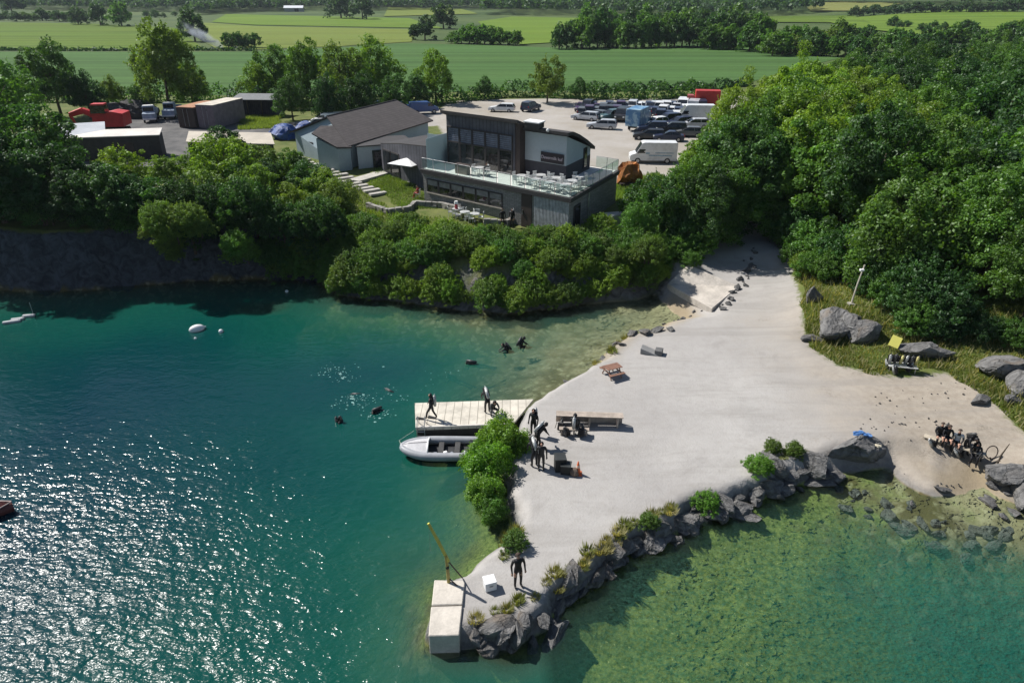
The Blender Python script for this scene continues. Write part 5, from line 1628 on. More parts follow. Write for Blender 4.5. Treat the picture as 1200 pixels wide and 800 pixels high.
side_prism(MB(), [(-1.3, .1), (-2.0, 1.5), (2.0, 1.5), (1.3, .1)], 1.0).build('bin', M((.09, .04, .05), .7, var=.3, key='skip'), sk)
MB().box((0, 0, 1.55), (4.1, 2.1, .1)).build('rim', M((.3, .28, .28), .6, var=.2), sk)
for s in (-1, 1):
    MB().tube((s * 1.2, -1.0, .9), (s * 1.2, -1.15, .9), .07).build('lug', STEEL, sk)
# gravel heap
hp = link('gravel_heap', rock_mesh('gravel_heap', 9, 6.6, 4.2, 3.6, 4, 5, .2), M((.065, .062, .062), .95, var=.35, scale=3, bump=.6, key='slag'), None, G(132, 140) + Vector((0, 2, -.5)))
tag(hp, 'big dark heap of crushed stone at the back of the yard', 'heap')
# blue tarpaulins over stores
TARP = M((.035, .08, .25), .5, var=.45, scale=2.2, bump=.8, key='blue_tarp')
for (px, py, sx, sy, sz, lab) in ((332, 163, 2.0, 1.5, 1.5, 'crumpled blue tarpaulin heap at the lane end of the lawn'), (353, 161, 2.2, 1.6, 1.9, 'taller crumpled blue tarpaulin heap against the gabled house')):
    o = link('tarpaulin', rock_mesh('tarpaulin', px, sx, sy, sz, 3, 7, .22), TARP, None, G(px, py) + Vector((0, 0, .55)))
    tag(o, lab, 'tarpaulin')
cr = tag(empty('concrete_slab', G(350, 189), R(-20)), 'flat grey concrete pad at the head of the garden steps', 'slab')
MB().box((0, 0, .12), (2.6, 1.6, .3)).build('pad', CONC, cr, bevel=.02)
MB().box((.1, .2, .36), (1.4, .8, .18)).build('cover', M((.2, .2, .2), .8, key='pad_cover'), cr, bevel=.02)
# barn in the far fields
x, y, z = foot(345, 14)
bn = tag(empty('barn', (x, y, z), R(6)), 'white roofed barn far off at the edge of the hay fields', 'barn')
MB().box((0, 0, 1.6), (18, 8, 3.6)).build('wall', M((.3, .3, .3), .8), bn)
rm = MB(); slab(rm, [(-9.5, -4.4, 3.3), (9.5, -4.4, 3.3), (9.5, 0, 5.4), (-9.5, 0, 5.4)], .15); slab(rm, [(-9.5, 0, 5.4), (9.5, 0, 5.4), (9.5, 4.4, 3.3), (-9.5, 4.4, 3.3)], .15)
rm.build('roof', M((.7, .72, .75), .6, var=.1, key='barn_roof'), bn)
MB().box((3, -4.05, 1.5), (4, .12, 3)).build('door', RUBBER, bn)
# smoke from a bonfire
smk = NT('smoke')
pv = smk.n('VolumePrincipled')
smk.put(pv.inputs['Color'], (.85, .93, 1.0))
nn_ = smk.noise(.25, 4, .6, smk.objc())
sep = smk.n('SeparateXYZ'); smk.t.links.new(smk.n('TexCoord').outputs['Generated'], sep.inputs[0])
so3 = smk.n('SeparateXYZ'); smk.t.links.new(smk.objc(), so3.inputs[0])
tt = smk.math('MULTIPLY', so3.outputs['X'], -1 / 16)
dz = smk.math('ABSOLUTE', smk.math('SUBTRACT', so3.outputs['Z'], smk.math('MULTIPLY_ADD', tt, 7.4, .4)))
dy = smk.math('ABSOLUTE', smk.math('SUBTRACT', so3.outputs['Y'], smk.math('MULTIPLY', tt, 2.6)))
fall = smk.math('MULTIPLY', smk.ramp(dz, .2, 2.7, 1, 0), smk.ramp(dy, .2, 3.2, 1, 0))
fall = smk.math('MULTIPLY', fall, smk.ramp(tt, .55, 1.0, 1, 0))
smk.put(pv.inputs['Density'], smk.math('MULTIPLY', smk.ramp(nn_, .34, .66), smk.math('MULTIPLY', fall, 1.0)))
smk.t.links.new(pv.outputs[0], smk.out.inputs['Volume'])
x, y, z = foot(262, 57)
m = MB()
px_, R_ = None, 12
pth = [(0, 0, .3, 1.2), (-2.5, .5, 2, 2.2), (-6, 1, 4, 3.0), (-10, 2, 6.2, 3.4), (-14, 2.5, 7.6, 2.6), (-16, 2.6, 8, .8)]
ring = []
for (a, b, c, r) in pth:
    ring.append([(a, b + r * math.cos(2 * PI * k / R_), c + r * .8 * math.sin(2 * PI * k / R_)) for k in range(R_)])
vs = [v for q in ring for v in q]
fs = [(i * R_ + k, i * R_ + (k + 1) % R_, (i + 1) * R_ + (k + 1) % R_, (i + 1) * R_ + k) for i in range(len(pth) - 1) for k in range(R_)]
fs += [tuple(range(R_))[::-1], tuple(range((len(pth) - 1) * R_, len(pth) * R_))]
so_ = m.add(vs, [f[::-1] for f in fs]).build('smoke', smk.m, None, True, (x, y, z))
bm2 = bmesh.new(); bm2.from_mesh(so_.data); bmesh.ops.recalc_face_normals(bm2, faces=bm2.faces[:]); bm2.to_mesh(so_.data); bm2.free()
tag(so_, 'pale bonfire smoke drifting beside the round field tree', 'smoke', None, 'stuff')

# ------------------------------------------------------------------ rocks and shore
def rock_mat(c, k):
    t = NT('rock')
    n1 = t.noise(1.6, 5, .65, t.objc(), .6); n2 = t.noise(7, 4, .7, t.objc()); n3 = t.noise(.5, 3, .6)
    col = t.mix(t.ramp(n1, .3, .7), tuple(x * .55 for x in c), tuple(x * 1.25 for x in c))
    col = t.mix(t.ramp(n3, .55, .7, 0, .5), col, (c[0] * 1.05, c[1] * .82, c[2] * .6))
    col = t.mix(t.ramp(n2, .6, .75, 0, .35), col, tuple(x * .45 for x in c))
    vo = t.n('TexVoronoi', feature='DISTANCE_TO_EDGE', inp={'Scale': 1.1})
    mpv = t.n('Mapping'); mpv.inputs['Scale'].default_value = (1, 1.6, .7)
    ds = t.n('VectorMath', operation='ADD', inp={0: t.objc()})
    nv = t.n('TexNoise', inp={'Scale': 2.0, 'Detail': 4})
    t.t.links.new(t.objc(), nv.inputs['Vector'])
    sc_ = t.n('VectorMath', operation='SCALE', inp={0: nv.outputs['Color'], 3: .5})
    t.t.links.new(sc_.outputs[0], ds.inputs[1]); t.t.links.new(ds.outputs[0], mpv.inputs[0]); t.t.links.new(mpv.outputs[0], vo.inputs['Vector'])
    crack = t.ramp(vo.outputs['Distance'], .0, .025, .45, 1)
    col = t.mix(crack, tuple(x * .25 for x in c), col)
    lich = t.math('MULTIPLY', t.ramp(t.noise(3.5, 4, .7), .62, .72), .35)
    col = t.mix(lich, col, (.36, .35, .30))
    hh = t.math('ADD', t.math('ADD', n2, t.math('MULTIPLY', n1, 1.5)), t.math('MULTIPLY', crack, .8))
    return t.done(t.principled(col, .88, normal=t.bump(hh, .8, .14), spec=.25))
ROCK, ROCKD = rock_mat((.175, .172, .168), 'a'), rock_mat((.15, .145, .14), 'b')
rock_src = [rock_mesh('rock', 40 + i, 1.1, .9, .78, 3, 12, .1) for i in range(9)]
for me in rock_src:
    me.materials.append(ROCK)
big_src = [rock_mesh('boulder', 70 + i, 1.1, .95, .9, 4, 12, .07) for i in range(6)]
for me in big_src:
    me.materials.append(ROCK)
def rock(src, loc, s, label, group=None, rz=None, tilt=.25, cat='rock', name='rock'):
    o = bpy.data.objects.new(name, src)
    COL.objects.link(o)
    o.location = loc
    o.rotation_euler = (random.uniform(-tilt, tilt), random.uniform(-tilt, tilt), random.uniform(0, 6.28) if rz is None else rz)
    o.scale = s if isinstance(s, tuple) else (s, s, s)
    return tag(o, label, cat, group)
random.seed(31)
def along(pix, step, z=.3):
    pts = [P(x, y, z) for x, y in pix]
    out = []
    for a, b in zip(pts[:-1], pts[1:]):
        n = max(1, int((b - a).length / step))
        for i in range(n):
            out.append(a.lerp(b, (i + random.uniform(.2, .8)) / n))
    return out
RB = [(545, 757), (600, 750), (640, 732), (646, 708), (672, 692), (705, 664), (745, 636), (795, 621), (808, 602), (865, 590), (905, 568), (945, 560), (985, 549)]
for p in along(RB, .27):
    s = random.choice([.16, .22, .3, .4, .52, .65, .8])
    o = Vector((random.uniform(-.3, .4), random.uniform(-.4, .45), 0))
    z = max(H(p.x + o.x, p.y + o.y), -.3)
    rock(random.choice(rock_src), (p.x + o.x, p.y + o.y, z * .6 + .1 * s), (s * random.uniform(.9, 1.5), s * random.uniform(.6, 1.0), s * random.uniform(.45, 1.0)), 'grey rock lining the dark right-hand bank of the gravel spit', 'rocks lining the right bank of the spit')
for (px, py, s, lab) in ((590, 735, .72, 'jagged boulder at the foot of the spit end, nearest the concrete block'), (618, 722, .6, 'paler boulder at the foot of the spit end, right of the jagged one'), (735, 638, .7, 'squared block of rock set in the bank below the pale tufts'),
        (800, 618, .95, 'long dark slab overhanging the water in the middle of the bank'), (866, 602, .75, 'rounded sloping rock dipping into the green water'), (885, 573, .6, 'light rounded rock resting on top of the sloping one'), (925, 556, .65, 'reddish upright rock standing in the shallows'),
        (905, 538, 1.0, 'dark block rock at the landward end of the bank'), (950, 538, 1.2, 'cracked dark boulder beside the largest boulder'), (765, 628, .9, 'dark undercut rock under the first green bush'), (840, 590, .9, 'dark wedge rock beneath the second green bush')):
    g = G(px, py)
    rock(random.choice(big_src), (g.x, g.y, max(g.z, 0) * .7 + s * .2), (s, s * .8, s * .75), lab, None)
g = G(1010, 535)
b0 = rock(big_src[2], (g.x, g.y + .2, g.z + .35), (2.0, 1.35, 1.25), 'largest boulder of the bank, with blue clothes lying on top', None, .4, .12, 'boulder', 'boulder')
for (px, py, s, rz, lab) in ((975, 384, (1.5, 1.1, 1.2), .9, 'big angular boulder with a dark sunless face, leftmost of the row on the grass'), (1012, 392, (1.25, .9, 1.25), .3, 'dark faced boulder next to the leftmost one on the grass'), (1080, 416, (1.4, .85, .9), -.2, 'wide flat topped boulder behind the heap of dive kit'),
        (1000, 380, (1.0, .8, .8), 1.2, 'grey rock wedged above the row of dark boulders'), (955, 352, (.5, .42, .95), 0.2, 'upright reddish stone slab at the edge of the track'), (955, 398, (.8, .5, .25), .3, 'flat stone lying on the track below the boulders'),
        (1178, 436, (1.7, 1.1, 1.05), .1, 'rounded pale boulder on the right-hand grass slope'), (1205, 452, (1.4, 1.0, .9), .7, 'brown boulder at the right edge below the rounded pale one'), (1150, 470, (.6, .5, .4), .5, 'small dark rock on the grass slope'),
        (1182, 562, (1.15, .9, .95), .2, 'pale squared boulder at the water edge by the sitting divers'), (1203, 582, (1.0, .85, .8), 1.0, 'speckled grey boulder in the water at the right edge'), (1190, 470, (.5, .4, .3), .2, 'small pale rock between the slope boulders')):
    g = G(px, py); s = (s[0] * 1.35, s[1] * 1.25, s[2] * 1.02)
    rock(random.choice(big_src), (g.x, g.y, g.z + s[2] * .3), s, lab, None, rz, .15, 'boulder', 'boulder')
# stones on the left waterline of the spit, by the ramp, and in the cove shallows
for p in along([(640, 462), (672, 446), (702, 425), (708, 410), (730, 397), (762, 386), (800, 374), (830, 362)], .55, .4):
    s = random.choice([.1, .14, .2, .28])
    q = (p.x + random.uniform(-.35, .3), p.y + random.uniform(-.3, .3))
    rock(random.choice(rock_src), (*q, max(H(*q), -.1) + s * .2), (s * 1.4, s, s), 'small grey stone edging the left waterline of the spit', 'stones on the left waterline')
for (px, py, s) in ((742, 391, .5), (756, 390, .6), (770, 388, .5), (786, 386, .4), (729, 404, .3), (708, 420, .35), (722, 403, .3)):
    g = G(px, py); rock(random.choice(rock_src), g + Vector((0, 0, .08)), (s * 1.3, s, s * .5), 'flat pale rock ledge at the beach end of the waterline', 'flat rock ledges')
for p in along([(842, 362), (852, 350), (868, 335), (876, 318), (884, 305)], .4, 1.2):
    s = random.choice([.12, .18, .26, .34])
    q = (p.x + random.uniform(-.4, .4), p.y + random.uniform(-.5, .5))
    rock(random.choice(rock_src), (*q, H(*q) + s * .25), (s * 1.3, s, s), 'broken stone along the edge between ramp and track', 'broken stones beside the ramp')
for _ in range(75):
    px, py = random.uniform(935, 1190), random.uniform(566, 660)
    if py > 575 + (px - 935) * .42 or (1075 < px < 1150 and 580 < py < 610):
        continue
    g = G(px, py); s = random.uniform(.15, .5)
    rock(random.choice(rock_src), (g.x, g.y, g.z + s * .12), (s * 1.2, s, s * .55), 'mossy stone lying in the shallows of the cove', 'stones in the cove shallows')
for _ in range(80):
    px, py = random.choice([(1030, 500), (1085, 498), (1045, 560), (1125, 575), (1060, 470), (1120, 455)])
    px += random.gauss(0, 20); py += random.gauss(0, 7)
    g = G(px, py); s = random.uniform(.03, .09)
    if g.z > .05:
        rock(random.choice(rock_src), (g.x, g.y, g.z + s * .3), s, 'loose pebble on the worn right-hand track', 'loose stones on the track')
for p in along([(545, 348), (590, 357), (640, 353), (690, 350), (735, 345)], .5, .3):
    s = random.choice([.25, .4, .55, .7])
    q = (p.x + random.uniform(-.3, .3), p.y + random.uniform(-.1, 1.2))
    rock(random.choice(rock_src), (*q, max(H(*q), -.1) * .8 + s * .25), s, 'grey rock at the waterline below the bank shrubs', 'rocks below the bank shrubs')

# ------------------------------------------------------------------ concrete: ramp, block, jetty
rp = [G(782, 333) + Vector((0, 0, .42)), G(834, 366) + Vector((0, 0, .34)), G(866, 337) + Vector((0, 0, .12)), G(806, 312) + Vector((0, 0, .2))]
MBr = MB(); slab(MBr, [tuple(q - Vector((0, 0, .6))) for q in rp], .6)
tag(MBr.build('slipway', M((.46, .42, .37), .9, var=.22, scale=.9, bump=.4, key='slipway'), bevel=.04), 'cracked pale concrete slipway slab running down to the sandy beach', 'slipway')
bk = tag(empty('concrete_block', P(520, 712, .9)), 'big pale concrete block forming the end of the gravel spit', 'block')
cs = [P(509, 679, 1.0), P(545, 680, 1.0), P(538, 743, 1.0), P(502, 744, 1.0)]
mid = [(cs[0] + (cs[3] - cs[0]) * .48)[:2], (cs[1] + (cs[2] - cs[1]) * .46)[:2]]
def loc_(ps, o):
    return [(p[0] - o.location.x, p[1] - o.location.y) for p in ps]
PALE = M((.52, .48, .42), .9, var=.16, scale=1.3, bump=.3, key='pale_concrete')
MB().prism(loc_([cs[0], cs[1], mid[1], mid[0]], bk), -3.2, .115).build('pier', PALE, bk, bevel=.03)
MB().prism(loc_([(mid[0][0] - .02, mid[0][1] - .03), (mid[1][0], mid[1][1] - .03), cs[2], cs[3]], bk), -3.2, .075).build('pier', PALE, bk, bevel=.03)

jt = tag(empty('jetty', (*P(550, 485, .7)[:2], 0)), 'pale timber plank jetty with a dark front face reaching out from the spit', 'jetty')
j0, j1, j2, j3 = P(486, 472, .75), P(625, 467.5, .75), P(600, 498, .75), P(487, 502, .75)
JW = stripes('planks', (.58, .54, .46), (.22, .2, .16), 'X', .48, .07, .8)
m = MB().prism(loc_([j0, j1, j2, j3], jt), .62, .75)
m.build('deck', JW, jt)
m = MB().prism(loc_([j3 + Vector((.05, .04, 0)), j2 + Vector((0, .04, 0)), j2 + Vector((0, .12, 0)), j3 + Vector((.05, .12, 0))], jt), -.25, .615).build('skirt', M((.05, .045, .04), .85, var=.3, key='shaded_timber'), jt)  # skirt coloured near black: the shade on the jetty front is in its colour
MB().prism(loc_([j3 + Vector((0, -.03, 0)), j2 + Vector((0, -.03, 0)), j2 + Vector((0, .1, 0)), j3 + Vector((0, .1, 0))], jt), .755, .86).build('kerb', M((.55, .52, .47), .8, var=.15), jt)
for t in (.02, .3, .6, .9):
    for a, b in ((j0, j1), (j3, j2)):
        q = a.lerp(b, t); w = .15 if a is j3 else -.15
        MB().tube((q.x - jt.location.x, q.y - jt.location.y + w, -3), (q.x - jt.location.x, q.y - jt.location.y + w, .61), .1).build('pile', BARK, jt)
q = j3 + Vector((.1, .1, 0)) - jt.location
ld = MB()
for s in (0, .42):
    ld.path([(q.x + s, q.y - .2, -.8), (q.x + s, q.y - .2, .95), (q.x + s, q.y + .25, 1.35), (q.x + s, q.y + .5, .76)], .025, 6)
for k in range(5):
    ld.tube((q.x, q.y - .2, -.6 + k * .3), (q.x + .42, q.y - .2, -.6 + k * .3), .02, n=5)
ld.build('ladder', STEEL, jt)
# sloping timber apron from the jetty to the gravel
ap = MB(); a0, a1, a2, a3 = P(590, 470, .8), P(627, 466, .95), P(612, 497, .95), P(585, 497, .8)
slab(ap, [(a0.x, a0.y, .76), (a1.x, a1.y, .95), (a2.x, a2.y, .95), (a3.x, a3.y, .76)], .03)
# ------------------------------------------------------------------ inflatable boat
bo = tag(empty('inflatable_boat', (*P(511, 527, .25)[:2], 0), R(1)), 'grey and white inflatable boat with a covered bow moored in front of the jetty', 'boat')
TUB = M((.31, .32, .34), .5, var=.12, key='boat_tube')
L0, L1 = -1.95, 2.6
def tube_path(s):
    return [(2.6, s * .78, .34), (1.2, s * .80, .34), (-.2, s * .79, .36), (-1.0, s * .66, .40), (-1.55, s * .40, .46), (-1.85, s * .12, .5)]
for s in (-1, 1):
    m = MB(); m.sweep(tube_path(s), [.2, .23, .24, .23, .2, .16], 12, 5)
    m.ball(tube_path(s)[-1], .16, 10, 6)
    tb = m.build('tube', TUB, bo, True)
    m = MB(); m.path([(x, y + s * .2, z - .04) for x, y, z in tube_path(s)[:4]], .035, 6).build('rubbing_strake', M((.2, .21, .23), .6), tb)
hl = MB()
hp_ = [(2.5, .7), (-.2, .7), (-1.1, .5), (-1.75, .08), (-1.75, -.08), (-1.1, -.5), (-.2, -.7), (2.5, -.7)]
hl.prism(hp_, -.12, .14)
hl.build('hull', M((.03, .032, .035), .6, var=.3, key='boat_floor'), bo)
bc = MB()
top = [(-.45, 0, .74), (-.45, .72, .56), (-1.05, .56, .6), (-1.55, .34, .62), (-1.9, .1, .58)]
R1 = [(-.45, .74, .56), (-1.05, .58, .6), (-1.55, .36, .62), (-1.92, .1, .56)]
C1 = [(-.45, 0, .78), (-1.05, 0, .76), (-1.55, 0, .72), (-1.96, 0, .62)]
for s in (-1, 1):
    for i in range(3):
        a, b, c, d = C1[i], C1[i + 1], (R1[i + 1][0], s * R1[i + 1][1], R1[i + 1][2]), (R1[i][0], s * R1[i][1], R1[i][2])
        bc.add([a, b, c, d], [(0, 1, 2, 3) if s < 0 else (3, 2, 1, 0)])
bco = bc.build('bow_cover', M((.48, .475, .485), .6, var=.15, key='bow_cover'), bo, True)
MB().path([(c[0] + .1, c[1], c[2] + .012) for c in C1], .018, 5).build('seam', M((.1, .1, .11), .6), bco)
MB().path([(-.42, -.74, .56), (-.42, 0, .82), (-.42, .74, .56)], .05, 7).build('spray_rail', WHITE, bo, True)
for x in (.3, 1.2):
    MB().box((x, 0, .36), (.3, 1.1, .1)).build('thwart', M((.05, .05, .05), .7), bo, bevel=.02)
om = MB().box((2.75, 0, .95), (.42, .34, .42)).build('outboard', WHITE, bo, bevel=.08)
MB().box((2.72, 0, .35), (.2, .16, .9)).build('leg', M((.25, .25, .26), .5), om)
MB().tube((2.5, 0, .85), (1.9, .1, .8), .03).build('tiller', RUBBER, om)
MB().box((2.5, 0, .42), (.07, 1.3, .5)).build('transom', WHITE, bo)
for k, x in enumerate((.0, .55, .9, 1.6, 2.0)):
    MB().box((x, -.5 + .1 * (k % 2), .3), (.22, .2, .25), k * .4).build('loose_kit', WHITE if k % 2 else STEEL, bo, bevel=.03)
rl = MB().path([(-1.9, 0, .55), (-2.1, .6, .5), (-1.3, 1.2, .75)], .012, 5)
rl.build('mooring_rope', M((.5, .48, .4), .9), bo)

# ------------------------------------------------------------------ people
def skin_mesh(J, E_, rad, sub=1):
    bm = bmesh.new()
    names = list(J)
    vs = {n: bm.verts.new(J[n]) for n in names}
    for a, b in E_:
        bm.edges.new((vs[a], vs[b]))
    me = bpy.data.meshes.new('skel')
    bm.to_mesh(me); bm.free()
    o = bpy.data.objects.new('skel', me)
    COL.objects.link(o)
    md = o.modifiers.new('s', 'SKIN')
    md.use_smooth_shade = True
    for i, n in enumerate(names):
        r = rad[n]
        me.skin_vertices[0].data[i].radius = (r, r) if not isinstance(r, tuple) else r
        me.skin_vertices[0].data[i].use_root = (n == 'pelvis')
    if sub:
        o.modifiers.new('u', 'SUBSURF').levels = sub
    bpy.context.view_layer.update()
    out = bpy.data.meshes.new_from_object(o.evaluated_get(bpy.context.evaluated_depsgraph_get()))
    bpy.data.objects.remove(o)
    bpy.data.meshes.remove(me)
    return out
STAND = dict(pelvis=(0, 0, .95), waist=(0, 0, 1.08), chest=(0, .01, 1.28), neck=(0, 0, 1.49), skull=(0, .02, 1.6), crown=(0, .01, 1.7),
    sl=(-.19, 0, 1.42), el=(-.27, -.02, 1.14), wl=(-.27, .06, .90), hl=(-.27, .09, .82), sr=(.19, 0, 1.42), er=(.27, -.02, 1.14), wr=(.27, .06, .90), hr=(.27, .09, .82),
    tl=(-.1, 0, .87), kl=(-.12, .02, .48), al=(-.12, -.02, .09), fl=(-.14, .15, .05), tr=(.1, 0, .87), kr=(.12, .02, .48), ar=(.12, -.02, .09), fr=(.14, .15, .05))
RAD = dict(pelvis=(.15, .12), waist=(.135, .11), chest=(.17, .12), neck=.06, skull=.092, crown=.07, sl=.075, el=.05, wl=.036, hl=.036, sr=.075, er=.05, wr=.036, hr=.036, tl=.095, kl=.066, al=.05, fl=.042, tr=.095, kr=.066, ar=.05, fr=.042)
EDG = [('pelvis', 'waist'), ('waist', 'chest'), ('chest', 'neck'), ('neck', 'skull'), ('skull', 'crown'), ('chest', 'sl'), ('sl', 'el'), ('el', 'wl'), ('wl', 'hl'), ('chest', 'sr'), ('sr', 'er'), ('er', 'wr'), ('wr', 'hr'),
       ('pelvis', 'tl'), ('tl', 'kl'), ('kl', 'al'), ('al', 'fl'), ('pelvis', 'tr'), ('tr', 'kr'), ('kr', 'ar'), ('ar', 'fr')]
POSES = {
 'stand': {},
 'stride': dict(kl=(-.12, .22, .5), al=(-.12, .30, .09), fl=(-.13, .47, .05), kr=(.12, -.06, .48), ar=(.12, -.28, .14), fr=(.13, -.14, .05), el=(-.26, -.14, 1.16), wl=(-.27, -.2, .92), hl=(-.27, -.2, .83), er=(.28, .1, 1.15), wr=(.28, .24, .97), hr=(.28, .29, .9)),
 'stoop': dict(pelvis=(0, -.12, .9), waist=(0, -.02, 1.02), chest=(0, .18, 1.15), neck=(0, .36, 1.26), skull=(0, .46, 1.31), crown=(0, .53, 1.37), sl=(-.19, .27, 1.24), el=(-.22, .38, .97), wl=(-.16, .52, .78), hl=(-.13, .57, .71), sr=(.19, .27, 1.24), er=(.22, .38, .97), wr=(.16, .52, .78), hr=(.13, .57, .71), tl=(-.1, -.11, .83), tr=(.1, -.11, .83), kl=(-.12, .02, .47), kr=(.12, .02, .47)),
 'sit': dict(pelvis=(0, -.05, .5), waist=(0, -.06, .63), chest=(0, -.02, .85), neck=(0, .02, 1.06), skull=(0, .05, 1.17), crown=(0, .05, 1.27), sl=(-.19, 0, .99), el=(-.26, .1, .74), wl=(-.18, .3, .62), hl=(-.15, .37, .58), sr=(.19, 0, .99), er=(.26, .1, .74), wr=(.18, .3, .62), hr=(.15, .37, .58),
             tl=(-.1, .05, .48), kl=(-.14, .42, .5), al=(-.15, .42, .09), fl=(-.16, .58, .05), tr=(.1, .05, .48), kr=(.14, .42, .5), ar=(.15, .46, .09), fr=(.16, .62, .05)),
 'crouch': dict(pelvis=(0, -.1, .42), waist=(0, -.04, .55), chest=(0, .12, .74), neck=(0, .24, .92), skull=(0, .3, 1.01), crown=(0, .34, 1.1), sl=(-.19, .16, .86), el=(-.25, .33, .65), wl=(-.16, .5, .56), hl=(-.12, .56, .52), sr=(.19, .16, .86), er=(.25, .33, .65), wr=(.16, .5, .56), hr=(.12, .56, .52),
             tl=(-.1, -.03, .4), kl=(-.2, .3, .5), al=(-.16, .06, .09), fl=(-.18, .22, .05), tr=(.1, -.03, .4), kr=(.2, .3, .5), ar=(.16, .06, .09), fr=(.18, .22, .05)),
 'hips': dict(el=(-.4, -.06, 1.17), wl=(-.22, .06, 1.02), hl=(-.17, .1, .99), er=(.4, -.06, 1.17), wr=(.22, .06, 1.02), hr=(.17, .1, .99), kl=(-.16, .02, .48), al=(-.2, -.02, .09), fl=(-.24, .14, .05), kr=(.15, .02, .48), ar=(.18, -.02, .09), fr=(.22, .14, .05)),
 'swim': dict(pelvis=(0, 0, .0), waist=(0, .13, .02), chest=(0, .34, .04), neck=(0, .54, .08), skull=(0, .64, .12), crown=(0, .71, .18), sl=(-.19, .46, .03), el=(-.33, .5, -.14), wl=(-.25, .7, -.2), hl=(-.22, .77, -.2), sr=(.19, .46, .03), er=(.33, .46, -.14), wr=(.28, .66, -.22), hr=(.25, .73, -.22),
             tl=(-.1, -.07, 0), kl=(-.16, -.42, -.1), al=(-.17, -.8, -.03), fl=(-.19, -.95, -.05), tr=(.1, -.07, 0), kr=(.14, -.46, -.02), ar=(.16, -.85, -.12), fr=(.18, -1.0, -.15)),
}
FINM = M((.02, .02, .02), .6, key='fin')
TANKS = [M((.42, .43, .42), .4, .3, key='tank_grey'), M((.06, .06, .06), .4, key='tank_black'), M((.55, .5, .2), .5, key='tank_yellow')]
SUITS = dict(black=BLACK, grey=M((.05, .052, .055), .6, var=.3, key='suit_grey'), white=M((.72, .7, .68), .8, var=.1, key='shirt'), blue=M((.05, .08, .16), .7, var=.25, key='suit_blue'), red=M((.3, .04, .04), .7, key='suit_red'))
HAIR = M((.06, .04, .03), .8, key='hair')
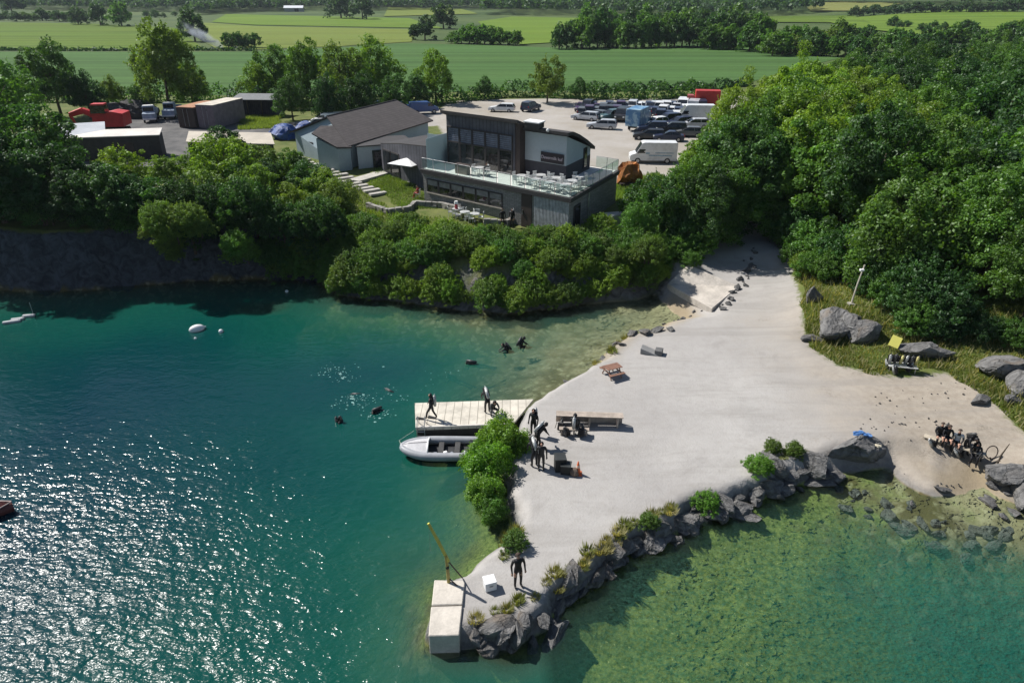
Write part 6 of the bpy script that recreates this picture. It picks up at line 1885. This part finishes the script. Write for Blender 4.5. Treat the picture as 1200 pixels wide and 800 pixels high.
def person(loc, yaw, pose, label, suit='black', hood=True, tank=True, fins=False, sc=1.0, group=None, top=None, mast=False):
    J = {k: Vector(v) for k, v in STAND.items()}
    for k, v in POSES[pose].items():
        J[k] = Vector(v)
    rad, E_ = dict(RAD), list(EDG)
    # hands: four fingers of unequal length curled a little, thumb from the side of the palm
    for s, w, h in (('l', 'wl', 'hl'), ('r', 'wr', 'hr')):
        d = (J[h] - J[w]).normalized()
        side = d.cross(Vector((0, 1, .2))).normalized()
        curl = d.cross(side).normalized()
        for i, (ln, off) in enumerate(((.062, -.027), (.072, -.009), (.068, .009), (.054, .027))):
            a, b = 'f%s%da' % (s, i), 'f%s%db' % (s, i)
            J[a] = J[h] + d * .045 + side * off
            J[b] = J[a] + d * ln * .75 + curl * ln * .45
            rad[a], rad[b] = .0105, .008
            E_ += [(h, a), (a, b)]
        a, b = 'th%sa' % s, 'th%sb' % s
        k = -1 if s == 'l' else 1
        J[a] = J[h] + side * .04 * k * .9 + curl * .012
        J[b] = J[a] + d * .045 + side * .012 * k
        rad[a], rad[b] = .0125, .009
        E_ += [(h, a), (a, b)]
    fwd = (J['skull'] - J['neck']); up = (J['crown'] - J['skull']).normalized()
    face = Vector((0, 1, 0)) if pose != 'swim' else Vector((0, .75, -.65))
    if pose == 'stoop':
        face = Vector((0, .75, -.65))
    face = (face - up * face.dot(up)).normalized()
    J['nose'] = J['skull'] + face * .1 + up * .0
    rad['nose'] = .018
    E_.append(('skull', 'nose'))
    me = skin_mesh(J, E_, rad)
    root = empty('person', loc, yaw)
    root.scale = (sc, sc, sc)
    tag(root, label, 'person', group)
    mats = [SUITS[suit], SKIN, SUITS[top or suit], BLACK]
    for m_ in mats:
        me.materials.append(m_)
    segs = [(a, b) for a, b in E_]
    head = {'skull', 'crown', 'nose'}
    body = link('body', me, None, root)
    for p in me.polygons:
        c = p.center
        near = min(J, key=lambda n: (J[n] - c).length_squared)
        mi = 0
        if near in head or near == 'neck' and c.z > J['neck'].z + .03:
            mi = 1
        elif near[0] in 'f' and len(near) > 2 or near.startswith('th') or near in ('hl', 'hr'):
            mi = 3 if hood else 1
        elif near in ('chest', 'sl', 'sr', 'waist'):
            mi = 2
        p.material_index = mi
    side = up.cross(face).normalized()
    sk_ = J['skull']
    e = MB()
    for s in (-1, 1):
        e.ball(sk_ + face * .082 + side * .032 * s + up * .022, .013, 6, 4)
    e.build('eyes', HAIR, root)
    MB().tube(sk_ + face * .088 - up * .048 - side * .022, sk_ + face * .088 - up * .048 + side * .022, .007, n=5).build('mouth', M((.3, .1, .09), .6, key='lips'), root)
    hm = bmesh.new()
    bmesh.ops.create_icosphere(hm, subdivisions=2, radius=.118)
    for v in hm.verts:
        v.co.z *= 1.12
    dl = [v for v in hm.verts if v.co.dot(face) > .055 and v.co.z < (.075 if hood else .05) or (not hood and v.co.z < -.05)]
    bmesh.ops.delete(hm, geom=dl, context='VERTS')
    hme = bpy.data.meshes.new('hood')
    hm.to_mesh(hme); hm.free()
    ho = link('hood' if hood else 'hair', hme, BLACK if hood else HAIR, root)
    ho.location = sk_ + up * .03 - face * .012
    if tank:
        ax = (J['neck'] - J['pelvis']).normalized()
        bk_ = (Vector((0, -1, 0)) if pose != 'swim' else Vector((0, 0, 1)))
        bk_ = (bk_ - ax * bk_.dot(ax)).normalized()
        b0 = J['waist'] + bk_ * .25 - ax * .08
        m_ = MB().tube(b0, b0 + ax * .58, .092, n=12)
        m_.ball(b0 + ax * .58, .09, 10, 6); m_.ball(b0, .09, 10, 6)
        m_.tube(b0 + ax * .66, b0 + ax * .74, .025)
        tk = m_.build('dive_cylinder', TANKS[1 if mast or pose == 'swim' else int(abs(loc[0]) * 7) % 2], root, True)
        MB().box(J['chest'] + bk_ * .135, (.34, .12, .5), rot=Matrix((side, bk_, ax)).transposed()).build('harness', BLACK, root, bevel=.03)
    if fins:
        for f_, a_ in (('fl', 'al'), ('fr', 'ar')):
            d = (J[f_] - J[a_])
            d = d.normalized() if pose == 'swim' else Vector((d.x, d.y, 0)).normalized()
            s_ = d.cross(Vector((0, 0, 1))).normalized()
            p0 = J[f_] - d * .05 + Vector((0, 0, -.02)); p1 = p0 + d * .48
            v = [p0 - s_ * .06, p0 + s_ * .06, p1 + s_ * .12, p1 - s_ * .12]
            u_ = Vector((0, 0, .025))
            MB().add([x for x in v] + [x + u_ for x in v], [(3, 2, 1, 0), (4, 5, 6, 7), (0, 1, 5, 4), (1, 2, 6, 5), (2, 3, 7, 6), (3, 0, 4, 7)]).build('fin', FINM, root)
    if mast:
        MB().box(sk_ + face * .095 + up * .025, (.15, .05, .075), rot=Matrix((side, face, up)).transposed()).build('mask', GLASSD, root, bevel=.012)
    return root
def at(px, py, z=None):
    return G(px, py) if z is None else P(px, py, z)
JT = .755
person(P(506, 491, JT), R(75), 'stride', 'diver with a cylinder on the back striding along the outer end of the jetty', fins=True)
person(P(571, 483, JT), R(20), 'stoop', 'diver in black stooping over kit in the middle of the jetty')
person(P(578, 486, JT), R(200), 'crouch', 'crouching diver beside the stooping one on the jetty', 'grey', True, False)
person(at(625, 510), R(150), 'stand', 'diver with a cylinder standing nearest the jetty end of the round bush', 'black')
person(at(631, 524), R(-60), 'stoop', 'diver bending forward in the group beside the round bush', 'black', True, True)
person(at(626, 546), R(20), 'stoop', 'bulky diver bending at the foot of the round bush', 'black', True, True, sc=1.05)
person(at(634, 550), R(180), 'stand', 'diver in black standing at the near end of the group by the bush', 'black', True, False)
person(at(607, 687), R(-160), 'stand', 'lone person in dark clothes standing near the narrow end of the spit', 'black', False, False, sc=1.06)
person(at(673, 508), R(-15), 'sit', 'diver wearing a cylinder seated at the long wooden kit bench', 'black', True, True)
person(P(594, 411, 0) + Vector((0, 0, -.5)), R(100), 'crouch', 'diver crouching chest deep in the water, left of the pair off the beach', 'black', True, True, mast=True)
person(P(610, 406, 0) + Vector((0, 0, -.42)), R(-60), 'crouch', 'diver crouching chest deep in the water, right of the pair off the beach', 'black', True, True, mast=True)
person(P(558, 428, -.12), R(85), 'swim', 'diver swimming face down on the surface toward the open lake below the pair', 'black', True, True, True)
person(P(535, 446, -.65), R(60), 'swim', 'diver gliding deeper underwater above the end of the jetty', 'black', True, True, True)
person(P(461, 464, -.3), R(55), 'swim', 'diver just under the surface left of the jetty', 'black', True, True, True)
person(P(447, 481, -.12), R(140), 'swim', 'diver surfacing with pale bubbles at the jetty corner', 'grey', True, True, True)
person(P(399, 494, 0) + Vector((0, 0, -1.33)), R(-100), 'stand', 'diver bobbing upright alone in deep water, farthest from the jetty', 'black', True, True, mast=True)
person(P(425, 466, -.35), R(100), 'swim', 'diver among the patch of bubbles', 'grey', True, True, True)
person(at(1098, 518), R(160), 'sit', 'diver in black sitting at the left end of the bench by the cove', 'black', False, False)
person(at(1106, 521), R(170), 'sit', 'diver in black sitting second on the bench by the cove', 'black', False, True)
person(at(1118, 526), R(150), 'sit', 'person in a white shirt sitting among the divers by the cove', 'black', False, False, top='white')
person(at(1130, 533), R(180), 'stoop', 'diver leaning over the kit to the right of the white shirt by the cove', 'black', True, True)
person(at(1139, 541), R(150), 'sit', 'diver in a hood sitting at the right end of the group by the cove', 'black', True, True)
person(at(589, 266), R(200), 'stand', 'person in black standing at the foot of the stone building, left of the pair', 'black', False, False)
person(at(600, 266), R(150), 'stand', 'person in black standing at the foot of the stone building, right of the pair', 'black', False, True)
px_ = B(10.2, 1.6)
person(Vector((*px_, 7.26)), R(30), 'sit', 'person in dark clothes sitting at a table on the roof terrace', 'grey', False, False)
copy_tree(ch0, (*px_, 7.26), R(30), None, 'pale chair under the person sitting on the roof terrace', None, None, 'chair')['group'] = 'occupied terrace chair'
person(at(490, 232), R(80), 'sit', 'person in red sitting under the white parasol', 'red', False, False)
# seats under the sitters
LOG = M((.42, .37, .29), .85, var=.25, scale=2, key='log')
def bench(px0, py0, px1, py1, hgt, label, mat, dep=.4, name='bench', back=False):
    a, b = G(px0, py0), G(px1, py1)
    c = (a + b) / 2
    r = tag(empty(name, c, math.atan2(b.y - a.y, b.x - a.x)), label, 'bench')
    L = (b - a).length
    m = MB()
    for k in range(3):
        m.box((0, (k - 1) * dep / 3, hgt - .025), (L, dep / 3 * .9, .05))
    m.build('seat', mat, r)
    for x in (-L * .42, 0, L * .42):
        MB().box((x, 0, (hgt - .05) / 2), (.09, dep * .85, hgt - .05)).build('leg', mat, r)
    if back:
        MB().box((0, dep / 2 + .04, (hgt - .1) / 2 + .04), (L, .04, hgt - .12)).build('panel', mat, r)
    return r
kb = bench(652, 505, 731, 506, .8, 'long pale wooden kit bench casting a dark shadow on the gravel', M((.40, .34, .285), .85, var=.25, key='bench_wood'), .55, 'kit_bench', True)
kb.location.y += .55
sl_ = bench(655, 509, 690, 509.5, .42, 'low seat plank in front of the long kit bench', M((.40, .34, .285), .85, var=.25, key='bench_wood'), .3)
bench(1083, 512, 1150, 545, .42, 'pale driftwood bench under the sitting divers by the cove', LOG, .4)
cc_ = copy_tree(ch0, at(490, 232), R(80), None, 'pale garden chair under the person beneath the parasol', None, None, 'chair'); cc_['group'] = 'parasol chair'

# ------------------------------------------------------------------ things lying and standing on the gravel
PW = M((.22, .12, .085), .8, var=.3, scale=3, key='picnic_wood')
pt = tag(empty('picnic_table', G(717, 440), R(25)), 'small reddish brown picnic table standing near the left waterline', 'table')
pt.scale = (.85, .85, .9)
m = MB()
for k in range(5):
    m.box((0, -.32 + k * .16, .74), (1.3, .145, .04))
m.build('table_top', PW, pt)
for s in (-1, 1):
    m = MB()
    for k in range(2):
        m.box((0, s * (.62 + k * .14), .44), (1.3, .13, .04))
    m.build('seat', PW, pt)
    for t in (-1, 1):
        MB().tube((s * .45, t * .62, 0), (s * .45, t * .22, .72), .045, n=4).build('leg', PW, pt)
    MB().box((s * .45, 0, .41), (.06, 1.5, .09)).build('cross_beam', PW, pt)
cs2 = tag(empty('wedge_block', G(764, 414), R(-20)), 'tilted grey concrete wedge lying alone on the gravel', 'block')
m = MB()
m.add([(-.75, -.35, .0), (.6, -.35, 0), (.6, .35, 0), (-.75, .35, 0), (-.75, -.35, .42), (.3, -.35, .12), (.3, .35, .12), (-.75, .35, .42)], [(3, 2, 1, 0), (4, 5, 6, 7), (0, 1, 5, 4), (1, 2, 6, 5), (2, 3, 7, 6), (3, 0, 4, 7)])
m.build('wedge', M((.25, .25, .245), .9, var=.2, key='wedge'), cs2, bevel=.02)
MB().box((.45, 0, .2), (.5, .6, .4)).build('footing', M((.12, .12, .12), .9, var=.3), cs2, bevel=.02)
cn = tag(empty('traffic_cone', G(677, 555)), 'orange traffic cone standing beside the dark crates', 'cone')
ORG = M((.60, .13, .04), .6, var=.15, key='cone_orange')
MB().box((0, 0, .025), (.42, .42, .05)).build('base', ORG, cn, bevel=.01)
MB().tube((0, 0, .05), (0, 0, .78), .16, .03, 16).build('cone', ORG, cn, True)
MB().tube((0, 0, .42), (0, 0, .56), .1005, .0765, 16, False).build('band', M((.7, .5, .4), .5), cn)
bg_ = link('kit_bag', rock_mesh('kit_bag', 5, .34, .26, .24, 3, 3, .1), M((.12, .09, .07), .8, var=.3, key='bag'), None, G(673, 556) + Vector((0, 0, .18)))
tag(bg_, 'slumped brown kit bag against the foot of the traffic cone', 'bag')
def crate(px, py, d, deg, label, c=(.02, .022, .022)):
    r = tag(empty('crate', G(px, py), R(deg)), label, 'crate')
    k = M(c, .7, var=.3, key='crate_dark')
    w, l, h = d
    m = MB()
    for s in (-1, 1):
        m.box((s * (w / 2 - .02), 0, h / 2), (.04, l, h)); m.box((0, s * (l / 2 - .02), h / 2), (w - .085, .04, h))
    m.build('side_panel', k, r)
    MB().box((0, 0, .03), (w - .09, l - .09, .04)).build('bottom', k, r)
    MB().box((0, 0, h + .015), (w + .05, l + .05, .05)).build('lid', M(tuple(x * 1.6 for x in c), .6, var=.2), r, bevel=.01)
    return r
crate(656, 549, (.55, .6, .75), 5, 'taller dark crate behind the orange cone')
crate(663, 553, (.5, .5, .5), -10, 'lower dark crate set against the taller one')
wb = tag(empty('white_box', G(574, 688), R(18)), 'white cube shaped box sitting alone near the concrete block', 'box')
MB().box((0, 0, .22), (.48, .48, .42)).build('body', WHITE, wb, bevel=.03)
MB().box((0, 0, .45), (.5, .5, .05)).build('lid', WHITE, wb, bevel=.015)
MB().box((0, -.25, .3), (.16, .04, .04)).build('handle', STEEL, wb)

YEL = M((.62, .52, .10), .55, var=.15, key='crane_yellow')
cb_ = G(526, 684); cb_.z = max(cb_.z, .95)
dv = tag(empty('crane_davit', cb_), 'yellow lifting davit leaning over the lake from the concrete block', 'davit')
MB().tube((0, 0, 0), (0, 0, .06), .2, n=10).build('base_plate', STEEL, dv)
MB().path([(0, 0, .05), (-.02, .02, .75), (-.06, .05, 1.5)], [.075, .07, .06], 8).build('post', M((.34, .27, .08), .6, var=.2, key='post_ochre'), dv)
MB().path([(.04, .02, 1.2), (-.36, .2, 2.1), (-.74, .38, 2.9)], [.07, .075, .06], 6).build('boom', YEL, dv)
MB().path([(0, 0, .3), (.45, -.22, .0)], .03, 6).build('brace', BROWN, dv)
MB().path([(0, .02, 1.25), (.55, .3, .0)], .028, 6).build('brace', BROWN, dv)
MB().tube((-.02, -.06, .9), (-.02, .1, .9), .07, n=8).build('winch', RUBBER, dv)
MB().tube((-.73, .37, 2.85), (-.73, .37, 1.4), .008, n=4).build('cable', STEEL, dv)

lp0 = G(997, 357)
lm = tag(empty('lamp_post', lp0), 'pale leaning wooden lamp pole with a small white lamp at the edge of the wood', 'lamp post')
MB().path([(0, 0, -.2), (.14, .02, 1.6), (.34, .05, 3.1)], [.07, .06, .05], 7).build('pole', M((.5, .46, .38), .85, var=.15, key='pole_wood'), lm)
MB().box((.16, -.08, 2.75), (.3, .22, .16)).build('lamp_head', WHITE, lm, bevel=.03)
MB().tube((.32, .03, 2.8), (.2, -.03, 2.75), .025).build('bracket', STEEL, lm)
MB().box((0, 0, .06), (.4, .4, .16)).build('footing', CONC, lm)
ys = tag(empty('yellow_sign', G(1046, 412), R(-25)), 'blank bright yellow board on short posts in front of the boulders', 'sign')
MB().box((0, 0, .75), (.62, .04, .75), rot=Matrix.Rotation(R(-32), 3, 'X') @ Matrix.Rotation(R(14), 3, 'Y')).build('board', M((.72, .68, .16), .5, var=.06, key='sign_yellow'), ys)
for s in (-.22, .22):
    MB().tube((s, .1, -.05), (s, .04, .8), .025, n=6).build('post', BARK, ys)

# dive kit: cylinders with harness standing by a rack
def kit_set(loc, yaw, label, group, lean=.25, tk=0):
    r = tag(empty('dive_kit', loc, yaw), label, 'dive kit', group)
    ax = Vector((0, -math.sin(lean), math.cos(lean)))
    m = MB().tube(ax * .03, ax * .6, .09, n=12)
    m.ball(ax * .6, .09, 10, 6)
    c = m.build('cylinder', TANKS[tk], r, True)
    MB().tube(ax * .68, ax * .76, .03).build('valve', STEEL, c)
    MB().box(ax * .35 + Vector((0, .14, 0)), (.36, .14, .5), rot=Matrix.Rotation(lean, 3, 'X')).build('harness', BLACK, r, bevel=.05)
    MB().path([ax * .72, ax * .6 + Vector((.25, .1, 0)), ax * .2 + Vector((.3, .18, 0))], .018, 6).build('hose', RUBBER, r)
    return r
rk = tag(empty('kit_rack', G(1055, 434), R(-12)), 'low steel framed rack under the heap of dive kit by the boulders', 'rack')
m = MB()
for y in (-.3, 0, .3):
    m.box((0, y, .42), (1.7, .2, .04))
m.build('shelf', LMET, rk)
for x in (-.75, .75):
    for y in (-.3, .3):
        MB().tube((x, y, 0), (x, y, .41), .025, n=6).build('leg', STEEL, rk)
for k in range(6):
    o = Vector((-.75 + .3 * k, .05 * (k % 2), .445)); a = R(-12)
    l = rk.location + Vector((o.x * math.cos(a) - o.y * math.sin(a), o.x * math.sin(a) + o.y * math.cos(a), o.z))
    kit_set(l, a + random.uniform(-.6, .6), 'set of dive cylinder and black harness on the rack by the boulders', 'dive kit on the rack', .2, k % 3)
for px, py in ((1040, 432), (1064, 436), (1048, 439)):
    kit_set(G(px, py), random.uniform(0, 6), 'set of dive cylinder and harness stood on the ground at the rack', 'dive kit beside the rack', .3, 0)
for px, py, k in ((1092, 523, 0), (1112, 519, 1), (1124, 536, 0), (1147, 540, 1), (1136, 527, 0)):
    kit_set(G(px, py), random.uniform(0, 6), 'set of dive cylinder and harness lying among the divers by the cove', 'dive kit by the cove', .6, k)
for px, py in ((657, 505), (664, 511), (681, 512)):
    kit_set(G(px, py), random.uniform(0, 6), 'set of dive cylinder and harness standing at the long kit bench', 'dive kit at the kit bench', .3, 1)
wbk = tag(empty('bucket', G(1116, 524)), 'white bucket among the divers by the cove', 'bucket')
MB().tube((0, 0, 0), (0, 0, .34), .13, .17, 14).build('pail', WHITE, wbk)
MB().path([(-.17, 0, .33), (-.1, 0, .48), (.1, 0, .48), (.17, 0, .33)], .01, 5).build('handle', STEEL, wbk)
hoop = tag(empty('hoop_net', G(1160, 536), .3), 'dark ring frame leaning on the gravel right of the divers', 'hoop')
m = MB()
pts = [(.42 * math.cos(t * PI / 8), .12 * math.sin(t * PI / 8), .35 + .33 * math.sin(t * PI / 8)) for t in range(17)]
m.path(pts, .03, 6).build('ring', BROWN, hoop)
MB().tube((-.1, -.1, 0), (-.1, -.08, .1), .04).build('foot', BROWN, hoop)
post = tag(empty('leaning_stake', G(1168, 545)), 'dark wooden stake leaning out of the pale boulder by the cove', 'stake')
MB().path([(0, 0, -.1), (.12, .1, .6), (.34, .12, 1.3)], [.04, .05, .02], 6).build('stake', BARK, post)
MB().path([(-.4, -.1, .12), (.1, .02, .3)], [.03, .04], 6).build('limb', BARK, post)
# clothes on the largest boulder
dg_ = bpy.context.evaluated_depsgraph_get()
bpy.context.view_layer.update()
def top_of(o, x, y):
    mi = o.matrix_world.inverted()
    a = mi @ Vector((x, y, 30)); b = mi @ Vector((x, y, -5))
    ok, l, n, i = o.ray_cast(a, (b - a).normalized())
    return (o.matrix_world @ l) if ok else Vector((x, y, b0.location.z))
for dx, dy, s, c, lab in ((-.1, .35, .34, (.05, .14, .34), 'crumpled blue garment on top of the largest boulder'), (.3, .3, .26, (.1, .2, .4), 'paler blue cloth beside the crumpled one on the largest boulder'), (.75, -.1, .2, (.62, .56, .42), 'cream hat lying on the shoulder of the largest boulder')):
    q = top_of(b0, b0.location.x + dx, b0.location.y + dy)
    tag(link('garment', rock_mesh('garment', int(dx * 50) + 9, s, s * .8, s * .35, 3, 4, .3), M(c, .85, var=.3, scale=6), None, q + Vector((0, 0, .04))), lab, 'clothing')

# ------------------------------------------------------------------ floating things
def buoy(px, py, r, label, ell=1.0):
    p = P(px, py, 0.0)
    o = tag(empty('buoy', p, R(35)), label, 'buoy')
    MB().ball((0, 0, r * .35), (r * ell, r, r), 14, 9).build('float', WHITE, o, True)
    MB().tube((r * ell * .8, 0, r * .4), (r * ell * 1.15, 0, r * .4), r * .22).build('eye', STEEL, o)
    return o
buoy(231, 387, .34, 'large white oblong mooring buoy on the open lake', 1.7)
buoy(259, 389, .17, 'small white buoy right of the large oblong one')
buoy(336, 342, .14, 'tiny white buoy under the cliff bushes')
buoy(229, 397, .1, 'tiny white float trailing below the large oblong buoy')
fr_ = 0
for (px, py, L, dg2, lab) in ((14, 378, 1.2, 25, 'grey floating pontoon plank nearest the left edge under the cliff'), (21, 375, .9, 20, 'middle pontoon plank of the floating group under the cliff'), (34, 371, .9, 12, 'pontoon plank with a thin upright rod under the cliff')):
    o = tag(empty('pontoon', P(px, py, 0), R(dg2)), lab, 'pontoon')
    MB().box((0, 0, .08), (L, .3, .2)).build('float', M((.42, .43, .44), .7, var=.2, key='pontoon'), o, bevel=.04)
    MB().tube((L * .4, 0, .18), (L * .4, 0, .28 if 'rod' not in lab else 1.2), .02, n=5).build('rod', STEEL, o)
bt2 = tag(empty('rowing_boat', P(-30, 608, 0), R(22)), 'dark red open boat just entering at the left edge of the lake', 'boat')
m = MB()
NS = 7
sec = []
for i in range(NS):
    t = i / (NS - 1) * 2 - 1
    w = .55 * (1 - abs(t) ** 2.4) + .02
    sec.append([(t * 1.7, -w, .42 + .12 * t * t), (t * 1.7, -w * .7, .02), (t * 1.7, 0, -.12), (t * 1.7, w * .7, .02), (t * 1.7, w, .42 + .12 * t * t), (t * 1.7, w * .86, .4 + .12 * t * t), (t * 1.7, w * .6, .08), (t * 1.7, 0, -.0), (t * 1.7, -w * .6, .08), (t * 1.7, -w * .86, .4 + .12 * t * t)])
vs = [v for s in sec for v in s]
fs = [(i * 10 + k, i * 10 + (k + 1) % 10, (i + 1) * 10 + (k + 1) % 10, (i + 1) * 10 + k) for i in range(NS - 1) for k in range(10)]
m.add(vs, fs).build('hull', M((.12, .04, .035), .5, var=.3, key='boat_red'), bt2, True)
for s in (-1, 1):
    MB().path([(sec[i][0 if s < 0 else 4][0], sec[i][0 if s < 0 else 4][1], sec[i][0][2] + .02) for i in range(NS)], .03, 5).build('gunwale', M((.45, .36, .32), .6), bt2)
for x in (-.6, .5):
    MB().box((x, 0, .28), (.22, .9, .04)).build('thwart', LOG, bt2)
# bubbles boiling up from divers
rng = np.random.default_rng(77)
q = []
for cx_, cy_, n, sx, sy in ((398, 432, 60, 14, 5), (402, 442, 50, 14, 4), (424, 467, 90, 13, 5), (412, 474, 40, 10, 3), (448, 482, 40, 8, 3), (468, 462, 24, 12, 6), (436, 487, 26, 7, 3), (528, 436, 10, 6, 3), (505, 440, 14, 10, 8)):
    for _ in range(int(n * .6)):
        p = P(cx_ + rng.normal(0, sx), cy_ + rng.normal(0, sy), .012)
        q.append((p.x, p.y, rng.choice([.02, .03, .045, .07], p=[.4, .35, .2, .05])))
m = MB()
for x, y, r in q:
    k = 6
    m.add([(x + r * math.cos(2 * PI * i / k) * 1.3, y + r * math.sin(2 * PI * i / k), .008) for i in range(k)] + [(x, y, .008 + r * .5)], [(i, (i + 1) % k, k) for i in range(k)])
fb = m.build('foam', M((.22, .38, .35), .4, var=.2, key='foam'), None, True)
tag(fb, 'pale bubbles boiling up around the divers off the jetty', 'bubbles', None, 'stuff')

# ------------------------------------------------------------------ bushes, tufts and grass of the spit and the right bank
WIL = Kind([lambda k=k: make_tree('willow_bush', 500 + k, 3.1, 1.7, 95, 120, .085, .5, zc=1.3, rz=1.75, tr=.07, part='stem', lobed=.3) for k in range(2)])
for (px, py, s, kd, lab) in ((586, 542, .84, 'brite', 'large bright green willow bush at the root of the jetty'), (570, 572, .8, 'brite', 'willow bush leaning over the water below the large one'), (598, 540, .7, 'brite', 'willow bush on the gravel side of the large one'), (568, 598, .6, 'brite', 'lower willow bush trailing along the waterline'), (576, 618, .45, 'mid', 'lowest willow bush trailing into the water')):
    g = G(px, py)
    WIL.put(g.x, g.y, max(g.z, 0) - .1, s, gcol(kd, .05), lab, 'bush', None, sq=.84)
DRY = (.26, .24, .12)
for (px, py, s, kd, lab) in ((828, 585, .4, 'brite', 'bright green bush on the bank edge above the sloping rock'), (888, 553, .4, 'brite', 'bright green bush on the bank edge near the largest boulder'), (930, 532, .3, 'olive', 'low green bush along the rocks beside the largest boulder'), (604, 640, .34, 'olive', 'dry bush beside the lone person'), (905, 528, .28, 'olive', 'small grey green bush at the landward end of the bank'),
        (760, 615, .28, 'olive', 'pale olive bush in the middle of the bank edge')):
    g = G(px, py)
    SHRUB.put(g.x, g.y, g.z - .1, s, gcol(kd, .1), lab, 'bush', None)
def tuft_mesh(seed, n=130, h=.34, r=.38):
    rng = np.random.default_rng(seed)
    a = rng.uniform(0, 2 * PI, n); d = r * np.sqrt(rng.random(n)) * .6
    b = np.stack([np.cos(a) * d, np.sin(a) * d, np.zeros(n)], -1)
    out = np.stack([np.cos(a), np.sin(a), np.zeros(n)], -1)
    hh = h * rng.uniform(.5, 1.1, (n, 1))
    tip = b + out * rng.uniform(.1, .5, (n, 1)) * r + np.array([0, 0, 1]) * hh
    sd_ = np.stack([-np.sin(a + .6), np.cos(a + .6), np.zeros(n)], -1) * .02
    return fast_mesh('grass_tuft', np.stack([b - sd_, b + sd_, tip], 1).reshape(-1, 3), 3, rng.uniform(.3, .8, n), LEAF)
tufts = [tuft_mesh(i) for i in range(4)]
random.seed(5)
edge = along([(640, 690), (690, 652), (730, 622), (775, 602), (800, 596)], .32, .9) + along([(560, 728), (590, 715), (625, 700)], .3, .9) + along([(600, 612), (598, 640), (590, 655)], .35, .9) + along([(880, 552), (940, 530)], .5, 1) + along([(735, 395), (700, 425), (690, 432)], .8, .8)
for p in edge:
    q = (p.x + random.uniform(-.3, .25), p.y + random.uniform(-.15, .3))
    z = H(*q)
    if z < .2:
        continue
    o = link('grass_tuft', random.choice(tufts), None, None, (*q, z - .03), random.uniform(0, 6))
    s = random.uniform(.6, 1.25)
    o.scale = (s * 1.2, s * 1.2, s)
    c = random.choice([(.30, .28, .12), (.38, .35, .19), (.18, .21, .06), (.25, .25, .09)])
    o.color = (*c, 1)
    tag(o, 'dry grass tuft on the edge of the gravel spit', 'tuft', 'grass tufts edging the spit')
# grass as ground cover
def grass_patch(pix, n, h, label, col, z=2.0, seed=1, inset=None):
    rng = np.random.default_rng(seed)
    poly = [tuple(P(x, y, z)[:2]) for x, y in pix]
    x0, x1 = min(p[0] for p in poly), max(p[0] for p in poly); y0, y1 = min(p[1] for p in poly), max(p[1] for p in poly)
    X, Y = rng.uniform(x0, x1, n), rng.uniform(y0, y1, n)
    ok = (sdf_poly(X, Y, poly) + .5 * vnoise(X, Y, 1.5, 3) > 0) & (sdf_poly(X, Y, GRAVEL) + .6 * vnoise(X, Y, 1.2, 5) < -.1)
    X, Y = X[ok], Y[ok]
    Z = terrain(X, Y)
    k = Z > .25
    X, Y, Z = X[k], Y[k], Z[k]
    m_ = len(X)
    a = rng.uniform(0, 2 * PI, m_)
    hh = h * rng.uniform(.4, 1.3, m_) * (1 + .5 * vnoise(X, Y, 2.5, 8))
    sd_ = np.stack([np.cos(a), np.sin(a), 0 * a], -1) * .045
    b = np.stack([X, Y, Z - .02], -1)
    tip = b + np.stack([np.cos(a * 3) * hh * .5, np.sin(a * 3) * hh * .5, hh], -1)
    c0 = b.mean(0)
    o = link('grass', fast_mesh('grass', np.stack([b - sd_, b + sd_, tip], 1).reshape(-1, 3) - c0, 3, np.clip(.5 + .2 * vnoise(X, Y, 1.7, 11) + rng.normal(0, .12, m_), 0, 1), LEAF), None, None, c0)
    o.color = (*col, 1)
    return tag(o, label, 'grass', None, 'stuff')
grass_patch([(925, 300), (990, 330), (1090, 350), (1230, 370), (1260, 560), (1190, 500), (1150, 462), (1105, 440), (1060, 442), (1000, 425), (945, 392), (935, 350)], 150000, .15, 'rough green grass between the track and the wood', (.155, .20, .045), 2.2, 2)
grass_patch([(930, 310), (990, 335), (1090, 365), (1230, 390), (1260, 560), (1190, 498), (1150, 460), (1105, 438), (1060, 440), (1000, 423), (948, 392), (938, 350)], 9000, .5, 'taller straw coloured grass stalks among the green grass by the boulders', (.33, .31, .14), 2.2, 12)
grass_patch([(1150, 535), (1175, 545), (1168, 568), (1140, 566)], 2500, .28, 'grass at the water edge by the pale squared boulder', (.13, .16, .04), .8, 3)
grass_patch([(330, 190), (370, 195), (440, 235), (470, 248), (560, 262), (640, 270), (760, 262), (760, 285), (640, 292), (480, 285), (380, 265), (300, 215)], 60000, .35, 'long grass along the top of the lake bank', (0.16, 0.232, 0.048), 3.9, 4)
grass_patch([(455, 195), (480, 215), (520, 245), (470, 240), (430, 215)], 22000, .22, 'lawn grass around the parasol', (0.136, 0.216, 0.048), 4, 5)
grass_patch([(715, 215), (770, 200), (800, 230), (760, 260), (725, 250)], 20000, .4, 'long grass beside the end wall of the building', (0.16, 0.256, 0.048), 4, 6)
grass_patch([(280, 152), (330, 150), (330, 136), (285, 136)], 12000, .5, 'pale grass in front of the open shed', (0.208, 0.288, 0.064), 4.5, 7)

# ------------------------------------------------------------------ the air
hz = NT('air')
pv = hz.n('VolumePrincipled')
hz.put(pv.inputs['Color'], (.78, .88, 1.0)); hz.put(pv.inputs['Density'], .00008)
hz.put(pv.inputs['Anisotropy'], .2)
hz.t.links.new(pv.outputs[0], hz.out.inputs['Volume'])
hb_ = MB().box((0, 1950, 49), (9600, 5200, 122)).build('haze', hz.m)
tag(hb_, 'thin blue summer haze lying over the valley', 'haze', None, 'stuff')
